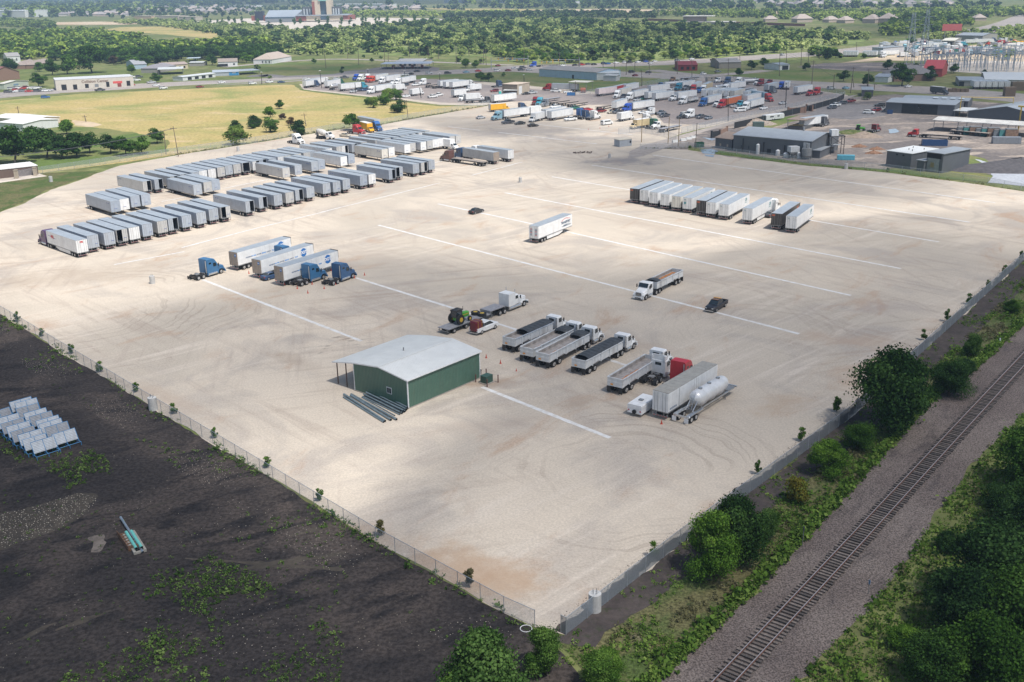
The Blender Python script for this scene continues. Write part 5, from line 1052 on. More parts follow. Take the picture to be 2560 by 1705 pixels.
ONE='''far white L1 150 372 350 340|white trailer second from the left end of the yard
sleeper navy L1 250 362 350 345|dark blue truck between white trailers at the left
tanker_s white L1 530 408 660 385|small pale tank trailer near the dry field
btruckL white L1 1755 505 1990 470|white box truck behind the round bushes
btruckL white L1 1440 440 1780 390|white box truck with red roof fairing behind bushes
sleeper royal L1 990 245 905 258|blue truck at the left end of the back line
sleeper white L1 1065 250 965 266|white truck second in the back line
sleeper white L1 1170 240 1070 258|white truck third in the back line
sleeper red L1 1180 270 1085 290|dark red truck in the back line
day white L1 1550 318 1490 328|small white cab beside the star trailers
sleeper white L1 2060 318 1912 332|white bobtail truck right of the star trailers
flat none L1 2010 372 2260 335|dark empty flatbed left of three white trailers
flat none L1 2150 380 2355 355|lower dark flatbed left of three white trailers
far white L2 70 192 330 160|white trailer, leftmost of three together
far white L2 190 212 500 175|white trailer, middle of three together
btruckL white L2 975 258 645 290|white box truck facing left by the oval grass
pup white L2 285 440 640 400|short white trailer beside an orange box
btruckL white L2 640 520 1045 492|large white box truck at the field edge
day white L2 600 490 490 530|small white cab at the field edge
flatg none L2 840 560 1060 548|short grey flatbed at the field edge
day dark L2 1040 560 1215 545|black cab at the field edge
far white L2 1300 575 1830 510|white trailer right of the black cab
btruckL yellow L2 1258 785 1655 752|yellow box truck on the gravel
sleeper navy L2 1880 770 2090 752|dark blue truck above the pale blue rig
sleeper navy L2 1360 180 1505 168|dark truck left of the tan building
btruckL white L3 20 870 345 812|white box trailer above the left white truck
btruckL white L3 412 965 0 1062|white box truck facing left beside a black car
far white L3 260 985 1000 850|white trailer behind the red lettered one
far white L3 485 1010 1090 905|white trailer with red lettering
sleeper blue L3 1180 928 1345 895|bright blue truck right of the lettered trailer
sleeper navy L3 1290 970 1500 935|dark blue truck frame left of the white bobtail
sleeper white L3 1450 995 1755 945|white bobtail truck in the sunlit yard
btruckL white L3 2040 1060 2750 930|white box truck behind the white van
sleeper dred L3 270 570 112 640|red truck, left of three facing left
sleeper cyan L3 390 590 208 655|blue truck, middle of three facing left
classic steel L3 540 620 328 668|grey long nosed truck, right of three
flat none L3 560 620 1000 560|empty flatbed behind the grey truck
flat none L3 800 640 1180 590|second empty flatbed in the sunlit yard
flat none L3 985 670 1455 605|third empty flatbed in the sunlit yard
flat none L3 1770 730 2070 680|empty flatbed beside the sunlit white trailer
far white L3 2080 760 2400 650|sunlit white trailer above the parked cars
flatg none L3 400 545 715 500|flatbed loaded with grey culvert pipes
far pink L4 125 555 510 500|white trailer with pink lettering and a ramp
far white L4 700 470 1035 400|white trailer with red swoosh
far red L4 505 500 800 430|red fronted trailer behind the swoosh trailer
day dark L4 850 610 650 645|black dump truck between white trucks
far white L4 1300 490 1710 440|white trailer, upper one of three
far white L4 1265 640 1600 590|white trailer, left one of three
far white L4 1385 668 1825 602|white trailer, front one of three
btruckL cream L4 1262 1245 900 1298|yellow box truck beside a wooden pole
sleeper green L4 1230 1300 1530 1245|green truck beside the yellow box truck
sleeper white L4 1100 1170 1325 1140|white truck behind the yellow box truck
day white L4 1620 1275 1388 1300|white cab in front of the green truck
flatg none L4 1570 1370 1955 1290|low equipment trailer by the chain link fence
classic white L4 1465 960 1212 998|white long nosed truck facing left
sleeper white L4 2350 1020 2138 1055|white sleeper truck beside parked cars
day brown L4 1930 212 1770 235|orange brown truck at the back fence
flatg none L4 2100 190 2350 170|flatbed with blue load at the back fence
day steel L5 390 352 208 372|grey truck near the teal rig
day blue L5 600 392 490 418|dark blue cab in the second line
tanker_s silver L5 855 380 965 360|round grey tank trailer in the second line
flatg none L5 1380 400 1570 360|car hauler trailer in the middle of the yard
far white L5 555 540 860 440|white trailer, first in the pale middle line
far white L5 680 545 1000 440|white trailer, second in the pale middle line
far white L5 860 545 1180 445|white trailer, third in the pale middle line
far white L5 990 550 1300 450|white trailer, fourth in the pale middle line
far offw L5 1110 550 1440 455|white trailer, fifth in the pale middle line
far white L5 1375 570 1660 470|white trailer with maroon doors
day white L5 970 665 832 696|white cab between blue and red trucks
day cyan L5 1400 668 1295 696|light blue cab beside the silver car
far white L5 1385 640 1740 560|white trailer behind the light blue cab
far silver L5 1790 410 2095 335|silver trailer beside the grey truck
sleeper steel L5 1880 432 2040 400|grey bobtail truck at the silver trailer
sleeper royal L5 2215 320 2108 336|blue truck at the far right of the yard
pup white L5 2205 385 2305 290|short white trailer at the far right of the yard
far white H 1575 285 1712 262|white trailer near the yard's far right fence
sleeper red H 1810 275 1745 290|red sleeper truck by the far right fence
day red H 1750 285 1688 296|red day cab in front of the red sleeper truck
day white L5 980 205 868 214|white cab beside the camper trailer
sleeper navy L5 1165 215 1035 242|black truck in the back line by the road
sleeper white L5 1385 225 1258 246|white truck in the back line by the road
tanker_s silver L5 1420 250 1610 240|grey tank trailer in the back line
sleeper dred L5 1825 255 1682 280|dark red truck in the back line by the road
day white L5 1730 245 1640 262|white cab left of the dark red truck
day dred L5 1990 245 1885 255|red cab at the right end of the back line
far silver L5 1500 300 1560 280|unused'''
for ln_ in ONE.split('\n'):
 s_,lb=ln_.split('|');a=s_.split()
 if lb=='unused':continue
 k_=a[0];mid(k_,a[1],a[2],*map(float,a[3:7]),lb,GT if k_ in('sleeper','day','classic','btruckL','fair')else GR2)
CARS='''sedan silver L1 930 435 842 445|silver car at the field edge below the blue truck
suv dark L1 1005 418 935 430|black car right of the silver one at the field edge
pickup navy L1 1110 412 1020 425|dark blue pickup left of the white truck by the bushes
sedan dark L1 1745 332 1665 342|dark car left of the star trailer wheels
pickup white L1 1915 332 1800 345|white pickup left of the bobtail truck
pickup white L1 2050 532 2180 518|white pickup towing a small trailer
pickup white L1 2165 505 2258 492|white pickup with flat bed behind the other white one
sedan white L1 1745 512 1668 520|white car behind the round bushes
suv dred L2 1415 290 1255 300|maroon car left of the tan building
sedan black L2 2180 355 2025 366|black car at the white roller door
pickup silver L2 2330 335 2185 348|silver pickup right of the black car
sedan silver L2 905 965 1095 940|grey car alone on the bright gravel
pickup dark L2 1795 1060 1535 1085|dark pickup beside the pale blue rig
sedan black L2 2060 1085 1860 1100|black car right of the dark pickup
pickup white L3 585 298 790 300|white pickup below the silver trailer
sedan white L3 1055 318 890 325|white car beside the blue bin
pickup white L3 770 680 560 705|white pickup below the flatbeds
sedan red L3 1390 758 1560 745|red car in the sunlit yard
pickup dred L3 1700 808 1870 790|maroon pickup in the sunlit yard
sedan navy L3 1280 755 1400 745|dark blue car left of the red car
pickup green L3 1200 715 1080 735|green pickup left of the dark blue car
pickup white L3 1160 988 918 1010|white pickup below the lettered trailer
sedan black L3 20 1155 228 1138|black car below the left white truck
van white L3 1822 1112 2045 1085|white van at the back of the white box truck
sedan beige L4 520 930 365 948|beige car left of the royal blue truck
pickup dark L4 650 928 500 950|dark pickup next to the beige car
sedan white L4 1225 935 1065 955|white car right of the sunlit white trailer
pickup steel L4 1660 940 1475 985|grey pickup behind the dark one
pickup dark L4 1738 1005 1535 1035|dark pickup beside the white long nosed truck
sedan silver L4 1085 650 945 668|silver car in front of the shaded white trailer
sedan green L4 1205 630 1095 642|dark green car right of the silver car
sedan white L4 1895 408 1778 418|white car left of the teal truck
pickup white L4 2125 232 1980 250|white pickup at the back fence
suv white L4 2040 1000 2170 985|white car behind the black and white wrecker
pickup black L4 2120 1045 1965 1065|black and white pickup left of the sleeper truck
sedan silver L5 1285 690 1155 702|silver car at the orange trailer
van white L5 1440 775 1208 790|white service truck at the near corner of the yard
sedan white L5 1855 725 1732 745|white car right of the corner trailer
sedan silver L5 2225 628 2112 642|silver car alone near the fence
pickup dark L5 640 900 495 925|dark pickup below the truck yard, left one
sedan steel L5 780 915 650 940|grey car below the truck yard, right one
sedan beige K4 105 325 255 335|tan car in front of the red sleeper truck
suv dark I 1040 312 975 318|black car, left one on the dark asphalt
pickup white I 1062 295 1000 302|white pickup on the dark asphalt
suv dark I 1118 280 1042 286|dark car behind the white pickup
pickup dred I 1180 265 1095 275|maroon flatbed pickup on the dark asphalt
suv white I 1225 348 1312 352|white car in front of the long grey shed
suv dred I 1350 330 1285 336|maroon car left of the long grey shed
sedan silver I 1382 322 1320 328|silver car left of the long grey shed
suv black I 1385 300 1300 300|black car farthest from the long grey shed door'''
for ln_ in CARS.split('\n'):
 s_,lb=ln_.split('|');a=s_.split();mid(a[0],a[1],a[2],*map(float,a[3:7]),lb,GC)
ROADC=[('L1',120,252,205,250,'white'),('L1',588,242,672,238,'silver'),('L1',710,225,795,222,'dark'),('L1',1735,182,1642,185,'white'),('L1',1815,165,1728,170,'black'),('L1',1835,128,1922,122,'black'),('L1',2025,158,2102,155,'silver'),('B',90,765,158,760,'white'),('B',205,765,262,762,'navy'),('B',1735,682,1795,680,'black'),('B',1908,672,1962,668,'sky'),('B',2012,662,2078,658,'red'),('B',2195,658,2245,655,'white'),('B',2205,612,2250,608,'dred'),('B',2300,655,2340,652,'dred'),('A2',680,762,812,755,'blue'),('A2',1575,645,1700,635,'dark'),('A3',330,612,445,602,'white'),('A3',435,658,562,648,'white'),('A3',1030,635,1138,628,'dred'),('A3',1378,562,1488,555,'white'),('A3',1865,582,1972,575,'white'),('A3',2135,555,2245,548,'silver'),('A3',258,568,360,560,'silver'),('C',60,652,110,650,'dark'),('C',130,652,188,648,'silver'),('C',0,635,50,632,'white'),('C',60,632,140,628,'dark'),('C',440,612,500,608,'white'),('C',552,608,610,604,'black'),('C',625,604,660,602,'red'),('C',672,598,728,594,'dark'),('C',735,600,775,597,'black'),('C',825,594,865,590,'navy'),('C',862,594,905,590,'blue'),('C',922,586,995,582,'white'),('C',1018,584,1060,580,'white'),('C',1062,584,1102,580,'black'),('C',1135,580,1185,576,'white'),('C',1208,576,1262,572,'royal'),('C',1250,590,1300,586,'white'),('C',1290,574,1338,570,'white'),('C',1500,566,1540,562,'steel'),('C',1625,552,1682,548,'white'),('C',1830,560,1875,556,'brown'),('C',1078,672,1125,668,'black'),('C',1232,676,1280,672,'dark'),('C',1110,704,1158,698,'dred'),('C',1735,692,1785,686,'white'),('C',1865,668,1922,664,'steel'),('C',2215,740,2268,735,'silver'),('D',550,825,612,820,'silver'),('D',688,822,745,816,'sky'),('D',1265,806,1312,802,'white'),('D',115,515,150,510,'silver')]
for i in range(34):
 t_=i/33;ROADC.append(('D2',1640+420*t_+(i%3)*14,150-88*t_+(i%4)*5-6,1660+420*t_+(i%3)*14,147-88*t_+(i%4)*5-6,('white','dark','dred','silver','navy')[i%5]))
EDGE=[('A2',x,y,x+75,y-4,cl)for x,y,cl in((95,672,'dark'),(160,668,'silver'),(232,640,'red'),(262,655,'white'),(340,655,'steel'),(440,658,'red'),(580,655,'dark'),(640,650,'silver'),(715,650,'white'),(770,645,'silver'),(150,618,'silver'),(210,605,'dark'),(285,605,'white'),(352,610,'red'),(400,600,'dred'),(470,605,'white'),(540,610,'white'),(580,600,'silver'),(1485,600,'dark'),(1560,595,'silver'),(1770,575,'dark'),(1965,565,'silver'),(2045,555,'navy'),(2110,552,'red'),(2200,475,'white'),(2140,420,'white'),(2240,420,'dark'))]
def spot(c,x,y):
 u,v_=px(c,x,y);d_=at(c,x,y).length
 return u,v_
CN=dict(dark='dark grey',black='black',white='white',silver='silver',navy='dark blue',blue='blue',sky='light blue',red='red',dred='dark red',steel='grey',royal='bright blue',brown='brown')
for i,(c,x0,y0,x1,y1,cl)in enumerate(ROADC):
 k_='suv' if i%3==0 else('pickup' if i%7==2 else 'sedan')
 reg={'L1':'on the road behind the truck yard','B':'on the road before the petrol station','A2':'on the road at the upper left','A3':'on the road by the blue workshop','C':'in the traffic left of the light blue hall' if x0<400 else('in the queue on the upper highway' if y0<640 else 'on the side road behind the yard'),'D':'on the road at the upper right','D2':'in the packed queue on the distant highway'}[c]
 mid(k_,cl,c,x0,y0,x1,y1,'%s %s %s'%(CN[cl],{'suv':'tall car','pickup':'pickup','sedan':'low car'}[k_],reg),'cars on the roads, %s'%reg)
for i,(c,x0,y0,x1,y1,cl)in enumerate(EDGE):
 mid('sedan' if i%2 else 'suv',cl,c,x0,y0,x1,y1,'%s %s parked in front of the pale repair shops'%(CN[cl],'low car' if i%2 else 'tall car'),'cars parked at the repair shops, %s %s'%(CN[cl],i%2))
mid('sleeper','royal','C',240,615,180,618,'blue truck waiting at the traffic lights',None);mid('flat','none','C',410,612,260,616,'flatbed with grey load at the traffic lights',None)
def fencetruck(kind,cl,c,xr,yr,xf,yf,lb):return mid(kind,cl,c,xr,yr,xf,yf,lb,'trucks by the field fence')
fencetruck('sleeper','white','K3',985,215,1230,250,'white sleeper truck alone by the field fence')
fencetruck('sleeper','red','K4',265,265,545,290,'red sleeper truck by the big round tree')
fencetruck('btruckL','yellow','K4',520,200,715,255,'yellow truck cab right of the red sleeper truck')
fencetruck('sleeper','blue','K4',700,190,870,225,'blue truck under the silver trailer by the field')
mid('far','silver','K4',500,120,790,180,'silver trailer behind the red sleeper truck',None)
a,b=at('K3',1515,125),at('K3',1800,150);an=sgn_angle(a,b);mx_=empty('mixer_truck',(a.x,a.y,.022),an,'white cement mixer truck by the field fence','mixer truck')
MXW=M('mixer_drum',(.58,.56,.52),.5,0,.1,2,.3)
q=MB();q.loft([[(x,r_*math.cos(2*math.pi*k/14),z+r_*math.sin(2*math.pi*k/14))for k in range(14)]for x,z,r_ in((.2,3.3,.45),(1.2,2.95,.95),(2.8,2.6,1.22),(4.3,2.3,1.15),(5.2,2.1,.7))],MXW);addp(mx_,'drum',q)
q=MB();q.box(.3,8.6,-.5,.5,.8,1.1,BLK);q.box(.1,.5,-.5,.5,1.1,3.2,GRY);q.add([(-.8,-.35,1.5),(.3,-.4,2.9),(.3,.4,2.9),(-.8,.35,1.5),(-.8,-.3,1.4),(.4,-.4,2.7),(.4,.4,2.7),(-.8,.3,1.4)],[(0,1,2,3),(7,6,5,4),(0,4,5,1),(3,2,6,7),(1,5,6,2),(0,3,7,4)],GRY);addp(mx_,'frame',q)
q=MB();q.sec([(5.6,1.1,.9,2.9),(6.9,1.1,.9,2.9),(7.3,1.05,.9,2.0),(8.7,.8,.8,1.7)],WHT);addp(mx_,'cab',q);q=MB();q.quad([(6.95,.9,2.82),(6.95,-.9,2.82),(7.33,-.9,2.08),(7.33,.9,2.08)],GLS);both(lambda s:q.box(6.0,6.8,s*1.1-.015,s*1.1+.015,2.0,2.6,GLS));addp(mx_,'window',q)
for x in(1.0,2.3,3.4,7.8):
 for s in(-1,1):q=MB();q.cyl((x,s*1.0-.25,.5),(x,s*1.0+.25,.5),.5,RUB,14);addp(mx_,'wheel',q)
def boxy(c,xr,yr,xf,yf,W_,H_,mat,name,lb,cat,win=True,wheels=True):
 a,b=at(c,xr,yr),at(c,xf,yf);an=sgn_angle(a,b);L=(b-a).length;o=empty(name,(a.x,a.y,.05),an,lb,cat);q=MB();q.sec([(0,W_/2,.55,H_-.1),(.2,W_/2,.5,H_),(L-.6,W_/2,.5,H_),(L,W_/2*.9,.7,H_-.5)],mat,.15);addp(o,'body',q)
 if win:q=MB();both(lambda s:q.box(L*.2,L*.4,s*W_/2-.02,s*W_/2+.02,H_*.55,H_*.75,GLS));both(lambda s:q.box(L*.6,L*.72,s*W_/2-.02,s*W_/2+.02,H_*.55,H_*.75,GLS));addp(o,'window',q)
 if wheels:
  for x in(L*.35,L*.45):
   for s in(-1,1):q=MB();q.cyl((x,s*(W_/2-.1)-.12,.38),(x,s*(W_/2-.1)+.12,.38),.38,RUB,12);addp(o,'wheel',q)
 return o
boxy('L5',900,185,672,200,2.5,3.3,M('camper_tan',(.34,.31,.27),.5,0,.2,1),'camper_trailer','tan camper trailer at the back of the truck yard','camper trailer')
boxy('I',532,402,660,385,2.4,2.6,M('trailer_pale',(.62,.63,.64),.4),'horse_trailer','white horse trailer beside the black screen fence','horse trailer')
mid('far','white','I',818,448,935,430,'white trailer backed to the brown roofed dock',None);mid('sleeper','dark','I',925,440,962,430,'dark truck at the trailer by the brown roofed dock',None)
rig('day','red','flat','none','I',1538,508,1862,530,'red truck pulling an empty flatbed in the right yard','empty flatbed pulled by the red truck on the right','truck','trailer')
mid('day','dred','I',1270,485,1335,470,'small red flatbed truck beside the dirt heap',None);mid('btruckL','dark','I',1700,205,1822,218,'black bodied truck with white cab on the right road',None)
mid('flat','none','I',1860,490,2095,512,'flatbed under the long open shed',None)
def farmtractor(c,x,y,an,lb):
 a=at(c,x,y);o=empty('farm_tractor',(a.x,a.y,.05),an,lb,'tractor');q=MB();q.sec([(0,.4,.7,1.6),(2.6,.35,.7,1.4)],JG,.1);q.box(-.6,.8,-.6,.6,1.2,2.4,JG);addp(o,'body',q);q=MB();q.box(-.4,.85,-.63,.63,1.6,2.25,GLS);addp(o,'window',q)
 for x_,r_ in((0,.8),(2.3,.45)):
  for s in(-1,1):q=MB();q.cyl((x_,s*.85-.2,r_),(x_,s*.85+.2,r_),r_,RUB,14);addp(o,'wheel',q)
farmtractor('I',1190,468,-.5,'green tractor beside the dirt heap in the right yard')
def crate(c,x,y,L,W_,H_,an,mat,name,lb,cat,open_=True,rim=True):
 a=at(c,x,y);q=MB();q.box(-L/2,L/2,-W_/2,-W_/2+.08,0,H_,mat);q.box(-L/2,L/2,W_/2-.08,W_/2,0,H_,mat);q.box(-L/2,-L/2+.08,-W_/2+.08,W_/2-.08,0,H_,mat);q.box(L/2-.08,L/2,-W_/2+.08,W_/2-.08,0,H_,mat);q.box(-L/2,L/2,-W_/2,W_/2,.0,.1,mat)
 for k in range(int(L/.9)):
  for s in(-1,1):q.box(-L/2+.4+k*.9,-L/2+.5+k*.9,s*W_/2-.05,s*W_/2+.05,.1,H_,mat)
 if not open_:q.box(-L/2,L/2,-W_/2,W_/2,H_,H_+.05,mat)
 return thing(q,name,lb,cat,None,(a.x,a.y,.06),an)
crate('I',1725,572,8.5,2.6,2.0,R(-12),M('bin_navy',(.02,.06,.16),.5),'waste_container','dark blue open waste container behind the two sheds','waste container')
crate('I',2228,558,9.5,2.5,2.3,R(-10),M('container_grey',(.22,.24,.27),.6,.2),'shipping_container','grey closed container at the right edge of the yard','container',False)
crate('I',1105,672,5.5,2.0,1.5,R(-12),M('tank_teal',(.10,.35,.45),.5),'water_trough','light blue tank box beside the fence','tank',False)
crate('I',1413,350,2.2,1.8,1.7,R(-10),M('bin_navy',(.02,.06,.16),.5),'waste_bin','blue bin at the long grey shed','waste bin')
crate('L3',1055,382,4.2,1.8,1.6,R(-6),M('bin_blue',(.04,.16,.38),.5),'waste_bin','blue bin beside the white car by the canopy','waste bin')
crate('H2',1410,500,4.5,2.4,2.2,R(-8),M('bin_green',(.08,.12,.11),.5),'storage_box','dark green storage box behind the largest grey shed','storage box',False)
crate('H2',790,705,3.0,2,1.7,R(10),M('bin_dgreen',(.02,.09,.05),.5),'waste_bin','dark green bin beside the puddle','waste bin')
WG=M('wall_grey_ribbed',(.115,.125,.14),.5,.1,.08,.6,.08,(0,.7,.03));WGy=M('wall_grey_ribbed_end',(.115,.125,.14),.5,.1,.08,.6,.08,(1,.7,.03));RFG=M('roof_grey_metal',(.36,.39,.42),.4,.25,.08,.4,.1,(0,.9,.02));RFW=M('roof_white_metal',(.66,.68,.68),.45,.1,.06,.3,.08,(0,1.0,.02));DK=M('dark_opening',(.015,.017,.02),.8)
WT=M('wall_tan',(.42,.36,.28),.8,0,.1,.5,.15);WC=M('wall_cream',(.58,.54,.47),.8,0,.08,.5,.1);WB=M('wall_pale_blue',(.42,.54,.64),.6,0,.08,.5,.1,(0,.8,.03));WR=M('roof_red',(.45,.07,.07),.5,0,.08,1);WBR=M('roof_brown',(.22,.17,.14),.8,0,.15,.8);WW=M('wall_white',(.66,.67,.66),.6,0,.08,.6,.12);RSH=M('roof_shingle',(.20,.19,.19),.85,0,.15,.8);BRK=M('wall_brick',(.24,.15,.11),.85,0,.15,2);BLW=M('wall_blue',(.05,.25,.50),.5);WGR=M('wall_grey_block',(.30,.29,.27),.85,0,.1,.8)
def shed(A,B,Cc,top,rise,wall,roof,label,cat='building',name='warehouse',ridge='x',ov=.3,openings=(),hip=False,flat=False,base=None,extra=None,wall2=None,posts=False):
 """A left and B right foot of the front, C foot of the far right corner (crop, x, y); top = eave pixel over B or metres"""
 a,b,c=(at(*p_)if not hasattr(p_,'z')else p_ for p_ in(A,B,Cc));u=(b-a);L=u.length;an=math.atan2(u.y,u.x);D_=abs((c-b).dot(Vector((-math.sin(an),math.cos(an),0))))
 D_=max(D_,3.0);H_=top if isinstance(top,float)else height_over(b,px(B[0],0,top)[1]);H_=max(2.4,min(H_,40))
 o=empty(name,(a.x,a.y,.05),an,label,cat);e=ov;w2=wall2 or wall
 if not posts:
  q=MB();q.box(0,L,0,.2,0,H_,wall);addp(o,'wall',q);q=MB();q.box(0,L,D_-.2,D_,0,H_,wall);addp(o,'wall',q)
  for x in(0,L-.2):
   q=MB()
   if ridge=='x' and not flat and not hip:q.add([(x+d,y,z)for d in(0.004,.196)for y,z in((.2,0),(D_-.2,0),(D_-.2,H_),(D_/2,H_+rise-.02),(.2,H_))],[(0,1,2,3,4),(9,8,7,6,5),(0,5,6,1),(1,6,7,2),(2,7,8,3),(3,8,9,4)],w2)
   else:q.box(x+.004,x+.196,.2,D_-.2,0,H_,w2)
   addp(o,'wall',q)
  if ridge=='y' and not flat and not hip:
   q=MB();q.add([(x,y,z)for y in(.01,.19)for x,z in((0,H_),(L,H_),(L/2,H_+rise-.02))],[(0,1,2),(5,4,3)],wall);addp(o,'gable',q)
 else:
  for x in np.linspace(.3,L-.3,max(2,int(L/7))):
   for y in(.3,D_-.3):q=MB();q.cyl((x,y,0),(x,y,H_),.14,GRY,6);addp(o,'post',q)
 q=MB();t_=.16
 if flat:q.box(-e,L+e,-e,D_+e,H_,H_+t_+.02,roof)
 elif hip:
  k=min(L,D_)/2;pts=[(-e,-e,H_),(L+e,-e,H_),(L+e,D_+e,H_),(-e,D_+e,H_),(k,D_/2,H_+rise),(L-k,D_/2,H_+rise)]if L>=D_ else[(-e,-e,H_),(L+e,-e,H_),(L+e,D_+e,H_),(-e,D_+e,H_),(L/2,k,H_+rise),(L/2,D_-k,H_+rise)]
  q.add(pts,[(0,1,5,4),(2,3,4,5),(1,2,5),(3,0,4),(3,2,1,0)]if L>=D_ else[(1,2,5,4),(3,0,4,5),(0,1,4),(2,3,5),(3,2,1,0)],roof)
 elif ridge=='x':q.add([(x,y,z)for x in(-e,L+e)for y,z in((-e,H_-.05),(D_/2,H_+rise),(D_+e,H_-.05),(D_+e,H_+t_),(D_/2,H_+rise+t_),(-e,H_+t_))],[(0,1,2,3,4,5)[::-1],(6,7,8,9,10,11),(5,4,10,11),(4,3,9,10),(0,6,7,1),(1,7,8,2),(0,5,11,6),(2,8,9,3)],roof)
 else:q.add([(x,y,z)for y in(-e,D_+e)for x,z in((-e,H_-.05),(L/2,H_+rise),(L+e,H_-.05),(L+e,H_+t_),(L/2,H_+rise+t_),(-e,H_+t_))],[(0,1,2,3,4,5),(6,7,8,9,10,11)[::-1],(5,4,10,11)[::-1],(4,3,9,10)[::-1],(0,6,7,1)[::-1],(1,7,8,2)[::-1],(0,5,11,6)[::-1],(2,8,9,3)[::-1]],roof)
 addp(o,'roof',q)
 for(side,f0,f1,z0,z1,mt,nm)in openings:
  q=MB()
  if side=='f':q.box(L*f0,L*f1,-.06,.004,H_*z0,H_*z1,mt)
  elif side=='l':q.box(-.06,.008,D_*f0,D_*f1,H_*z0,H_*z1,mt)
  else:q.box(L-.008,L+.06,D_*f0,D_*f1,H_*z0,H_*z1,mt)
  addp(o,nm,q)
 return o,L,D_,H_
WIN=lambda a,b,n,z0=.4,z1=.75,m=DK,s='f',w=.5,nm='window':[(s,a+(b-a)*(k+(1-w)/2)/n,a+(b-a)*(k+(1+w)/2)/n,z0,z1,m,nm)for k in range(n)]
o,L_,D_,H_=shed(('I',314,612),('I',857,664),('I',1000,600),545,1.6,WG,RFG,'largest dark grey shed with tanks along its front wall',openings=[('f',.45,.50,0,.35,DK,'door')]+WIN(.06,.26,2,.25,.42,GLS,w=.08),wall2=WGy)
q=MB();q.cyl((L_*.72,D_*.5,H_+1.5),(L_*.72,D_*.5,H_+3.0),.35,GRY,8);addp(o,'roof_vent',q)
for k in range(3):q=MB();q.box(L_*(.13+.27*k),L_*(.13+.27*k)+.25,-.3,-.01,.4,H_*(.85-.1*k),DK);addp(o,'downpipe',q)
q=MB();q.box(L_-2.6,L_-.4,-.5,-.02,.2,H_*.92,M('silver_cladding',(.45,.48,.51),.4,.3,.2,1.5));addp(o,'panel',q)
shed(('I',190,588),('I',306,603),('I',345,560),532,1.5,WG,WBR,'low grey annex with brown roof at the left of the largest shed','annex','annex',openings=WIN(.1,.95,2,.25,.5,WT,w=.2),wall2=WGy)
shed(('I',868,660),('I',922,664),('I',958,630),610,.3,WG,RFG,'small grey lean-to at the right end of the largest shed','shed','lean_to',flat=True,wall2=WGy)
shed(('I',925,625),('I',985,632),('I',1008,612),588,.3,WG,RFG,'small open canopy behind the grey lean-to','canopy','canopy',flat=True,posts=True)
TW=M('tank_pale',(.60,.62,.64),.45,.1,.1,1,.25)
for x,y,tp,w_,lb in((487,632,560,24,'tall slim'),(628,643,600,30,'short wide'),(685,657,620,34,'low squat'),(775,662,617,27,'medium'),):
 b_=at('I',x,y);dist=(b_-Vector((0,0,CH))).length;r_=w_*.35669*dist/CF/2;h_=height_over(b_,px('I',0,tp)[1]);o=empty('storage_tank',(b_.x,b_.y,.05),0,'%s white storage tank in front of the largest grey shed'%lb,'tank');q=MB();q.cyl((0,0,0),(0,0,h_-r_*.5),r_,TW,16);addp(o,'shell',q);q=MB();q.cyl((0,0,h_-r_*.5),(0,0,h_),r_,TW,16,r_*.35);addp(o,'dome',q);q=MB();q.cyl((r_+.1,0,0),(r_+.1,0,h_*.8),.06,GRY,6);addp(o,'pipe',q)
b_=at('I',735,660);o=empty('hopper',(b_.x,b_.y,.05),.2,'white square hopper on a steel frame at the largest shed','hopper');h_=height_over(b_,px('I',0,577)[1]);q=MB();q.box(-1.6,1.6,-1.3,1.3,h_*.55,h_,TW);q.loft([[(-1.6,-1.3,h_*.55),(1.6,-1.3,h_*.55),(1.6,1.3,h_*.55),(-1.6,1.3,h_*.55)],[(-.3,-.3,h_*.3),(.3,-.3,h_*.3),(.3,.3,h_*.3),(-.3,.3,h_*.3)]],TW);addp(o,'bin',q)
for x in(-1.5,1.5):
 for y in(-1.2,1.2):q=MB();q.cyl((x,y,0),(x,y,h_*.56),.1,GRY,6);q.cyl((x,y,.1),(-x,y,h_*.5),.05,GRY,5);addp(o,'leg',q)
b_=at('I',828,668);o=empty('dust_collector',(b_.x,b_.y,.05),0,'grey ribbed filter drum at the right front of the largest shed','filter drum');q=MB();q.cyl((0,0,1.2),(0,0,3.6),1.6,GRY,16);addp(o,'drum',q);q=MB();q.cyl((0,0,.2),(0,0,1.2),.5,GRY,12,1.6);addp(o,'cone',q);q=MB();q.cyl((0,0,3.6),(0,0,5.2),.4,GRY,10);addp(o,'duct',q)
b_=at('I',1035,630);o=empty('raised_tank',(b_.x,b_.y,.05),.1,'white tank box on a dark steel stand right of the largest shed','tank stand');q=MB();q.box(-2.5,0,-1.2,1.2,6.2,8.3,TW);addp(o,'tank',q);q=MB();q.box(-2.7,2.4,-1.4,1.4,6.0,6.2,BLK)
for x in(-2.4,2.2):
 for y in(-1.2,1.2):q.cyl((x,y,0),(x,y,6.0),.12,BLK,6)
q.cyl((-2.4,-1.2,3),(2.2,-1.2,6),.08,BLK,6);q.cyl((2.2,-1.2,3),(-2.4,-1.2,6),.08,BLK,6);addp(o,'stand',q)
o,L_,D_,H_=shed(('I',1385,717),('I',1556,741),('I',1636,690),632,.6,WG,RFW,'tall cube shaped grey shed with white roof',flat=True,ov=.25,openings=[('f',.38,.45,.8,.9,DK,'vent'),('f',.64,.72,.8,.9,DK,'vent')],wall2=WGy)
for x,y in((.3,.7),(.45,.4),(.7,.3),(.8,.65)):q=MB();q.cyl((L_*x,D_*y,H_+.15),(L_*x,D_*y,H_+.7),.12,BLK,6);addp(o,'roof_vent',q)
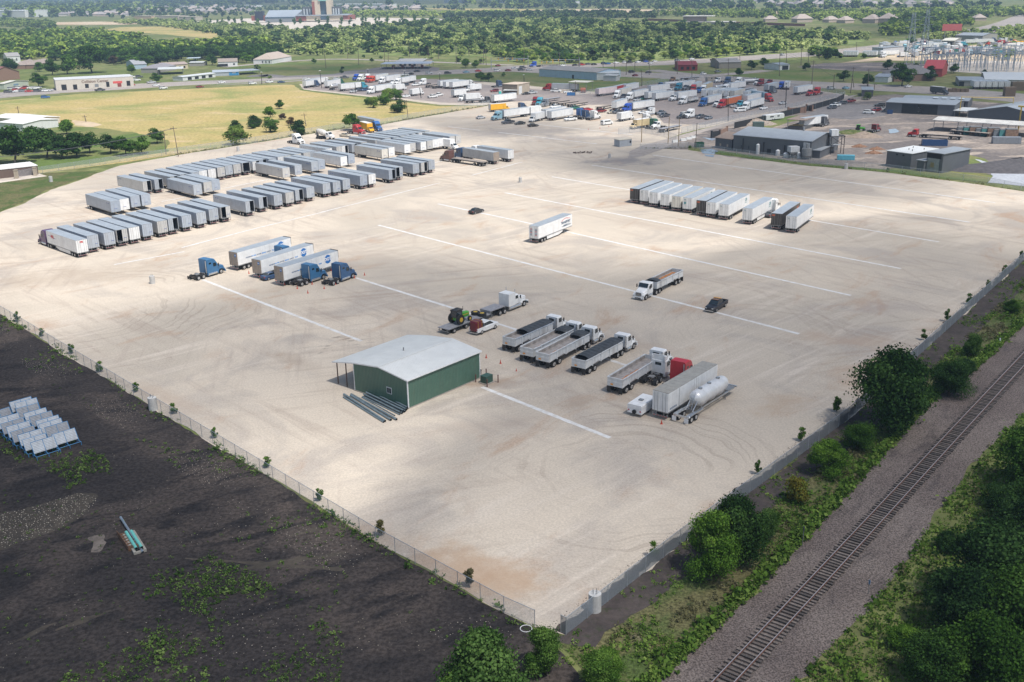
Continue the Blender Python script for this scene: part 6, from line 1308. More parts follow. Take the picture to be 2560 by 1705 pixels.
o,L_,D_,H_=shed(('I',1662,752),('I',1775,768),('I',1858,715),633,.6,WG,RFG,'open fronted grey shed sheltering a pale container',flat=True,ov=.35,openings=[('f',.02,.90,.72,.98,DK,'opening'),('f',.06,.80,.05,.72,M('container_pale',(.30,.33,.33),.6,.1,.2,1,.3,(0,.5,.02)),'container'),('f',.28,.5,.25,.5,M('container_mark',(.40,.32,.14),.6),'sign')],wall2=WGy)
shed(('I',1600,748),('I',1648,756),('I',1690,725),682,.3,WG,RFG,'small grey box shed left of the open fronted shed','shed','small_shed',flat=True,wall2=WGy)
o,L_,D_,H_=shed(('I',1382,342),('I',1862,366),('I',1900,330),290,.7,WG,RFG,'long grey shed with a wide open front on the right',openings=[('f',.24,.76,.05,.92,DK,'opening'),('f',.48,.52,.2,.7,WW,'door')],ridge='x',wall2=WGy)
o,L_,D_,H_=shed(('I',1498,300),('I',1958,318),('I',1985,290),262,.7,WG,RFG,'second long grey shed with skylights behind the open fronted one',openings=[('f',.86,.96,.05,.9,DK,'opening')],wall2=WGy)
for k in range(4):q=MB();q.box(L_*(.45+.13*k),L_*(.53+.13*k),D_*.1,D_*.4,H_+.62,H_+.72,M('skylight',(.55,.60,.64),.3));addp(o,'skylight',q)
shed(('I',1958,392),('I',2500,440),('I',2560,330),375,3.0,WG,RFG,'wide grey factory hall at the right edge',wall2=WGy,ridge='y')
shed(('I',1860,368),('I',1960,374),('I',2000,350),352,.4,WG,RFW,'small white roofed canopy beside the factory hall','canopy','canopy',flat=True,posts=True)
shed(('I',1712,470),('I',2420,520),('I',2440,490),440,.6,WG,M('roof_stained_white',(.58,.57,.54),.6,.1,.2,.3,.35,(0,1.6,.03)),'long open shelter with stained white roof and timber stacks','shelter','open_shelter',posts=True,ridge='x')
for k in range(9):
 a=at('I',1925+k*42,492+k*3);q=MB();q.box(-2.2,2.2,-1.2,1.2,0,2.3+.3*(k%3),M(('stack_grey','stack_teal','stack_brown')[k%3],((.16,.18,.20),(.06,.22,.22),(.20,.13,.09))[k%3],.8,0,.3,2));q.box(-2.0,2.0,-1.1,1.1,2.4+.3*(k%3),2.7+.3*(k%3),GRY);thing(q,'material_stack','%s stack of building material under the long shelter, %s from the left'%(('grey','teal','brown')[k%3],ORD[k]),'material stack','stacks under the long shelter',(a.x,a.y,.06),R(-10))
for(x0,y0,x1,y1)in((2310,470,2400,478),):
 a,b=at('I',x0,y0),at('I',x1,y1);o=empty('gantry',(a.x,a.y,.05),sgn_angle(a,b),'yellow steel gantry at the right edge of the photo','gantry');L_=(b-a).length;YL=M('safety_yellow',(.55,.38,.06),.5)
 q=MB();q.box(0,.4,-.2,.2,0,9,YL);addp(o,'leg',q);q=MB();q.box(L_-.4,L_,-.2,.2,0,9,YL);addp(o,'leg',q);q=MB();q.box(-1,L_+1,-.25,.25,9,9.6,YL);addp(o,'beam',q)
a=at('I',1900,366);q=MB();q.cyl((0,0,0),(0,0,8),.15,YL,6);q.cyl((0,0,8),(22,-1,7.5),.15,YL,6);q.cyl((22,-1,7.5),(22,-1,0),.15,YL,6);thing(q,'gantry','thin yellow pipe frame beside the long grey sheds','gantry',None,(a.x,a.y,.05))
o,L_,D_,H_=shed(('I',690,458),('I',812,466),('I',850,430),398,.5,WG,WBR,'brown roofed loading dock canopy behind the largest shed','canopy','dock_canopy',posts=True,flat=True)
q=MB();q.box(.3,L_-.3,.3,D_-.3,0,1.2,M('dock_concrete',(.10,.10,.10),.8));addp(o,'dock',q);q=MB();q.box(.2,L_-.2,.2,.3,2.1,2.2,YL);q.box(.2,L_-.2,.2,.3,1.6,1.7,YL);addp(o,'railing',q)
shed(('I2',1850,360),('I2',2560,372),('I2',2600,270),330,1.2,WGR,RFW,'large warehouse with bright white roof at the right edge',openings=WIN(0,.75,5,0,.75,WW,w=.75,nm='door'))
shed(('I2',1520,388),('I2',1842,392),('I2',1860,340),318,.5,WGR,RFG,'low grey shed left of the white roofed warehouse',openings=[('f',0,.2,0,.8,DK,'opening')])
PLT=M('pallet_wood',(.26,.19,.13),.85,0,.25,4,.2,(2,.15,.03))
def stack(c,x,y,w_,d_,h_,lb,g='stacks of wooden pallets'):
 a=at(c,x,y);q=MB()
 for k in range(int(h_/.15)):q.box(-w_/2,w_/2,-d_/2,d_/2,k*.15,k*.15+.11,PLT);q.box(-w_/2,w_/2,-.1,.1,k*.15+.1,k*.15+.15,PLT)
 thing(q,'pallet_stack',lb,'pallet stack',g,(a.x,a.y,.06),R(-6))
stack('I2',2160,515,5,3.5,4.6,'largest brown pallet stack in front of the white warehouse');stack('I2',2300,440,9,3,4.4,'wide brown pallet stack at the right edge')
for k,x in enumerate((1405,1455,1508,1565,1620)):stack('I2',x,462,1.8,1.6,1.8+.4*(k==1),'small pallet stack, %s from the left beside the black truck'%ORD[k])
for k in range(6):mid('pup','white','I2',1690+k*78,455,1745+k*78,380,'white trailer backed to the white warehouse, %s from the left'%ORD[k],'white trailers at the warehouse doors',hd=80)
shed(('I2',530,300),('I2',690,330),('I2',900,260),4.0,4.5,BRK,RSH,'dark shingle roofed house behind the big dark tree','house','house',hip=True)
shed(('I2',440,335),('I2',612,342),('I2',640,310),3.0,1.2,WW,RFG,'white outbuilding below the dark shingle roofed house','house','outbuilding')
shed(('I2',1060,262),('I2',1300,268),('I2',1385,225),4.6,4.2,M('wall_red',(.40,.07,.06),.6),WR,'bright red roofed barn beside the substation','barn','barn')
shed(('I2',940,290),('I2',1065,296),('I2',1080,265),3.0,.4,WW,RFW,'small white canopy in front of the red barn','canopy','canopy',flat=True,posts=True)
shed(('I2',278,520),('I2',420,522),('I2',430,480),3.2,.3,M('container_dark',(.10,.10,.11),.6),RFG,'dark roadside shelter behind a bright green bush','shelter','roadside_shelter',flat=True)
o,L_,D_,H_=shed(('G',1578,765),('G',1690,752),('G',1705,735),695,.2,M('hut_grey',(.33,.36,.40),.6),M('hut_roof',(.58,.53,.43),.7),'small grey office hut beside the gate','hut','hut',flat=True,ov=.1,openings=[('f',.82,.95,.45,.8,DK,'window')])
q=MB();
for k in range(26):
 r_=random.Random(k);x,y=r_.uniform(-3.4,3.4),r_.uniform(-1.1,1.1);q.cyl((x,y,.15),(x+r_.uniform(-1.3,1.3),y+r_.uniform(-.6,.6),r_.uniform(.2,.75)),.12,M('debris_brown',(.15,.11,.09),.9,0,.4,3),5)
a=at('G',1225,822);thing(q,'debris_pile','low brown heap of broken timber on the bright gravel','debris pile',None,V3(a))
o,L_,D_,H_=shed(('L2',1530,345),('L2',1895,362),('L2',2285,310),118,.4,M('wall_stained_tan',(.22,.18,.14),.85,0,.3,.5,.4,(0,1.2,.04)),M('roof_tan',(.55,.45,.36),.8),'tall tan stained building in the middle of the truck yard',flat=True,ov=.15,openings=[('r',.12,.38,0,.8,WW,'roller_door')],wall2=WT)
shed(('L2',1560,372),('L2',1875,372),('L2',1890,340),300,.2,M('wall_stained_tan',(.22,.18,.14)),RFW,'lean-to with white roof in front of the tan building','lean-to','lean_to',flat=True,posts=True)
shed(('L3',1000,290),('L3',1435,305),('L3',1460,262),5.2,.2,WW,M('roof_cream',(.62,.60,.52),.6),'flat cream canopy on thin posts behind the silver trailer','canopy','canopy',flat=True,posts=True)
a=at('L3',1350,318);q=MB();q.cyl((-1.4,0,1.5),(1.4,0,1.5),1.3,M('rusty_tank',(.30,.10,.06),.7,0,.25,2),14);q.box(-1.2,1.2,-.6,.6,0,.5,RUST);thing(q,'rusty_tank','rusty red tank beside the cream canopy','tank',None,(a.x,a.y,.06))
a=at('L2',1470,380);q=MB();q.box(-.6,.6,-.6,.6,0,2.2,M('toilet_teal',(.05,.50,.45),.5));q.sec([(-.65,.65,2.2,2.45),(.65,.65,2.2,2.45)],M('toilet_roof',(.5,.6,.58)));q.box(-.62,-.6,-.4,.4,.1,2.0,M('toilet_door',(.04,.4,.36)));thing(q,'portable_toilet','teal portable toilet beside the tan building','portable toilet',None,(a.x,a.y,.06),.3)
o,L_,D_,H_=shed(('C',250,703),('C',775,738),('C',800,700),668,1.6,WB,M('roof_dusty',(.36,.34,.32),.7,.1,.1,.3,.1,(0,1.2,.02)),'long light blue metal hall on the mown field',openings=[('f',.59,.62,0,.5,DK,'door')],ridge='x')
shed(('C',780,738),('C',985,736),('C',1000,700),672,.4,WW,RFW,'white flat roofed annex at the right end of the light blue hall','annex','annex',flat=True,openings=[('f',.5,.85,.1,.8,DK,'opening')])
shed(('C',840,745),('C',955,748),('C',960,738),3.2,.2,M('wall_grey_pale',(.50,.50,.52),.6),RFW,'row of small pale sheds in front of the annex','shed','small_shed',flat=True)
shed(('C',1530,652),('C',1705,650),('C',1715,620),3.6,1.6,M('wall_dark_red',(.24,.03,.03),.7),M('roof_dark_red',(.22,.035,.04),.7),'low dark red building on the grass island','building','building',ridge='x',openings=WIN(.05,.95,3,.2,.7,DK))
shed(('C',1905,632),('C',2105,628),('C',2120,600),4.0,1.8,M('wall_taupe',(.30,.27,.23),.8),M('roof_taupe',(.32,.31,.30),.8),'long taupe building beside the upper side road','building','building',ridge='x')
shed(('D',100,648),('D',195,642),('D',200,620),3.4,.8,WW,RFG,'small white shed with an open dark end beside a tree','shed','small_shed',openings=[('f',.3,.9,.05,.8,DK,'opening')])
shed(('B',1285,610),('B',1530,610),('B',1535,585),568,1.2,M('wall_station',(.52,.46,.40),.8),M('roof_station',(.46,.45,.43),.7),'petrol station shop with pale curved roof','shop','petrol_station',openings=WIN(.1,.8,4,.1,.6,DK))
o,L_,D_,H_=shed(('B',1150,640),('B',1600,635),('B',1605,615),586,.2,WW,M('canopy_blue',(.40,.46,.55),.5),'flat petrol station canopy on posts','canopy','station_canopy',flat=True,posts=True)
for k in range(4):q=MB();q.box(L_*(.18+.2*k),L_*(.18+.2*k)+1.5,D_*.4,D_*.6,0,2.2,M('pump_red',(.3,.05,.05),.5));addp(o,'pump',q)
o,L_,D_,H_=shed(('A2',925,632),('A2',2195,565),('A2',2240,520),402,.4,WC,M('roof_pale_flat',(.56,.57,.58),.6),'long cream repair shop with dark garage doors','shop','repair_shop',flat=True,ov=.1,openings=WIN(0,.2,1,0,.55,DK,w=.32,nm='garage_door')+WIN(.15,.33,1,0,.5,DK,w=.28,nm='garage_door')+WIN(.30,.48,1,.1,.5,DK,w=.26,nm='garage_door')+WIN(.62,.70,1,.1,.6,DK,w=.5,nm='garage_door')+WIN(.76,.86,1,.05,.4,M('shop_door',(.25,.06,.05)),w=.5,nm='door')+WIN(.9,.96,1,.1,.6,DK,w=.8,nm='garage_door')+WIN(.48,.55,1,.15,.45,GRY,w=.7,nm='garage_door')+[('f',.73,.85,.40,.62,M('awning_red',(.65,.10,.09),.6),'awning')])
me=text_mesh('Collision Center',2.3,M('sign_brown',(.18,.09,.06),.6),bold=.03);t_=bpy.data.objects.new('lettering',me);COL.objects.link(t_);t_.parent=o;t_.location=(L_*.5,-.09,H_*.72);t_.rotation_euler=(R(90),0,0)
shed(('A2',75,615),('A2',475,560),('A2',490,545),470,1.0,M('wall_pale_green',(.48,.52,.44),.7),M('roof_cream2',(.60,.58,.52),.6),'pale green shop building at the left edge of the road','shop','repair_shop',ridge='y',openings=[('f',.38,.58,.45,.75,M('sign_blue',(.2,.3,.42),.5),'sign')])
shed(('A2',-120,480),('A2',330,445),('A2',360,420),5.0,3.8,BRK,M('roof_maroon',(.22,.10,.09),.8),'maroon gabled roof at the left edge','house','house',ridge='y')
shed(('A2',130,200),('A2',345,190),('A2',360,150),6.0,2.2,WW,M('roof_taupe',(.32,.31,.30),.8),'two storey white house in the trees at upper left','house','house',openings=WIN(.2,.9,2,.4,.75,DK,w=.25))
shed(('A2',240,285),('A2',420,280),('A2',440,230),3.0,2.6,BRK,M('roof_house_brown',(.30,.25,.22),.85),'brown roofed brick house, left of a pair in the trees','house','house',hip=True)
shed(('A2',430,278),('A2',580,275),('A2',600,225),3.0,2.8,BRK,M('roof_house_brown',(.30,.25,.22),.85),'brown roofed brick house, right of a pair in the trees','house','house',hip=True)
o,L_,D_,H_=shed(('A3',812,525),('A3',1330,465),('A3',1340,440),410,.5,WW,RFW,'white workshop with four dark open bays','workshop','workshop',openings=WIN(.1,.95,4,.1,.8,DK,w=.55,nm='garage_door'))
o,L_,D_,H_=shed(('A3',1290,450),('A3',1705,435),('A3',1730,400),380,.9,M('wall_grey_panel',(.40,.44,.48),.6),M('roof_blue_grey',(.45,.50,.55),.5,.2),'blue fronted workshop beside the road','workshop','workshop',openings=[('f',.62,.99,.02,.98,BLW,'sign_wall'),('f',.74,.88,.62,.92,WW,'sign')])
shed(('A3',1700,430),('A3',2040,410),('A3',2055,380),368,.4,WW,M('roof_blue_grey',(.45,.50,.55)),'open car port joined to the blue workshop','car port','car_port',flat=True,posts=True)
shed(('A3',420,430),('A3',820,415),('A3',835,380),3.6,.4,WW,RFW,'bright white flat canopy behind the dark hedge','canopy','canopy',flat=True,posts=True)
shed(('A3',490,352),('A3',895,330),('A3',905,300),3.4,1.2,M('wall_yellow_cream',(.55,.48,.34),.8),M('roof_pinkish',(.36,.29,.26),.8),'long cream motel like house with brown roof','house','house',openings=WIN(.05,.95,5,.2,.65,DK,w=.4))
shed(('A3',40,340),('A3',240,330),('A3',250,280),3.4,2.4,M('wall_blue_pale',(.36,.46,.56),.8),M('roof_grey_soft',(.32,.33,.35),.8),'pale blue house with grey roof among trees','house','house')
shed(('A3',150,400),('A3',400,400),('A3',420,350),3.2,2.4,WGR,M('roof_grey_soft2',(.24,.23,.25),.8),'grey roofed house beside the white canopy','house','house',hip=True)
shed(('A3',1375,300),('A3',1680,290),('A3',1690,255),3.4,1.8,WW,M('roof_brown_soft',(.30,.25,.21),.8),'white house with brown roof and dark porch','house','house',openings=[('f',.0,.5,.0,.6,DK,'porch')]+WIN(.7,.95,1,.3,.65,DK,w=.4))
shed(('A3',1935,255),('A3',2230,255),('A3',2240,200),3.4,4.4,WW,M('roof_sand',(.42,.35,.30),.85),'sand coloured hip roofed house beside the wood','house','house',hip=True,openings=WIN(.4,.95,3,.2,.7,DK,w=.3))
shed(('A3',880,255),('A3',1075,250),('A3',1080,235),4.2,.2,WW,M('roof_pale_blue',(.44,.52,.58),.5),'pale blue open pavilion roof before the wood','pavilion','pavilion',flat=True,posts=True)
shed(('A3',915,292),('A3',1135,288),('A3',1140,270),2.6,.5,WGR,M('roof_pale_grey',(.50,.52,.52),.6),'pale grey low barn before the wood','barn','low_barn')
shed(('E',0,445),('E',212,462),('E',300,400),395,.8,WW,M('roof_bright',(.74,.74,.72),.6),'bright white roofed hall at the left edge, front one',openings=[])
shed(('E',-60,380),('E',296,410),('E',320,360),368,.8,WC,M('roof_bright',(.74,.74,.72),.6),'bright white roofed hall at the left edge, rear one')
o,L_,D_,H_=shed(('E',-60,888),('E',345,842),('E',360,800),765,.3,M('brown_cabinet_wall',(.13,.09,.075),.7),M('roof_bright',(.74,.74,.72),.6),'low brown pump house with white roof at the left edge','pump house','pump_house',flat=True,ov=.15)
a=at('E',150,878);q=MB();q.box(-.5,.5,-.5,.5,0,2.6,M('wall_tan',(.42,.36,.28)));q.box(-.6,.6,-.6,.6,2.6,2.75,M('wall_tan',(.42,.36,.28)));thing(q,'gate_pillar','left tan pillar in front of the brown pump house','pillar','pillars at the pump house',(a.x,a.y,.06));a=at('E',318,852);o2=thing(q,'gate_pillar','right tan pillar in front of the brown pump house','pillar','pillars at the pump house',(a.x,a.y,.06))
sheet('slab',xy(('E',-60,925),('E',420,858),('E',350,835),('E',-60,880)),.062,G_pale)
for A_2,B_2,lb in((('H2',920,612),('H2',1005,600),'black gate panel by the access road'),(('H2',1005,600),('H2',1082,560),'brown brick wall stub by the access road'),(('H2',1722,352),('H2',1905,345),'brown brick wall beside the screen fence'),(('H2',1915,320),('H2',1978,330),'short brown brick wall beyond the screen fence')):
 a,b=at(*A_2),at(*B_2);q=MB();L_=(b-a).length;mt=SCREEN if 'black' in lb else BRK;q.box(0,L_,-.15,.15,0,2.4,mt);q.box(-.3,.3,-.3,.3,0,2.8,mt);q.box(L_-.3,L_+.3,-.3,.3,0,2.8,mt);thing(q,'wall',lb,'wall',None,(a.x,a.y,.06),sgn_angle(a,b))
def heap(c,x,y,rx,ry,h,mat,lb,name='dirt_heap'):
 a=at(c,x,y);v=[];f=[];n=14;m2=5;rg_=random.Random(int(x))
 for j in range(m2+1):
  for k in range(n):rr_=1-j/m2;jj=1+rg_.uniform(-.16,.16);v.append((rx*rr_*jj*math.cos(2*math.pi*k/n),ry*rr_*jj*math.sin(2*math.pi*k/n),h*(j/m2)**.8*rg_.uniform(.85,1.1)))
 for j in range(m2):
  for k in range(n):f.append((j*n+k,j*n+(k+1)%n,(j+1)*n+(k+1)%n,(j+1)*n+k))
 q=MB();q.add(v,f,mat);return thing(q,name,lb,'heap',None,(a.x,a.y,.03))
RUB_=M('rubble',(.34,.28,.23),.9,0,.4,2)
heap('H2',1380,470,9,4.5,2.6,RUB_,'pale rubble heap beside the dark green storage box');heap('I',1230,512,7,4,2.2,M('heap_soil',(.24,.19,.15),.9,0,.2,1),'brown soil heap beside the green tractor');heap('I',1140,485,9,4,1.4,G_verge,'grassy soil heap with yellow posts')
heap('I',2330,735,22,9,3.5,M('heap_dark',(.085,.08,.085),.95,0,.25,1),'dark soil heap beyond the drainage channel')
for k,(x,y)in enumerate(((1200,582),(1320,600),(1300,628))):heap('I',x,y,3,1.8,1.1,RUST,'rusty scrap pile, %s of three on the pale yard'%ORD[k],'scrap_pile')
for k,(x,y)in enumerate(((470,722),(545,708),(595,695),(640,683))):
 a=at('H',x,y);q=MB();q.box(-1.1,1.1,-.4,.4,0,.8,WW);q.box(-1.1,1.1,-.55,.55,0,.2,WW);thing(q,'concrete_barrier','white concrete block behind the poles, %s from the left'%ORD[k],'concrete barrier','concrete blocks near the gate',(a.x,a.y,.08),.3)
WPOLE=M('wooden_pole',(.15,.12,.095),.85,0,.25,2);WPY=M('pale_wooden_pole',(.30,.22,.12),.85,0,.2,2)
def pole(c,x,y,tx,ty,kind='util',lb='',grp='utility poles',mat=None):
 b=at(c,x,y);h=height_over(b,px(c,0,ty)[1]);h=min(h,26);dist=b.length
 topw=W(*px(c,tx,ty),h);lean=Vector((topw.x-b.x,0,0));lean.x=max(-1.5,min(1.5,lean.x))
 nm='utility_pole' if kind=='util' else 'street_lamp';o=empty(nm,(b.x,b.y,.04),0,lb,'utility pole' if kind=='util' else 'street lamp',grp);r_=.17 if dist<500 else .22;m_=mat or(WPOLE if kind=='util' else BLK)
 q=MB();q.cyl((0,0,0),(lean.x,0,h),r_,m_,7,r_*.65);addp(o,'pole',q)
 if kind=='util':q=MB();q.box(lean.x-1.2,lean.x+1.2,-.06,.06,h-.9,h-.72,m_);addp(o,'crossarm',q)
 elif kind=='lamp':q=MB();q.box(lean.x-.5,lean.x+.5,-.25,.25,h,h+.3,M('lamp_head',(.75,.75,.72),.4));addp(o,'lamp_head',q)
 return Vector((b.x+lean.x,b.y,h-.7)),o
PL='''B 845 540 843 410;B 945 600 938 440;B 1183 570 1180 435;B 1218 572 1216 482;B 1412 530 1410 425;B 1500 525 1498 440;B 1585 555 1583 425;B 1680 540 1680 440;B 1843 580 1838 430;B 1960 520 1958 440;B 2118 602 2112 450;B 2095 590 2092 450;B 645 630 622 410
C 110 612 112 415;C 437 602 437 478;C 615 622 613 440;C 838 642 838 500;C 945 640 945 510;C 1050 690 1052 520;C 1130 662 1130 530;C 1262 690 1262 550;C 1195 792 1192 645;C 1520 682 1521 520;C 1655 722 1655 545;C 1988 702 1992 540;C 1875 682 1878 512;C 2095 602 2096 500
D 105 702 110 455;D 170 605 170 462;D 303 600 310 442;D 370 592 376 452;D 403 772 420 555;D 470 545 468 460;D 600 830 612 685;D 758 860 790 615;D 790 805 770 690;D 918 822 928 632;D 975 832 985 765;D 1287 790 1297 668;D 815 482 815 385;D 1268 400 1270 335'''
pos={}
cnt={'B':'above the petrol station side of the road','C':'beside the highway above the blue hall','D':'at the upper right crossroads'}
for gi,ln_ in enumerate(PL.split('\n')):
 for i,s_ in enumerate(ln_.split(';')):
  a=s_.split();p_,o=pole(a[0],*map(float,a[1:]),'util','%s wooden utility pole from the left %s'%(ORD[i],cnt[a[0]]),'utility poles '+cnt[a[0]]);pos[a[0]+str(i)]=p_
LAMP=[('L1',400,378,370,108,'left end of the truck yard'),('L1',1118,168,1110,85,'behind the back line of trucks'),('L1',1690,218,1680,110,'beside the star trailer'),('L1',2232,305,2225,145,'left of the three white trailers'),('F',52,180,48,75,'roadside above the dry field'),('H2',1095,435,1095,182,'in front of the orange trailer'),('H2',1698,290,1708,60,'right part of the truck yard'),('C',112,750,108,690,'behind the tan building'),('H2',188,62,188,-40,'back fence of the yard'),('D',168,880,168,760,'right back corner of the truck yard'),('L1',928,450,912,290,'field edge, tall dark one'),('L1',1395,420,1392,320,'behind the round bushes'),('L1',1938,530,1915,362,'in front of the white box truck')]
for c,x,y,tx,ty,lb in LAMP:pole(c,x,y,tx,ty,'lamp' if 'dark' not in lb else 'plain','tall lamp post at the '+lb,'lamp posts of the truck yard')
for i,(x,y,tx,ty)in enumerate(((183,655,192,360),(462,672,478,385),(570,702,584,408),(750,718,768,452))):pos['Y%d'%i],_=pole('H2',x,y,tx,ty,'plain','pale wooden pole by the gate, %s from the left'%ORD[i],'pale wooden poles by the gate',WPY if i!=3 else WPOLE)
for i,(c,x,y,tx,ty,lb)in enumerate((('E',1590,682,1543,412,'leaning utility pole at the field fence, taller of two'),('E',1480,662,1462,470,'shorter utility pole at the field fence'),('E',168,305,155,235,'utility pole in the upper part of the dry field'),('E',768,372,752,312,'small pole in the middle of the dry field'),('F',447,556,427,438,'utility pole behind the brown bush in the field'),('F',1355,490,1340,320,'utility pole right of the round bushes'),('L3',1155,378,1165,35,'tall pole with lamp beside the blue bin'))):
 pos['E%d'%i],_=pole(c,x,y,tx,ty,'util',lb,'utility poles of the dry field')
WIRE=M('black_wire',(.10,.10,.11),.6)
def wire(a,b,sag,lb,r_=.035,n=14,two=False):
 q=MB()
 for off in((0,.55)if two else(0,)):
  pts=[a.lerp(b,k/n)+Vector((0,off,-sag*4*(k/n)*(1-k/n)-off*.3))for k in range(n+1)]
  for k in range(n):q.cyl(pts[k],pts[k+1],r_,WIRE,4,caps=False)
 o=q.build('power_line');tag(o,lb,'power line','power lines');return o
w0=W(*px('E',-300,705),9.0)
wire(w0,pos['E0'],1.5,'pair of power lines crossing in front of the dark trees',.05,two=True);wire(pos['E0'],pos['E4'],1.2,'power line from the leaning pole to the brown bush pole',.03);wire(pos['E4'],pos['E5'],2.0,'power line running toward the round bushes',.03)
for k in range(3):wire(pos['Y%d'%k],pos['Y%d'%(k+1)],.6,'power line between the pale poles, %s span'%ORD[k],.025)
for p_,n_,w2 in(('B',12,'above the petrol station'),('C',14,'above the highway'),('D',14,'over the upper right crossroads')):
 ks=sorted(pos[p_+str(i)][:]for i in range(n_));
 for k in range(0,n_-1):
  a,b=Vector(ks[k]),Vector(ks[k+1])
  if(a-b).length<160:wire(a,b,1.2,'thin power line %s, %s span from the left'%(w2,ORD[k]),.045,6)
STG=M('signal_grey',(.35,.38,.42),.5,.4);SYL=M('signal_yellow',(.55,.33,.05),.6)
for i,(c,x,y,ty,dx,lb)in enumerate((('B',2165,640,535,24,'left'),('C',148,625,512,-22,'second'),('C',622,620,530,-20,'right'),('C',490,600,560,-18,'third'))):
 b=at(c,x,y);h=height_over(b,px(c,0,ty)[1]);h=min(h,12);o=empty('traffic_light',(b.x,b.y,.07),0,'traffic light mast with long arm at the crossing, %s'%lb,'traffic light','traffic lights at the crossing');q=MB();q.cyl((0,0,0),(0,0,h),.22,STG,8);addp(o,'mast',q);q=MB();q.cyl((0,0,h*.75),(dx,0,h*.85),.16,STG,6);addp(o,'arm',q)
 for k in(.5,.75,.95):q=MB();q.box(dx*k-.35,dx*k+.35,-.3,.3,h*.8-.9,h*.8+.5,SYL);addp(o,'signal',q)
LAT=M('lattice_steel',(.34,.40,.47),.5,.4,.1)
def lattice(b,h,w_,lb,arms=True):
 o=empty('lattice_tower',(b.x,b.y,.1),0,lb,'lattice tower','steel towers of the substation');q=MB();n=7
 for sx in(-1,1):
  for sy in(-1,1):q.cyl((sx*w_,sy*w_,0),(sx*w_*.3,sy*w_*.3,h),.16,LAT,4)
 for k in range(n):
  z0,z1=h*k/n,h*(k+1)/n;a_,b_=w_*(1-.7*k/n),w_*(1-.7*(k+1)/n)
  for s in(-1,1):q.cyl((-a_,s*a_,z0),(b_,s*b_,z1),.09,LAT,4);q.cyl((s*a_,-a_,z0),(s*b_,b_,z1),.09,LAT,4)
 addp(o,'body',q)
 if arms:
  for z in(.72,.86):q=MB();q.cyl((-5,0,h*z),(5,0,h*z),.16,LAT,4);addp(o,'crossarm',q)
lattice(at('D2',1000,478),34,2.6,'tall lattice tower left of the substation');lattice(at('D2',1160,470),36,2.4,'second tall lattice tower left of the substation')
sr=random.Random(77);GAN=[]
def gantry():
 pr=proto('substation_frame')
 for x_ in(-4,4):q=MB();q.cyl((x_,0,0),(x_,0,11),.18,LAT,5);part(pr,'mast',q)
 q=MB();q.box(-4.6,4.6,-.2,.2,9.5,9.9,LAT)
 for k in range(4):q.cyl((-3+2*k,0,7.8),(-3+2*k,0,9.6),.16,LAT,5)
 part(pr,'beam',q);return pr
gp=gantry()
for i in range(56):
 x,y=1200+(i%19)*64+sr.uniform(-22,22),(478,515,560)[i//19]+sr.uniform(-12,12);b=at('D2',x,y);put(gp,(b.x,b.y,.1),sr.uniform(-.3,.3),'grey steel frame in the crowded substation field','steel frame','frames of the substation',scale=(1,1,sr.uniform(.7,1.25)))
jc=['white']*9+['silver','red','blue','cyan','ored','navy','dark','green','yellow','lblue','offw','dred']
for i in range(150):
 t_=sr.random();x=640+1740*t_;lo=395 if x<1150 else 372;y=sr.uniform(212+max(0,1300-x)*.08,lo);b=at('D2',x,y)
 k_=sr.choice(['far','pup','sleeper','day','sleeper','day','btruckL','btruck','pickup']);cl=sr.choice(jc)if k_ not in('far','pup')else sr.choice(['white','white','offw','silver'])
 nmk={'far':'trailer','pup':'short trailer','sleeper':'sleeper truck','day':'day cab truck','btruckL':'box truck','btruck':'small box truck','pickup':'pickup'}[k_];cn={'lblue':'pale blue','cyan':'bright blue','ored':'orange red','offw':'cream','navy':'dark blue','dred':'dark red','dark':'black'}.get(cl,cl)
 put(PR[k_],(b.x,b.y,.08),sr.choice([.1,1.6,3.1,4.6])+sr.uniform(-.3,.3),'%s %s in the crowded salvage yard beyond the substation'%(cn,nmk),CATS.get(k_,'trailer'),'%s %s vehicles of the salvage yard'%(cn,nmk),C_[cl])
for k in range(8):mid('pup','white','D2',225+k*42+(60 if k>3 else 0),395,275+k*42+(60 if k>3 else 0),372,'white trailer at the left end of the salvage yard, %s from the left'%ORD[k],'white trailers at the salvage yard edge')
shed(('D2',560,365),('D2',690,372),('D2',700,340),283,.3,M('wall_grey_pale',(.50,.50,.52)),RFG,'tall pale grey block at the salvage yard',flat=True)
shed(('D2',1380,268),('D2',1530,270),('D2',1570,235),5.0,.8,WGR,M('roof_cream',(.62,.60,.52)),'cream roofed hall in the salvage yard',openings=WIN(0,.9,3,.05,.8,DK,w=.6))
shed(('D2',1540,215),('D2',1860,222),('D2',1880,190),6.0,1.5,WGR,RFG,'grey roofed hall behind the salvage yard')
a=at('D2',1490,200);q=MB();q.box(-9,9,-.3,.3,9,15,M('billboard_red',(.42,.10,.09),.5));[q.cyl((x,.5,0),(x,.5,12),.3,GRY,6)for x in(-6,6)];thing(q,'billboard','red billboard above the distant highway','billboard',None,(a.x,a.y,.1))
def blk(parent,name,x0,x1,y0,y1,z0,z1,mat):q=MB();q.box(x0,x1,y0,y1,z0,z1,mat);return addp(parent,name,q)
sb=at('B2',640,262);sd_=sb.length;S_=.21231*sd_/CF
st=empty('stadium',(sb.x,sb.y,.1),-.02,'large stadium complex with grandstand and twin cream towers','stadium');fx=lambda x:(x-640)*S_
LBK=M('stadium_dark',(.03,.035,.05),.5);CRM=M('stadium_cream',(.60,.52,.40),.8);REDB=M('stadium_brick',(.30,.10,.07),.8);GLB=M('stadium_glass',(.07,.11,.15),.25);TG=M('stadium_green_roof',(.25,.48,.42),.5);SIL=M('stadium_silver',(.40,.45,.50),.5,.2,.1,.02);GRD=M('stadium_grey',(.10,.11,.12),.6)
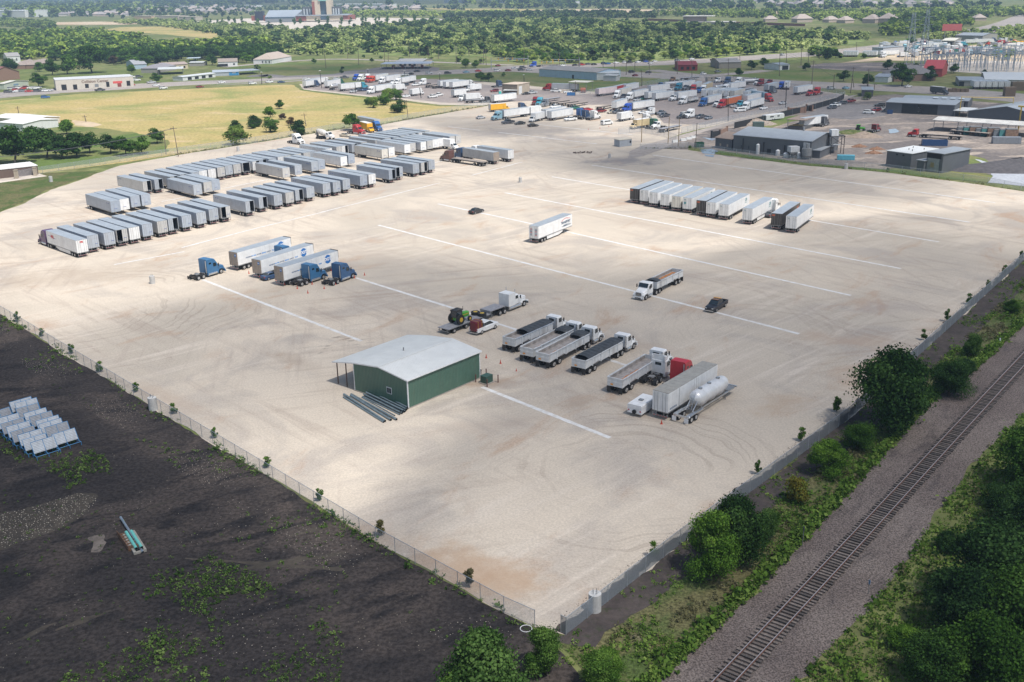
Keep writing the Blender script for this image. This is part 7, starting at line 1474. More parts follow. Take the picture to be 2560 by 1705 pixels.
def bz(v0,v1):return((262-v1)*S_*1.02,(262-v0)*S_*1.02)
blk(st,'scoreboard',fx(210),fx(300),0,12,*bz(145,240),LBK);blk(st,'scoreboard_leg',fx(165),fx(208),2,10,*bz(190,240),REDB);blk(st,'scoreboard_leg',fx(300),fx(318),2,12,*bz(190,245),REDB)
q=MB();z0,z1=bz(140,205)[0],bz(140,205)[1];q.add([(fx(318),0,z0),(fx(650),0,z0),(fx(690),40,z1),(fx(310),40,z1),(fx(318),2,0),(fx(650),2,0),(fx(690),42,0),(fx(310),42,0)],[(0,1,2,3),(4,5,1,0),(5,6,2,1),(7,4,0,3),(6,7,3,2)],SIL);addp(st,'grandstand',q);blk(st,'rail',fx(318),fx(650),-1,0,*bz(206,222),GLB)
blk(st,'wing',fx(720),fx(850),12,40,*bz(112,190),GRD);blk(st,'wing',fx(1050),fx(1135),12,40,*bz(112,190),GRD)
for x in(735,768,800,832,1062,1090,1120):blk(st,'pillar',fx(x),fx(x+13),11.5,12.2,*bz(128,188),M('stadium_pale',(.55,.6,.62)))
blk(st,'tower',fx(845),fx(930),4,30,*bz(42,190),CRM);blk(st,'tower',fx(1000),fx(1050),4,30,*bz(42,190),CRM);blk(st,'glass_wall',fx(930),fx(1000),8,28,*bz(50,238),GLB);blk(st,'green_roof',fx(918),fx(1000),2,30,*bz(28,50),TG);blk(st,'brick_panel',fx(843),fx(872),3,4.2,*bz(55,190),REDB)
blk(st,'podium',fx(655),fx(1240),2,44,*bz(190,200),SIL);blk(st,'podium_wall',fx(770),fx(1175),4,40,*bz(200,248),CRM);blk(st,'brick_wing',fx(648),fx(768),4,40,*bz(205,250),REDB);blk(st,'brick_wing',fx(1178),fx(1278),4,40,*bz(200,245),REDB);blk(st,'entrance',fx(930),fx(1010),2.5,4,*bz(200,242),GLB)
def dist_block(c,x0,x1,yb,yt,mat,roof,lb,cat='building',name='building',depth=.5):
 a,b=at(c,x0,yb),at(c,x1,yb);L_=(b-a).length;h=height_over((a+b)/2,px(c,0,yt)[1]);d_=L_*depth;o=empty(name,(a.x,a.y,.1),sgn_angle(a,b),lb,cat);blk(o,'wall',0,L_,0,d_,0,h,mat);blk(o,'roof',-.3,L_+.3,-.3,d_+.3,h,h+.6,roof);return o,L_,d_,h
RB=M('far_roof_bright',(.70,.72,.74),.6)
dist_block('A',-120,235,160,100,WW,RB,'huge white warehouse at the upper left edge');dist_block('A',-60,130,130,78,WW,RB,'upper block of the huge white warehouse');dist_block('A',240,500,118,100,WW,RB,'long low white building behind the huge warehouse',depth=.15)
dist_block('A',1235,1395,185,150,M('far_orange',(.55,.40,.26),.8),M('far_tan_roof',(.5,.44,.36)),'orange tan school block among distant trees');dist_block('A',1430,1640,190,150,M('far_tan',(.50,.44,.36),.8),M('far_tan_roof',(.5,.44,.36)),'tan school block right of the orange one');dist_block('A',1650,1800,190,158,M('far_tan',(.50,.44,.36)),M('far_tan_roof',(.5,.44,.36)),'third tan school block beside the car park')
dist_block('B',690,1195,66,40,WW,RB,'long white warehouse roof behind the stadium',depth=.2);dist_block('A',1630,1760,66,50,WW,RB,'white roof in the distant estate',depth=.3);dist_block('A',2100,2355,64,50,WW,RB,'long white roof in the distant estate',depth=.2);dist_block('A',1720,1880,8,-4,WW,RB,'distant white building on the skyline, left',depth=.3)
for i,(x0,x1,yt)in enumerate(((1730,1780,-12),(1790,1830,2),(1840,1895,-14),(1905,1925,-8),(1975,1995,-4),(2225,2350,6))):dist_block('B',x0,x1,28,yt,M('far_tower',(.40,.46,.52),.6),RB,'distant pale tower block on the skyline, %s from the left'%ORD[i],'tower block','tower_block')
dist_block('C',0,540,34,14,WW,M('far_blue_roof',(.50,.54,.60)),'very long pale blue warehouse near the skyline',depth=.2)
o,L_,d_,h_=dist_block('C',1562,2030,243,205,M('school_stone',(.38,.34,.31),.8),M('school_roof',(.62,.60,.57),.6),'stone school building with white stepped roofs',depth=.35)
blk(o,'upper_storey',L_*.0,L_*.42,6,d_*.9,h_+.6,h_+7,M('school_stone2',(.24,.20,.18),.8));blk(o,'upper_roof',-.6,L_*.58,4,d_,h_+7,h_+7.8,M('school_roof',(.62,.60,.57)))
for k in range(7):blk(o,'window',L_*(.06+.13*k),L_*(.12+.13*k),-.05,0,1,3.5,GLB)
for i in range(26):a_x=(1400+i*9,235)if i<10 else(2050+(i-10)*18,256);mid('sedan',('white','silver','dark')[i%3],'C',a_x[0],a_x[1],a_x[0]+8,a_x[1]-3,'%s low car in the school car park'%('white','silver','dark grey')[i%3],'%s cars of the school car park'%('white','silver','dark grey')[i%3])
a,b=at('C',1300,190),at('C',1560,205);RW_=M('red_wall',(.24,.10,.08),.8)
for(A_2,B_2,lb)in((('C',0,190),('C',520,194),'long red brown wall left of the green wood'),(('C',1250,190),('C',1560,202),'red brown wall left of the school'),(('C',2040,222),('D',340,243),'red brown wall right of the school')):
 a,b=at(*A_2),at(*B_2);q=MB();L_=(b-a).length;q.box(0,L_,-.2,.2,0,3,RW_);q.box(0,L_,-.3,.3,3,3.15,RW_);thing(q,'boundary_wall',lb,'wall',None,(a.x,a.y,.1),sgn_angle(a,b))
def houseproto(roof,wall,nm='house'):
 pr=proto('house');q=MB();q.box(-7,7,-5.5,5.5,0,3.2,wall);part(pr,'wall',q);q=MB();q.add([(-7.6,-6,3.1),(7.6,-6,3.1),(7.6,6,3.1),(-7.6,6,3.1),(-2.5,0,6.8),(2.5,0,6.8)],[(0,1,5,4),(2,3,4,5),(1,2,5),(3,0,4),(3,2,1,0)],roof);part(pr,'roof',q);return pr
HP=[(houseproto(M('roof_est_a',(.33,.30,.29),.85),M('wall_est_a',(.42,.34,.28),.85)),'grey roofed brick'),(houseproto(M('roof_est_b',(.40,.34,.30),.85),M('wall_est_b',(.46,.38,.32),.85)),'brown roofed brick'),(houseproto(M('roof_est_c',(.24,.22,.22),.85),M('wall_est_c',(.55,.52,.48),.85)),'dark roofed pale')]
hr=random.Random(5);nH=0
def houses(c,x0,x1,ytop,ybot,n,where):
 global nH
 for i in range(n):
  if nH>=290:return
  x=hr.uniform(x0,x1);t_=hr.random()**.8;y=ytop+(ybot-ytop)*t_;b=at(c,x,y);pr,lb=hr.choice(HP);put(pr,(b.x,b.y,.1),hr.choice((0,.3,1.57,1.8))+hr.uniform(-.1,.1),'%s house in the dense estate %s'%(lb,where),'house','%s houses %s'%(lb,where),scale=hr.uniform(1.0,1.5));nH+=1
houses('A',80,1180,118,150,62,'at the far upper left');houses('A',1000,2355,66,125,80,'left of the stadium');houses('B',700,1500,70,92,34,'behind the stadium');houses('C',700,2355,14,28,50,'near the skyline centre');houses('D',0,1680,28,64,62,'near the skyline at right')
for i,(x,y,s)in enumerate(((20,200,1.2),(310,205,1.6),(575,205,1.2),(710,212,1.3),(960,210,1.6),(1100,208,1.8),(1160,190,1.2),(1940,190,1.3))):b=at('D',x,y);put(HP[1][0],(b.x,b.y,.1),.2*i,'brown roofed house among trees beyond the school, %s from the left'%ORD[i],'house','houses among trees beyond the school',scale=s)
def foliage(name,c0,c1,c2):
 m,t,p=nmat(name);t.nodes.remove(p);tone=nd(t,'Attribute',attribute_name='tone').outputs['Fac'];oi=nd(t,'ObjectInfo').outputs['Random']
 c=mixc(t,ramp(t,tone,.0,.5),c0,c1);c=mixc(t,ramp(t,tone,.5,1.0),c,c2)
 k=ramp(t,oi,0,1,.8,1.2);c=mixc(t,1.0,c,nd(t,'CombineColor',{0:k,1:k,2:ramp(t,oi,0,1,1.1,.9)}).outputs[0],'MULTIPLY')
 d=nd(t,'BsdfDiffuse',{'Color':c});tl=nd(t,'BsdfTranslucent',{'Color':c});mx=nd(t,'MixShader',{0:.28});t.links.new(d.outputs[0],mx.inputs[1]);t.links.new(tl.outputs[0],mx.inputs[2]);t.links.new(mx.outputs[0],t.nodes['Material Output'].inputs[0]);return m
F_DARK=foliage('leaves_dark',(.020,.050,.013),(.045,.10,.022),(.085,.165,.036));F_MID=foliage('leaves_mid',(.035,.085,.014),(.085,.17,.03),(.16,.27,.055));F_LIGHT=foliage('leaves_light',(.07,.12,.025),(.13,.20,.045),(.22,.30,.07));F_BROWN=foliage('leaves_brown',(.05,.035,.02),(.11,.075,.045),(.16,.13,.06));F_YEL=foliage('leaves_yellow',(.12,.11,.02),(.22,.19,.03),(.20,.26,.05));F_WEED=foliage('weed_leaves',(.04,.08,.018),(.10,.18,.035),(.21,.29,.08));F_WOOD=foliage('woodland_leaves',(.05,.10,.03),(.26,.34,.085),(.52,.58,.20))
BARK=M('bark',(.10,.085,.07),.9,0,.3,4)
def qmesh(P,N,S,tone,mats,extra=None,asp=1.0):
 """arrays of leaf quads -> mesh"""
 n=len(P);a=np.cross(N,RNG.normal(size=(n,3)));a/=np.linalg.norm(a,axis=1,keepdims=True)+1e-9;b=np.cross(N,a);s=S[:,None]*.5
 bb=b*s*asp;aa=a*s
 v=np.stack([P-aa-bb*.6,P+aa*.7-bb,P+aa+bb*.5,P-aa*.6+bb],1).reshape(-1,3).astype(np.float32)
 tn=np.repeat(tone,4).astype(np.float32);f=np.arange(4*n,dtype=np.int32)
 me=bpy.data.meshes.new('leaves');me.vertices.add(len(v));me.vertices.foreach_set('co',v.ravel());me.loops.add(len(f));me.loops.foreach_set('vertex_index',f)
 me.polygons.add(n);me.polygons.foreach_set('loop_start',np.arange(0,4*n,4,dtype=np.int32));me.polygons.foreach_set('loop_total',np.full(n,4,np.int32));me.materials.append(mats);me.update()
 at_=me.attributes.new('tone','FLOAT','POINT');at_.data.foreach_set('value',tn);return me
def crown(seed,w_=1.0,h_=1.0,z0=.18,nb=14,n=3000,leaf=.05,low=.0,ragged=.16):
 """leaf quads of a crown of unit height; returns P, N, size, tone"""
 rg=np.random.default_rng(seed);C=[];rr=[]
 for i in range(nb):
  th=rg.uniform(0,2*math.pi);q=rg.uniform(0,1)**.6;zz=rg.uniform(0,1);prof=math.sin(math.pi*min(.96,.22+.72*zz))**.7
  C.append((q*math.cos(th)*w_*.34*prof,q*math.sin(th)*w_*.34*prof,z0+(h_-z0)*(.16+.68*zz)));rr.append(rg.uniform(.08,.21)*w_)
 C=np.array(C);rr=np.array(rr);k=rg.integers(0,nb,n);d=rg.normal(size=(n,3));d/=np.linalg.norm(d,axis=1,keepdims=True);d[:,2]=np.abs(d[:,2])*np.where(rg.random(n)<.25,-1,1)
 rad=rr[k]*(1+rg.normal(size=n)*ragged)*np.where(rg.random(n)<.15,rg.uniform(.4,1,n),1)
 P=C[k]+d*rad[:,None]*np.array([1,1,.78]);P[:,2]=np.maximum(P[:,2],low)
 N=d+rg.normal(size=(n,3))*.6;N/=np.linalg.norm(N,axis=1,keepdims=True)
 tb=rg.uniform(.05,.8,nb);tone=np.clip(tb[k]+rg.normal(size=n)*.22+d[:,2]*.10,0,1);return P,N,np.full(n,leaf)*rg.uniform(.6,1.4,n),tone
def trunk(seed,w_,h_,r_=.03,split=1):
 rg=random.Random(seed);q=MB()
 for s in range(split):
  bx,by=(rg.uniform(-.05,.05)*w_,rg.uniform(-.05,.05)*w_)if split>1 else(0,0);tx,ty=rg.uniform(-.08,.08)*w_,rg.uniform(-.08,.08)*w_
  q.cyl((bx,by,-.01),(tx,ty,h_*.42),r_,BARK,7,r_*.62);
  for k in range(5):a=2*math.pi*k/5+s;e_=(tx+math.cos(a)*w_*.24,ty+math.sin(a)*w_*.24,h_*rg.uniform(.55,.82));q.cyl((tx,ty,h_*rg.uniform(.28,.42)),e_,r_*.45,BARK,5,r_*.12)
  q.cyl((tx,ty,h_*.4),(tx*1.3,ty*1.3,h_*.85),r_*.6,BARK,5,r_*.15)
 return q
def treeproto(name,seed,mat,w_=1.0,n=3000,leaf=.05,z0=.18,nb=14,r_=.03,low=0.0,split=1,ragged=.16):
 pr=proto(name);part(pr,'trunk',trunk(seed,w_,1.0,r_,split));me=qmesh(*crown(seed,w_,1.0,z0,nb,n,leaf,low,ragged),mat);part(pr,'crown',me);return pr
NEAR=[treeproto('tree',100+i,m_,w_,30000,.023,.03,26,.022,0.0,2,.27)for i,(m_,w_)in enumerate(((F_MID,1.05),(F_DARK,1.1),(F_DARK,1.25),(F_MID,.9)))]
MIDT={k:[treeproto('tree',200+i+j,m_,1.25,3200,.055,.14,16,.028,0,1)for j in range(2)]for i,(k,m_)in enumerate((('dark',F_DARK),('mid',F_MID),('light',F_LIGHT),('brown',F_BROWN),('wood',F_WOOD)))}
BUSH={k:treeproto('bush',300+i,m_,1.5,3200,.06,0,14,.03,0.0,2)for i,(k,m_)in enumerate((('dark',F_DARK),('mid',F_MID),('light',F_LIGHT),('yellow',F_YEL),('brown',F_BROWN)))}
F_OLIVE=foliage('leaves_olive',(.09,.08,.03),(.15,.14,.05),(.22,.20,.08))
SAPL=[treeproto('sapling',400+i,m_,.72,1300,.055,.04,12,.014,.04,1,.3)for i,m_ in enumerate((F_MID,F_MID,F_OLIVE))]
def tree(pr,c,x,y,wpx,label,grp=None,cat='tree',hk=1.0,wm=None,z=.02):
 b=at(c,x,y);dist=(b-Vector((0,0,CH))).length;wid=wm or wpx*CROP[c][2]*dist/CF;w0=1.25 if pr in sum(MIDT.values(),[])else(1.5 if pr in BUSH.values()else 1.05);s=wid/(w0*.92);put(pr,(b.x,b.y,z),random.uniform(0,6),label,cat,grp,scale=(s,s,s*hk));return b
for i,(pi_,c,x,y,wpx,hk,lb)in enumerate(((1,'S4',950,1490,560,1.0,'largest broad tree beside the right fence'),(2,'S4',1365,1245,270,.9,'round dark tree between the fence and railway, above the largest'),(1,'S4',1490,1095,120,.9,'small dark tree right above the round one'),(3,'S4',1525,965,140,1.2,'small shrubby tree highest beside the railway'),(1,'S4',1825,650,100,.9,'little dark tree near the right edge by the fence'),(0,'S3',590,1010,320,1.15,'left tree of the clump overlapping the right fence'),(1,'S3',740,910,330,1.1,'dark right tree of the clump overlapping the fence'),(3,'S3',895,800,160,1.1,'yellow green small tree right of the fence clump'),(0,'S3',1240,450,230,.8,'low broad tree between fence and grass, middle'),(2,'S3',1390,310,170,.8,'low broad tree just below the largest tree'),(0,'S2',1190,1790,620,.95,'big bright tree cut by the bottom edge, right crown'),(3,'S2',960,1850,420,.9,'big bright tree cut by the bottom edge, left crown'),(0,'S2',700,1740,260,.6,'low leafy tree at the bottom edge, leftmost'),(3,'S2',1510,1520,290,1.1,'upright tree at the bottom where the two fences meet'),(3,'S2',1860,1590,280,.9,'round tree at the bottom right of the fence corner'),(0,'S3',60,1520,180,.8,'leafy tree at the bottom, beside the weedy strip'),(1,'S3',1960,1340,420,.9,'dark tree of the railway wood, centre left'),(2,'S3',2130,1180,480,.9,'large dark tree of the railway wood, centre'),(1,'S3',2290,960,360,1.0,'dark tree of the railway wood, right middle'),(2,'S3',2260,740,270,.9,'dark tree of the railway wood, upper middle'),(1,'S3',2330,520,330,.9,'dark tree of the railway wood, upper right'),(2,'S3',1800,1580,340,.8,'dark tree of the railway wood, bottom left'),(1,'S3',2060,1620,430,.9,'dark tree of the railway wood, bottom middle'),(2,'S3',2300,1450,470,.9,'dark tree of the railway wood, bottom right'),(0,'S3',1640,1370,190,.6,'low tree at the edge of the railway wood'),(1,'S3',1880,860,130,.8,'small lone tree in the grass beside the railway'),(2,'S3',2150,620,160,.7,'low tree left of the upper railway wood'),(1,'S3',2300,340,160,.9,'small dark tree at the right edge, highest'),(1,'S3',2440,1200,460,1.0,'tall dark tree of the railway wood at the right edge'))):
 tree(NEAR[pi_],c,x,y,wpx,lb,'trees near the railway',hk=hk)
tree(BUSH['yellow'],'S3',1060,590,170,'yellow flowering bush in the weeds',None,'bush',1.1)
SL=[('N1',108,598,'left'),('N1',255,688,'left'),('N1',437,795,'left'),('N1',613,906,'left'),('N1',835,1029,'left'),('N1',1068,1162,'left'),('N1',1315,1312,'left'),('N1',1635,1492,'left'),('S2',97,432,'left'),('S2',485,655,'left'),('S2',1037,973,'left'),('S3',292,895,'right'),('S3',852,445,'right'),('S3',1085,265,'right'),('S3',1278,105,'right'),('S4',553,1362,'right'),('S4',1013,988,'right'),('S4',1187,843,'right'),('S4',1355,708,'right'),('S4',1510,583,'right'),('S4',1650,473,'right'),('S4',1772,363,'right'),('S4',1893,262,'right')]
for i,(c,x,y,sd_)in enumerate(SL):
 b=at(c,x,y);k=i+1 if sd_=='left' else i-10;s=random.uniform(1.6,2.1);put(SAPL[2 if i in(9,10)else i%2],(b.x,b.y,.02),i,'small planted sapling, %s from the %s along the %s fence'%(ORD[k-1],'top' if sd_=='left' else 'bottom',sd_),'sapling','saplings along the fences',scale=(s,s,s*(1.0 if i<9 else 1.25)))
T_='''dark E 130 745 400 big dark oak at the left edge, nearest the pump house
dark E 420 690 300 dark oak in the roadside clump, second from the left
dark E 560 700 260 dark oak in the roadside clump, third from the left
dark E 690 690 260 dark oak in the roadside clump, fourth from the left
dark E 800 650 220 dark oak in the roadside clump, fifth from the left
dark E 300 640 260 dark oak behind the roadside clump at left
dark E 990 655 210 dark oak in the roadside clump, sixth from the left
dark E 1120 672 210 dark oak in the roadside clump, seventh from the left
mid E 1270 657 190 light airy tree at the right end of the dark clump
mid E 1400 565 170 light airy tree left of the leaning pole
mid E 600 480 150 tall thin tree rising behind the dark clump
light E 2110 575 215 light green tree at the field fence
dark E 2110 475 150 dark tree right behind the light green field tree
dark E 2262 432 110 dark tree left of the field bushes
dark F 215 400 100 dark round tree high in the field
mid F 130 475 120 light round tree in the field
brown F 238 495 70 thin half dead tree in the field
dark F 10 560 150 dark tree in the field beside the light bush
mid F 130 607 180 low light bush in the field
brown F 320 545 95 brown bush in the field
dark F 400 632 200 dark bush at the field fence with brown side
dark F 855 592 185 big round dark tree behind the red truck
mid F 1000 362 90 left bush of the round group in the field
light F 1050 390 130 yellow green bush of the round group
mid F 1150 365 150 tallest bush of the round group
light F 1180 330 150 pale bush in the round group behind
mid F 1250 320 140 right bush of the round group
dark F 1270 432 165 dark bush separate from the round group
dark B 2068 752 110 dark tree behind the truck yard, left of two
dark B 2140 750 105 dark tree behind the truck yard, right of two
mid B 2278 705 50 small young tree by the road
dark B 795 645 40 small dark tree on the roadside lawn
dark B 790 672 45 round shrub on the roadside lawn
dark B 990 535 40 small round tree beyond the lawn
dark B 1065 572 48 small tree left of the petrol station
mid B 1148 545 40 small tree above the petrol station sign
mid B 535 585 60 dark tree right of the sand roofed house
mid B 1930 620 100 tree right of the petrol station, left of two
mid B 2020 625 90 tree right of the petrol station, right of two
dark A 850 672 290 huge round tree behind the cream repair shop
dark A 480 692 170 dark tree left of the repair shop trees
mid A 620 682 200 soft green tree left of the huge round tree
mid A 360 660 100 pale tree beside the brick houses
dark A 360 800 150 tree between the two repair shops
dark A 1440 762 110 tree right of the cream repair shop
dark A 100 690 170 dark tree behind the maroon roof
brown A 1050 600 100 brown leaved tree beyond the huge round one
mid A 1215 672 90 small tree among the grey roofed houses
dark A 1340 620 170 dark tree behind the grey roofed houses
dark A 1480 610 150 dark tree left of the cream motel like house
dark A 1950 600 120 dark tree left of the dark porch house
dark D 350 650 85 round tree beside the small white shed
dark D 692 750 125 round tree on the mown field at right
dark D 915 792 130 tree left of the white outbuilding
dark D 1230 792 250 huge dark tree in front of the shingle roof
dark D 1345 672 105 dark tree right of the shingle roof
dark D 545 545 120 dark roadside tree above the bare ground, left
dark D 620 535 100 dark roadside tree above the bare ground, right
dark D 1100 640 110 dark tree behind the shingle roof
dark D 1710 672 100 dark tree right of the red barn
dark D 1490 705 115 dark tree in front of the red barn
mid D 880 535 60 round bush at the edge of the salvage yard
dark D 1990 690 60 dark tree left of the white warehouse
mid D 1320 410 90 pale tree at the salvage yard corner
dark C 2085 702 95 round tree below the taupe building
dark C 2205 640 105 dark tree right of the taupe building
dark C 2320 625 115 dark tree at the end of the side road
light I 1257 252 72 bright green bush beside the dark shelter
mid I 12 592 26 small tree at the gate corner
mid I 1400 745 22 tiny tree on the strip below the cube shed
dark I 1700 120 90 tree in front of the red barn, right side'''
for ln_ in T_.split('\n'):
 a=ln_.split(' ',5);k=a[0];low='bush' in a[5]or 'shrub' in a[5];pr=BUSH[k]if low and k in BUSH else MIDT[k][len(a[5])%2];tree(pr,a[1],float(a[2]),float(a[3]),float(a[4]),a[5].replace(' like',''),'bushes of the fields' if low else 'separate trees of the middle distance','bush' if low else 'tree',hk=.95 if low else .85)
def scatter(poly,spacing,jit=.45,seed=0,keep=1.0):
 P=np.array([(p.x,p.y)for p in poly]);x0,y0=P.min(0);x1,y1=P.max(0);rg=np.random.default_rng(seed)
 X,Y=np.meshgrid(np.arange(x0,x1,spacing),np.arange(y0,y1,spacing),indexing='ij');X=X+rg.uniform(-jit,jit,X.shape)*spacing;Y=Y+rg.uniform(-jit,jit,Y.shape)*spacing
 ins=inside_soft(X,Y,[tuple(p)for p in P],.01)>.5;ins&=rg.random(X.shape)<keep;return np.stack([X[ins],Y[ins]],1)
LOWC=[crown(500+i,1.25,1.0,.02,7,150,.19,0,.2)for i in range(6)];TINY=[crown(520+i,1.25,1.0,.02,5,34,.36,0,.2)for i in range(5)]
def mass(name,pts,size,tones,label,mat=F_WOOD,lib=LOWC,seed=0,cat=None):
 rg=np.random.default_rng(seed);PP,NN,SS,TT=[],[],[],[];idx=rg.integers(0,len(lib),len(pts));th=rg.uniform(0,6.28,len(pts));sz=rg.uniform(size[0],size[1],len(pts))
 g=np.sin(pts[:,0]/37+1)*np.cos(pts[:,1]/51)+.7*np.sin(pts[:,0]/90-pts[:,1]/70);tn=np.clip(tones[0]+tones[1]*(.5+g*.3)+rg.normal(size=len(pts))*tones[2],0,1)
 for k,L_ in enumerate(lib):
  m_=idx==k;
  if not m_.any():continue
  p,n,s,t_=L_;c,si=np.cos(th[m_])[:,None],np.sin(th[m_])[:,None];z=sz[m_][:,None]
  X=(p[None,:,0]*c-p[None,:,1]*si)*z+pts[m_][:,0:1];Y=(p[None,:,0]*si+p[None,:,1]*c)*z+pts[m_][:,1:2];Z=p[None,:,2]*z*rg.uniform(.65,.95,z.shape)
  PP.append(np.stack([X,Y,Z],2).reshape(-1,3));nn=np.broadcast_to(n+np.array([0,0,.9]),(m_.sum(),)+n.shape);NN.append(np.stack([nn[:,:,0]*c-nn[:,:,1]*si,nn[:,:,0]*si+nn[:,:,1]*c,nn[:,:,2]],2).reshape(-1,3))
  SS.append((s[None]*z).reshape(-1));TT.append(np.clip(tn[m_][:,None]+(t_[None]-.45)*.6,0,1).reshape(-1))
 NN=np.concatenate(NN);NN/=np.linalg.norm(NN,axis=1,keepdims=True);me=qmesh(np.concatenate(PP),NN,np.concatenate(SS),np.concatenate(TT),mat);o=bpy.data.objects.new(name,me);COL.objects.link(o);o['kind']='stuff';o['label']=label;return o
FA=P_((-80,90),(120,88),(230,84),(310,98),(400,122),(470,117),(640,112),(700,138),(690,146),(610,160),(520,150),(430,158),(330,162),(200,158),(110,150),(0,150),(-80,165))
FB=P_((560,84),(700,78),(860,74),(1060,58),(1230,51),(1400,50),(1560,58),(1640,62),(1760,66),(1920,68),(1915,78),(2080,84),(2180,92),(2150,110),(2060,118),(1920,134),(1760,147),(1640,153),(1500,158),(1300,158),(1220,140),(1040,140),(850,136),(800,140),(690,134),(640,110),(540,96))
FC=P_((2195,84),(2240,62),(2300,50),(2420,46),(2430,64),(2330,82),(2230,92));FD=P_((2290,92),(2400,82),(2600,66),(2700,80),(2560,98),(2420,102),(2310,104))
wood=np.concatenate([scatter(FA,13,seed=1),scatter(FC,14,seed=3)]);brush=np.concatenate([scatter(FB,9.5,seed=2,keep=.64),scatter(FD,12,seed=4)])
gapm=np.sin(brush[:,0]/60)*np.sin(brush[:,1]/45+1)>.62;brush=brush[~gapm]
mt_=brush[:,1]>-1;wd=wood[np.argsort(np.hypot(wood[:,0],wood[:,1]))];bd_=brush[np.argsort(np.hypot(brush[:,0],brush[:,1]))]
rw=random.Random(3)
for i,(x,y)in enumerate(wd[:110]):s=rw.uniform(9,14);k=rw.choice(('dark','dark','mid'));put(MIDT[k][i%2],(x,y,0),rw.uniform(0,6),'%s green tree at the near edge of the upper left wood'%('deep' if k=='dark' else 'fresh'),'tree','%s trees at the edge of the upper left wood'%k,scale=(s,s,s*.8))
for i,(x,y)in enumerate(bd_[:95]):s=rw.uniform(6,10);k=rw.choice(('wood','wood','mid'));put(MIDT[k][i%2],(x,y,0),rw.uniform(0,6),'%s scrubby tree along the near edge of the central woodland'%('pale' if k=='wood' else 'green'),'tree','%s trees at the edge of the central woodland'%k,scale=(s,s,s*.7))
mass('woodland',wd[110:],(9,15),(.02,.35,.10),'dark leafy wood at the upper left',seed=1);sheet('scrub_ground',FB,.13,gmat('scrub_green',[(.17,.22,.07),(.24,.27,.10),(.10,.15,.045)],.02,fine=.2),6,12,5)
mass('woodland',bd_[95:],(5.5,9),(.34,.55,.09),'bright scrubby woodland beyond the highway',seed=2)
darkt=scatter(FB,34,seed=8);mass('woodland',darkt,(10,14),(.0,.12,.06),'darker trees standing in the scrubby woodland',seed=3)
belts=[(P_((1100,40),(1300,34),(1500,34),(1640,38),(1640,46),(1300,44),(1110,46)),14,(8,13),(.0,.3,.1)),(P_((1640,34),(1900,33),(2200,34),(2400,28),(2620,26),(2620,40),(2400,46),(2240,56),(2160,58),(2060,54),(1960,50),(1900,46),(1640,40)),17,(9,14),(.1,.45,.12)),(P_((-80,51),(60,53),(140,62),(140,74),(20,68),(-80,66)),14,(8,12),(.1,.4,.1)),(P_((270,57),(420,55),(480,64),(560,73),(640,65),(660,80),(520,84),(400,66)),12,(7,11),(.3,.5,.1)),(P_((400,56),(620,68),(740,76),(700,80),(560,84),(410,66)),11,(6,10),(.3,.5,.1)),(P_((1100,18),(1300,17),(2100,19),(2500,17),(2500,23),(1900,25),(1300,22)),30,(13,20),(.0,.3,.1)),(P_((820,33),(1100,34),(1300,32),(1300,38),(1080,42),(900,42)),16,(7,11),(.3,.5,.1)),(P_((2010,130),(2060,128),(2090,134),(2100,146),(2050,150)),8,(6,8),(.0,.2,.1)),(P_((900,148),(1100,152),(1280,158),(1240,162),(1090,158),(1090,164),(1190,172),(1130,168)),22,(4,7),(.2,.5,.1)),(P_((560,168),(640,168),(720,180),(600,184)),40,(4,6),(.1,.2,.1)),(P_((520,196),(700,190),(720,200),(740,204),(600,206)),40,(3,4),(.1,.2,.1)),(P_((2420,120),(2600,118),(2600,150),(2460,150)),26,(5,8),(.2,.4,.1))]
for i,(pl_,sp,sz,tn)in enumerate(belts):
 p_=scatter(pl_,sp,seed=20+i,keep=.8)
 if len(p_):mass('tree_belt',p_,sz,tn,'belt of trees in the far land',seed=20+i)
rg_=np.random.default_rng(9);n=9000;v_=2500*(12000/2500)**rg_.random(n);u_=rg_.uniform(-1,1,n)*v_*.62
g=np.sin(u_/260+np.sin(v_/400))+np.sin(v_/(v_*.09)+u_/700)+rg_.normal(size=n)*.5;m_=g>-.2
mass('far_woods',np.stack([u_[m_],v_[m_]],1),(16,30),(.0,.3,.1),'far blue green woods near the skyline',lib=TINY,seed=9)
p_=np.concatenate([scatter(P_((60,34),(640,16),(1180,18),(1180,26),(640,40),(400,48),(80,44)),34,seed=41,keep=.55),scatter(P_((1280,3),(2400,4),(2400,22),(1280,14)),60,seed=42,keep=.4)]);mass('estate_trees',p_,(8,13),(.0,.4,.1),'trees between the houses of the far estates',lib=TINY,seed=12)
for i in range(60):
 x=460+(i%20)*30+rw.uniform(-9,9);y=54+(i//20)*5.5+rw.uniform(-2,2)-(x-460)*.012;b=W(x,y);s=rw.uniform(5,8);put(SAPL[0],(b.x,b.y,.1),i,'small tree in the pale stadium car park','tree','trees of the stadium car park',scale=s*1.4)
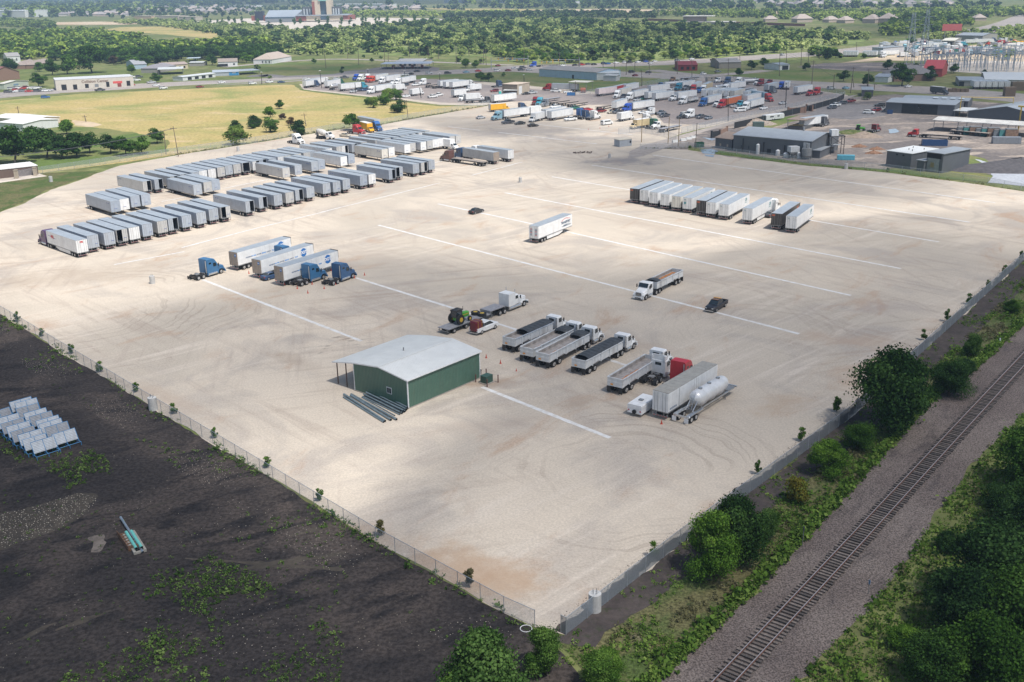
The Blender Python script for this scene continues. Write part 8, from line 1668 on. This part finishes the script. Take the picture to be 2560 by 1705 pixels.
def clumps(poly,spacing,size,seed,keep,per=7,patch=None):
 per*=2
 p=scatter(poly,spacing,.5,seed,keep);rg=np.random.default_rng(seed)
 if patch:f=np.sin(p[:,0]/patch+1)+np.sin(p[:,1]/patch*1.3)+.6*np.sin((p[:,0]+p[:,1])/patch*2.1)+rg.normal(size=len(p))*.5;p=p[f>.5]
 n_=len(p);s=rg.uniform(*size,n_)*(1+.8*(rg.random(n_)<.12));k=np.repeat(np.arange(n_),per);q=rg.normal(size=(n_*per,3))*.42;q[:,2]=np.abs(q[:,2])*.9+.1
 P=np.stack([p[k,0]+q[:,0]*s[k],p[k,1]+q[:,1]*s[k],q[:,2]*s[k]+.02],1);N=rg.normal(size=(n_*per,3));N[:,2]+=1.0;N/=np.linalg.norm(N,axis=1,keepdims=True);tb=rg.uniform(.1,.9,n_);return P,N,s[k]*.42,np.clip(tb[k]+rg.normal(size=n_*per)*.15,0,1)
def weeds(name,parts_,mat,label):
 A=[np.concatenate(z)for z in zip(*parts_)];me=qmesh(*A,mat);o=bpy.data.objects.new(name,me);COL.objects.link(o);o['kind']='stuff';o['label']=label
out=Vector((dL.y,-dL.x));out=out if(LF[1]+out*10).y<LF[1].y else-out
ro=Vector((dR.y,-dR.x))
lfp=[LF[0]+dL*12]+LF;band=lambda pts,a,b,n_:[p+n_*a for p in pts]+[p+n_*b for p in pts][::-1]
weeds('weeds',[clumps(band(lfp,-.5,1.1,out),.5,(.18,.42),31,.8,patch=3),clumps(band(lfp,1,7,out),.7,(.12,.3),32,.45,patch=4),clumps(xy(('S5',230,640),('S5',420,560),('S5',700,400),('S5',380,180),('S5',480,170),('S5',760,380),('S5',1050,720),('S5',900,780),('S5',560,890)),.45,(.12,.36),33,.85,patch=2.2),clumps(xy(('S5',0,160),('S5',110,150),('S5',60,240),('S5',700,430),('S5',480,620),('S5',200,640),('S5',0,520)),.5,(.1,.3),34,.7),clumps(xy(('S1',700,880),('S1',1000,850),('S1',1560,1030),('S1',1540,1230),('S1',1300,1340),('S1',900,1480),('S1',660,1320)),.45,(.12,.4),35,.9,patch=2.6),clumps(xy(('S1',300,1568),('S1',900,1300),('S1',1860,1250),('S1',1860,1700),('S1',300,1700)),.5,(.1,.34),36,.8,patch=3),clumps(xy(('S1',0,500),('S1',1860,900),('S1',1860,1600),('S1',0,1700)),1.0,(.08,.26),37,.35),clumps(xy(('S1',1000,150),('S1',1860,780),('S1',1860,900),('S1',950,300)),.7,(.1,.24),38,.5,patch=3)],F_WEED,'low green weeds scattered over the dark field')
vg=[q+ro*3.5 for q in RF]+[RFx+ro*5];vg2=B1[1:]
weeds('tall_grass',[clumps([LF[4]+Vector((2,-6)),LF[4]+Vector((4,-1)),RF[0],RF[0]+ro*6],.45,(.15,.4),57,.8),clumps([q+ro*.3 for q in RF]+[RF[3]+dR*80]+[RF[3]+dR*80+ro*5]+[q+ro*4.5 for q in RF][::-1],.6,(.14,.4),51,.75,patch=2.5),clumps(vg+vg2[::-1],.42,(.16,.48),52,.8,8,patch=5),clumps(band(B1[:-1],-.9,-.05,Vector((dR.y,-dR.x))*1.0),.24,(.28,.65),53,.95,13),clumps(B2_[:-1]+[B2_[-2]+Vector((30,-10)),Vector((140,120)),Vector((60,40)),Vector((28,55))],.55,(.2,.6),54,.8,7)],F_WEED,'tall grass and weeds between the fence, railway and wood')
weeds('dry_grass',[clumps(vg+vg2[::-1],.5,(.2,.5),55,.7,8,patch=3.3),clumps(B2_[:-1]+[B2_[-2]+Vector((9,-4)),Vector((80,110)),Vector((34,62))],1.0,(.25,.55),56,.5,7,patch=3)],foliage('dry_stalks',(.10,.10,.04),(.18,.17,.07),(.26,.24,.12)),'yellowish dry grass patches beside the railway')
weeds('fence_weeds',[clumps(band([q for q in FF[6:]],-.2,-2.2,Vector((.25,-1))),.8,(.3,.7),61,.6,6),clumps(band([q for q in GR[4:12]],0,2,Vector((0,1))),.8,(.2,.5),62,.6,6)],foliage('grey_weeds',(.10,.11,.05),(.17,.17,.09),(.24,.23,.14)),'dusty weeds along the far fences')
def stones(poly,sp,size,seed,keep,patch,label,col):
 p=scatter(poly,sp,.5,seed,keep);rg=np.random.default_rng(seed)
 if patch:f=np.sin(p[:,0]/patch+2)+np.sin(p[:,1]/patch)+rg.normal(size=len(p))*.6;p=p[f>.6]
 q=MB();c,s=math.cos,math.sin
 for x,y in p:
  r_=rg.uniform(*size);a=rg.uniform(0,6);v=[(x+r_*c(a+k*1.57)*rg.uniform(.6,1.1),y+r_*s(a+k*1.57)*rg.uniform(.6,1.1),.01)for k in range(4)]+[(x,y,r_*.7)];q.add(v,[(0,1,4),(1,2,4),(2,3,4),(3,0,4)],col)
 o=q.build('loose_stones');o['kind']='stuff';o['label']=label
STN=M('pale_stone',(.40,.36,.30),.9,0,.3,3)
stones(xy(('S5',-200,1100),('S5',200,1050),('S5',700,900),('S5',880,930),('S5',770,1090),('S5',500,1230),('S5',200,1330),('S5',-200,1480)),.34,(.04,.11),71,.8,None,'rubbly stony patch on the dark field',STN)
stones(band(lfp[1:],2.0,7.0,out),.40,(.03,.08),72,.6,3,'pale stones beside the left fence',STN);stones(xy(('S1',900,500),('S1',1860,700),('S1',1860,1500),('S1',300,1500),('S1',300,900)),.75,(.03,.08),73,.5,4,'scattered pale stones on the dark field',STN)
sheet('stony_ground',xy(('S5',-200,1100),('S5',200,1050),('S5',700,900),('S5',880,930),('S5',770,1090),('S5',500,1230),('S5',200,1330),('S5',-200,1480)),.016,gmat('stony_soil',[(.060,.052,.043),(.085,.072,.058),(.042,.038,.036)],.2,None,1,.1),.5,.6,81)
sheet('pale_patch',xy(('S5',780,1300),('S5',930,1270),('S5',950,1340),('S5',880,1430),('S5',810,1430),('S5',830,1360)),.018,gmat('pale_clay',[(.16,.135,.115),(.20,.17,.145),(.08,.072,.066)],.3),.35,.5,82)
for i,(a,b,wd_)in enumerate(((('S1',1860,870),('S1',1300,960),1.2),(('S1',1860,960),('S1',1000,900),.8),(('S1',300,1290),('S1',600,1180),1.0),(('S1',40,1370),('S1',300,1250),.8),(('S1',760,640),('S1',980,570),.5),(('S1',1560,780),('S1',1800,720),1.0))):
 p0,p1=at(*a).xy,at(*b).xy;n_=(p1-p0).normalized().orthogonal()*wd_/2;sheet('soil_track',[p0+n_*.3,p0.lerp(p1,.5)+n_,p1+n_*.3,p1-n_*.3,p0.lerp(p1,.5)-n_,p0-n_*.3],.015+.001*i,MATS['stony_soil'],.25,.5,90+i)
stones([q for q in RF]+[q-ro*2.2 for q in RF][::-1],.30,(.05,.12),75,.75,None,'dark earth crumbs along the right fence',M('earth_crumb',(.07,.06,.055),.95))
for o in list(bpy.data.objects):
 if o.name not in SC.objects and o.users==0:bpy.data.objects.remove(o)
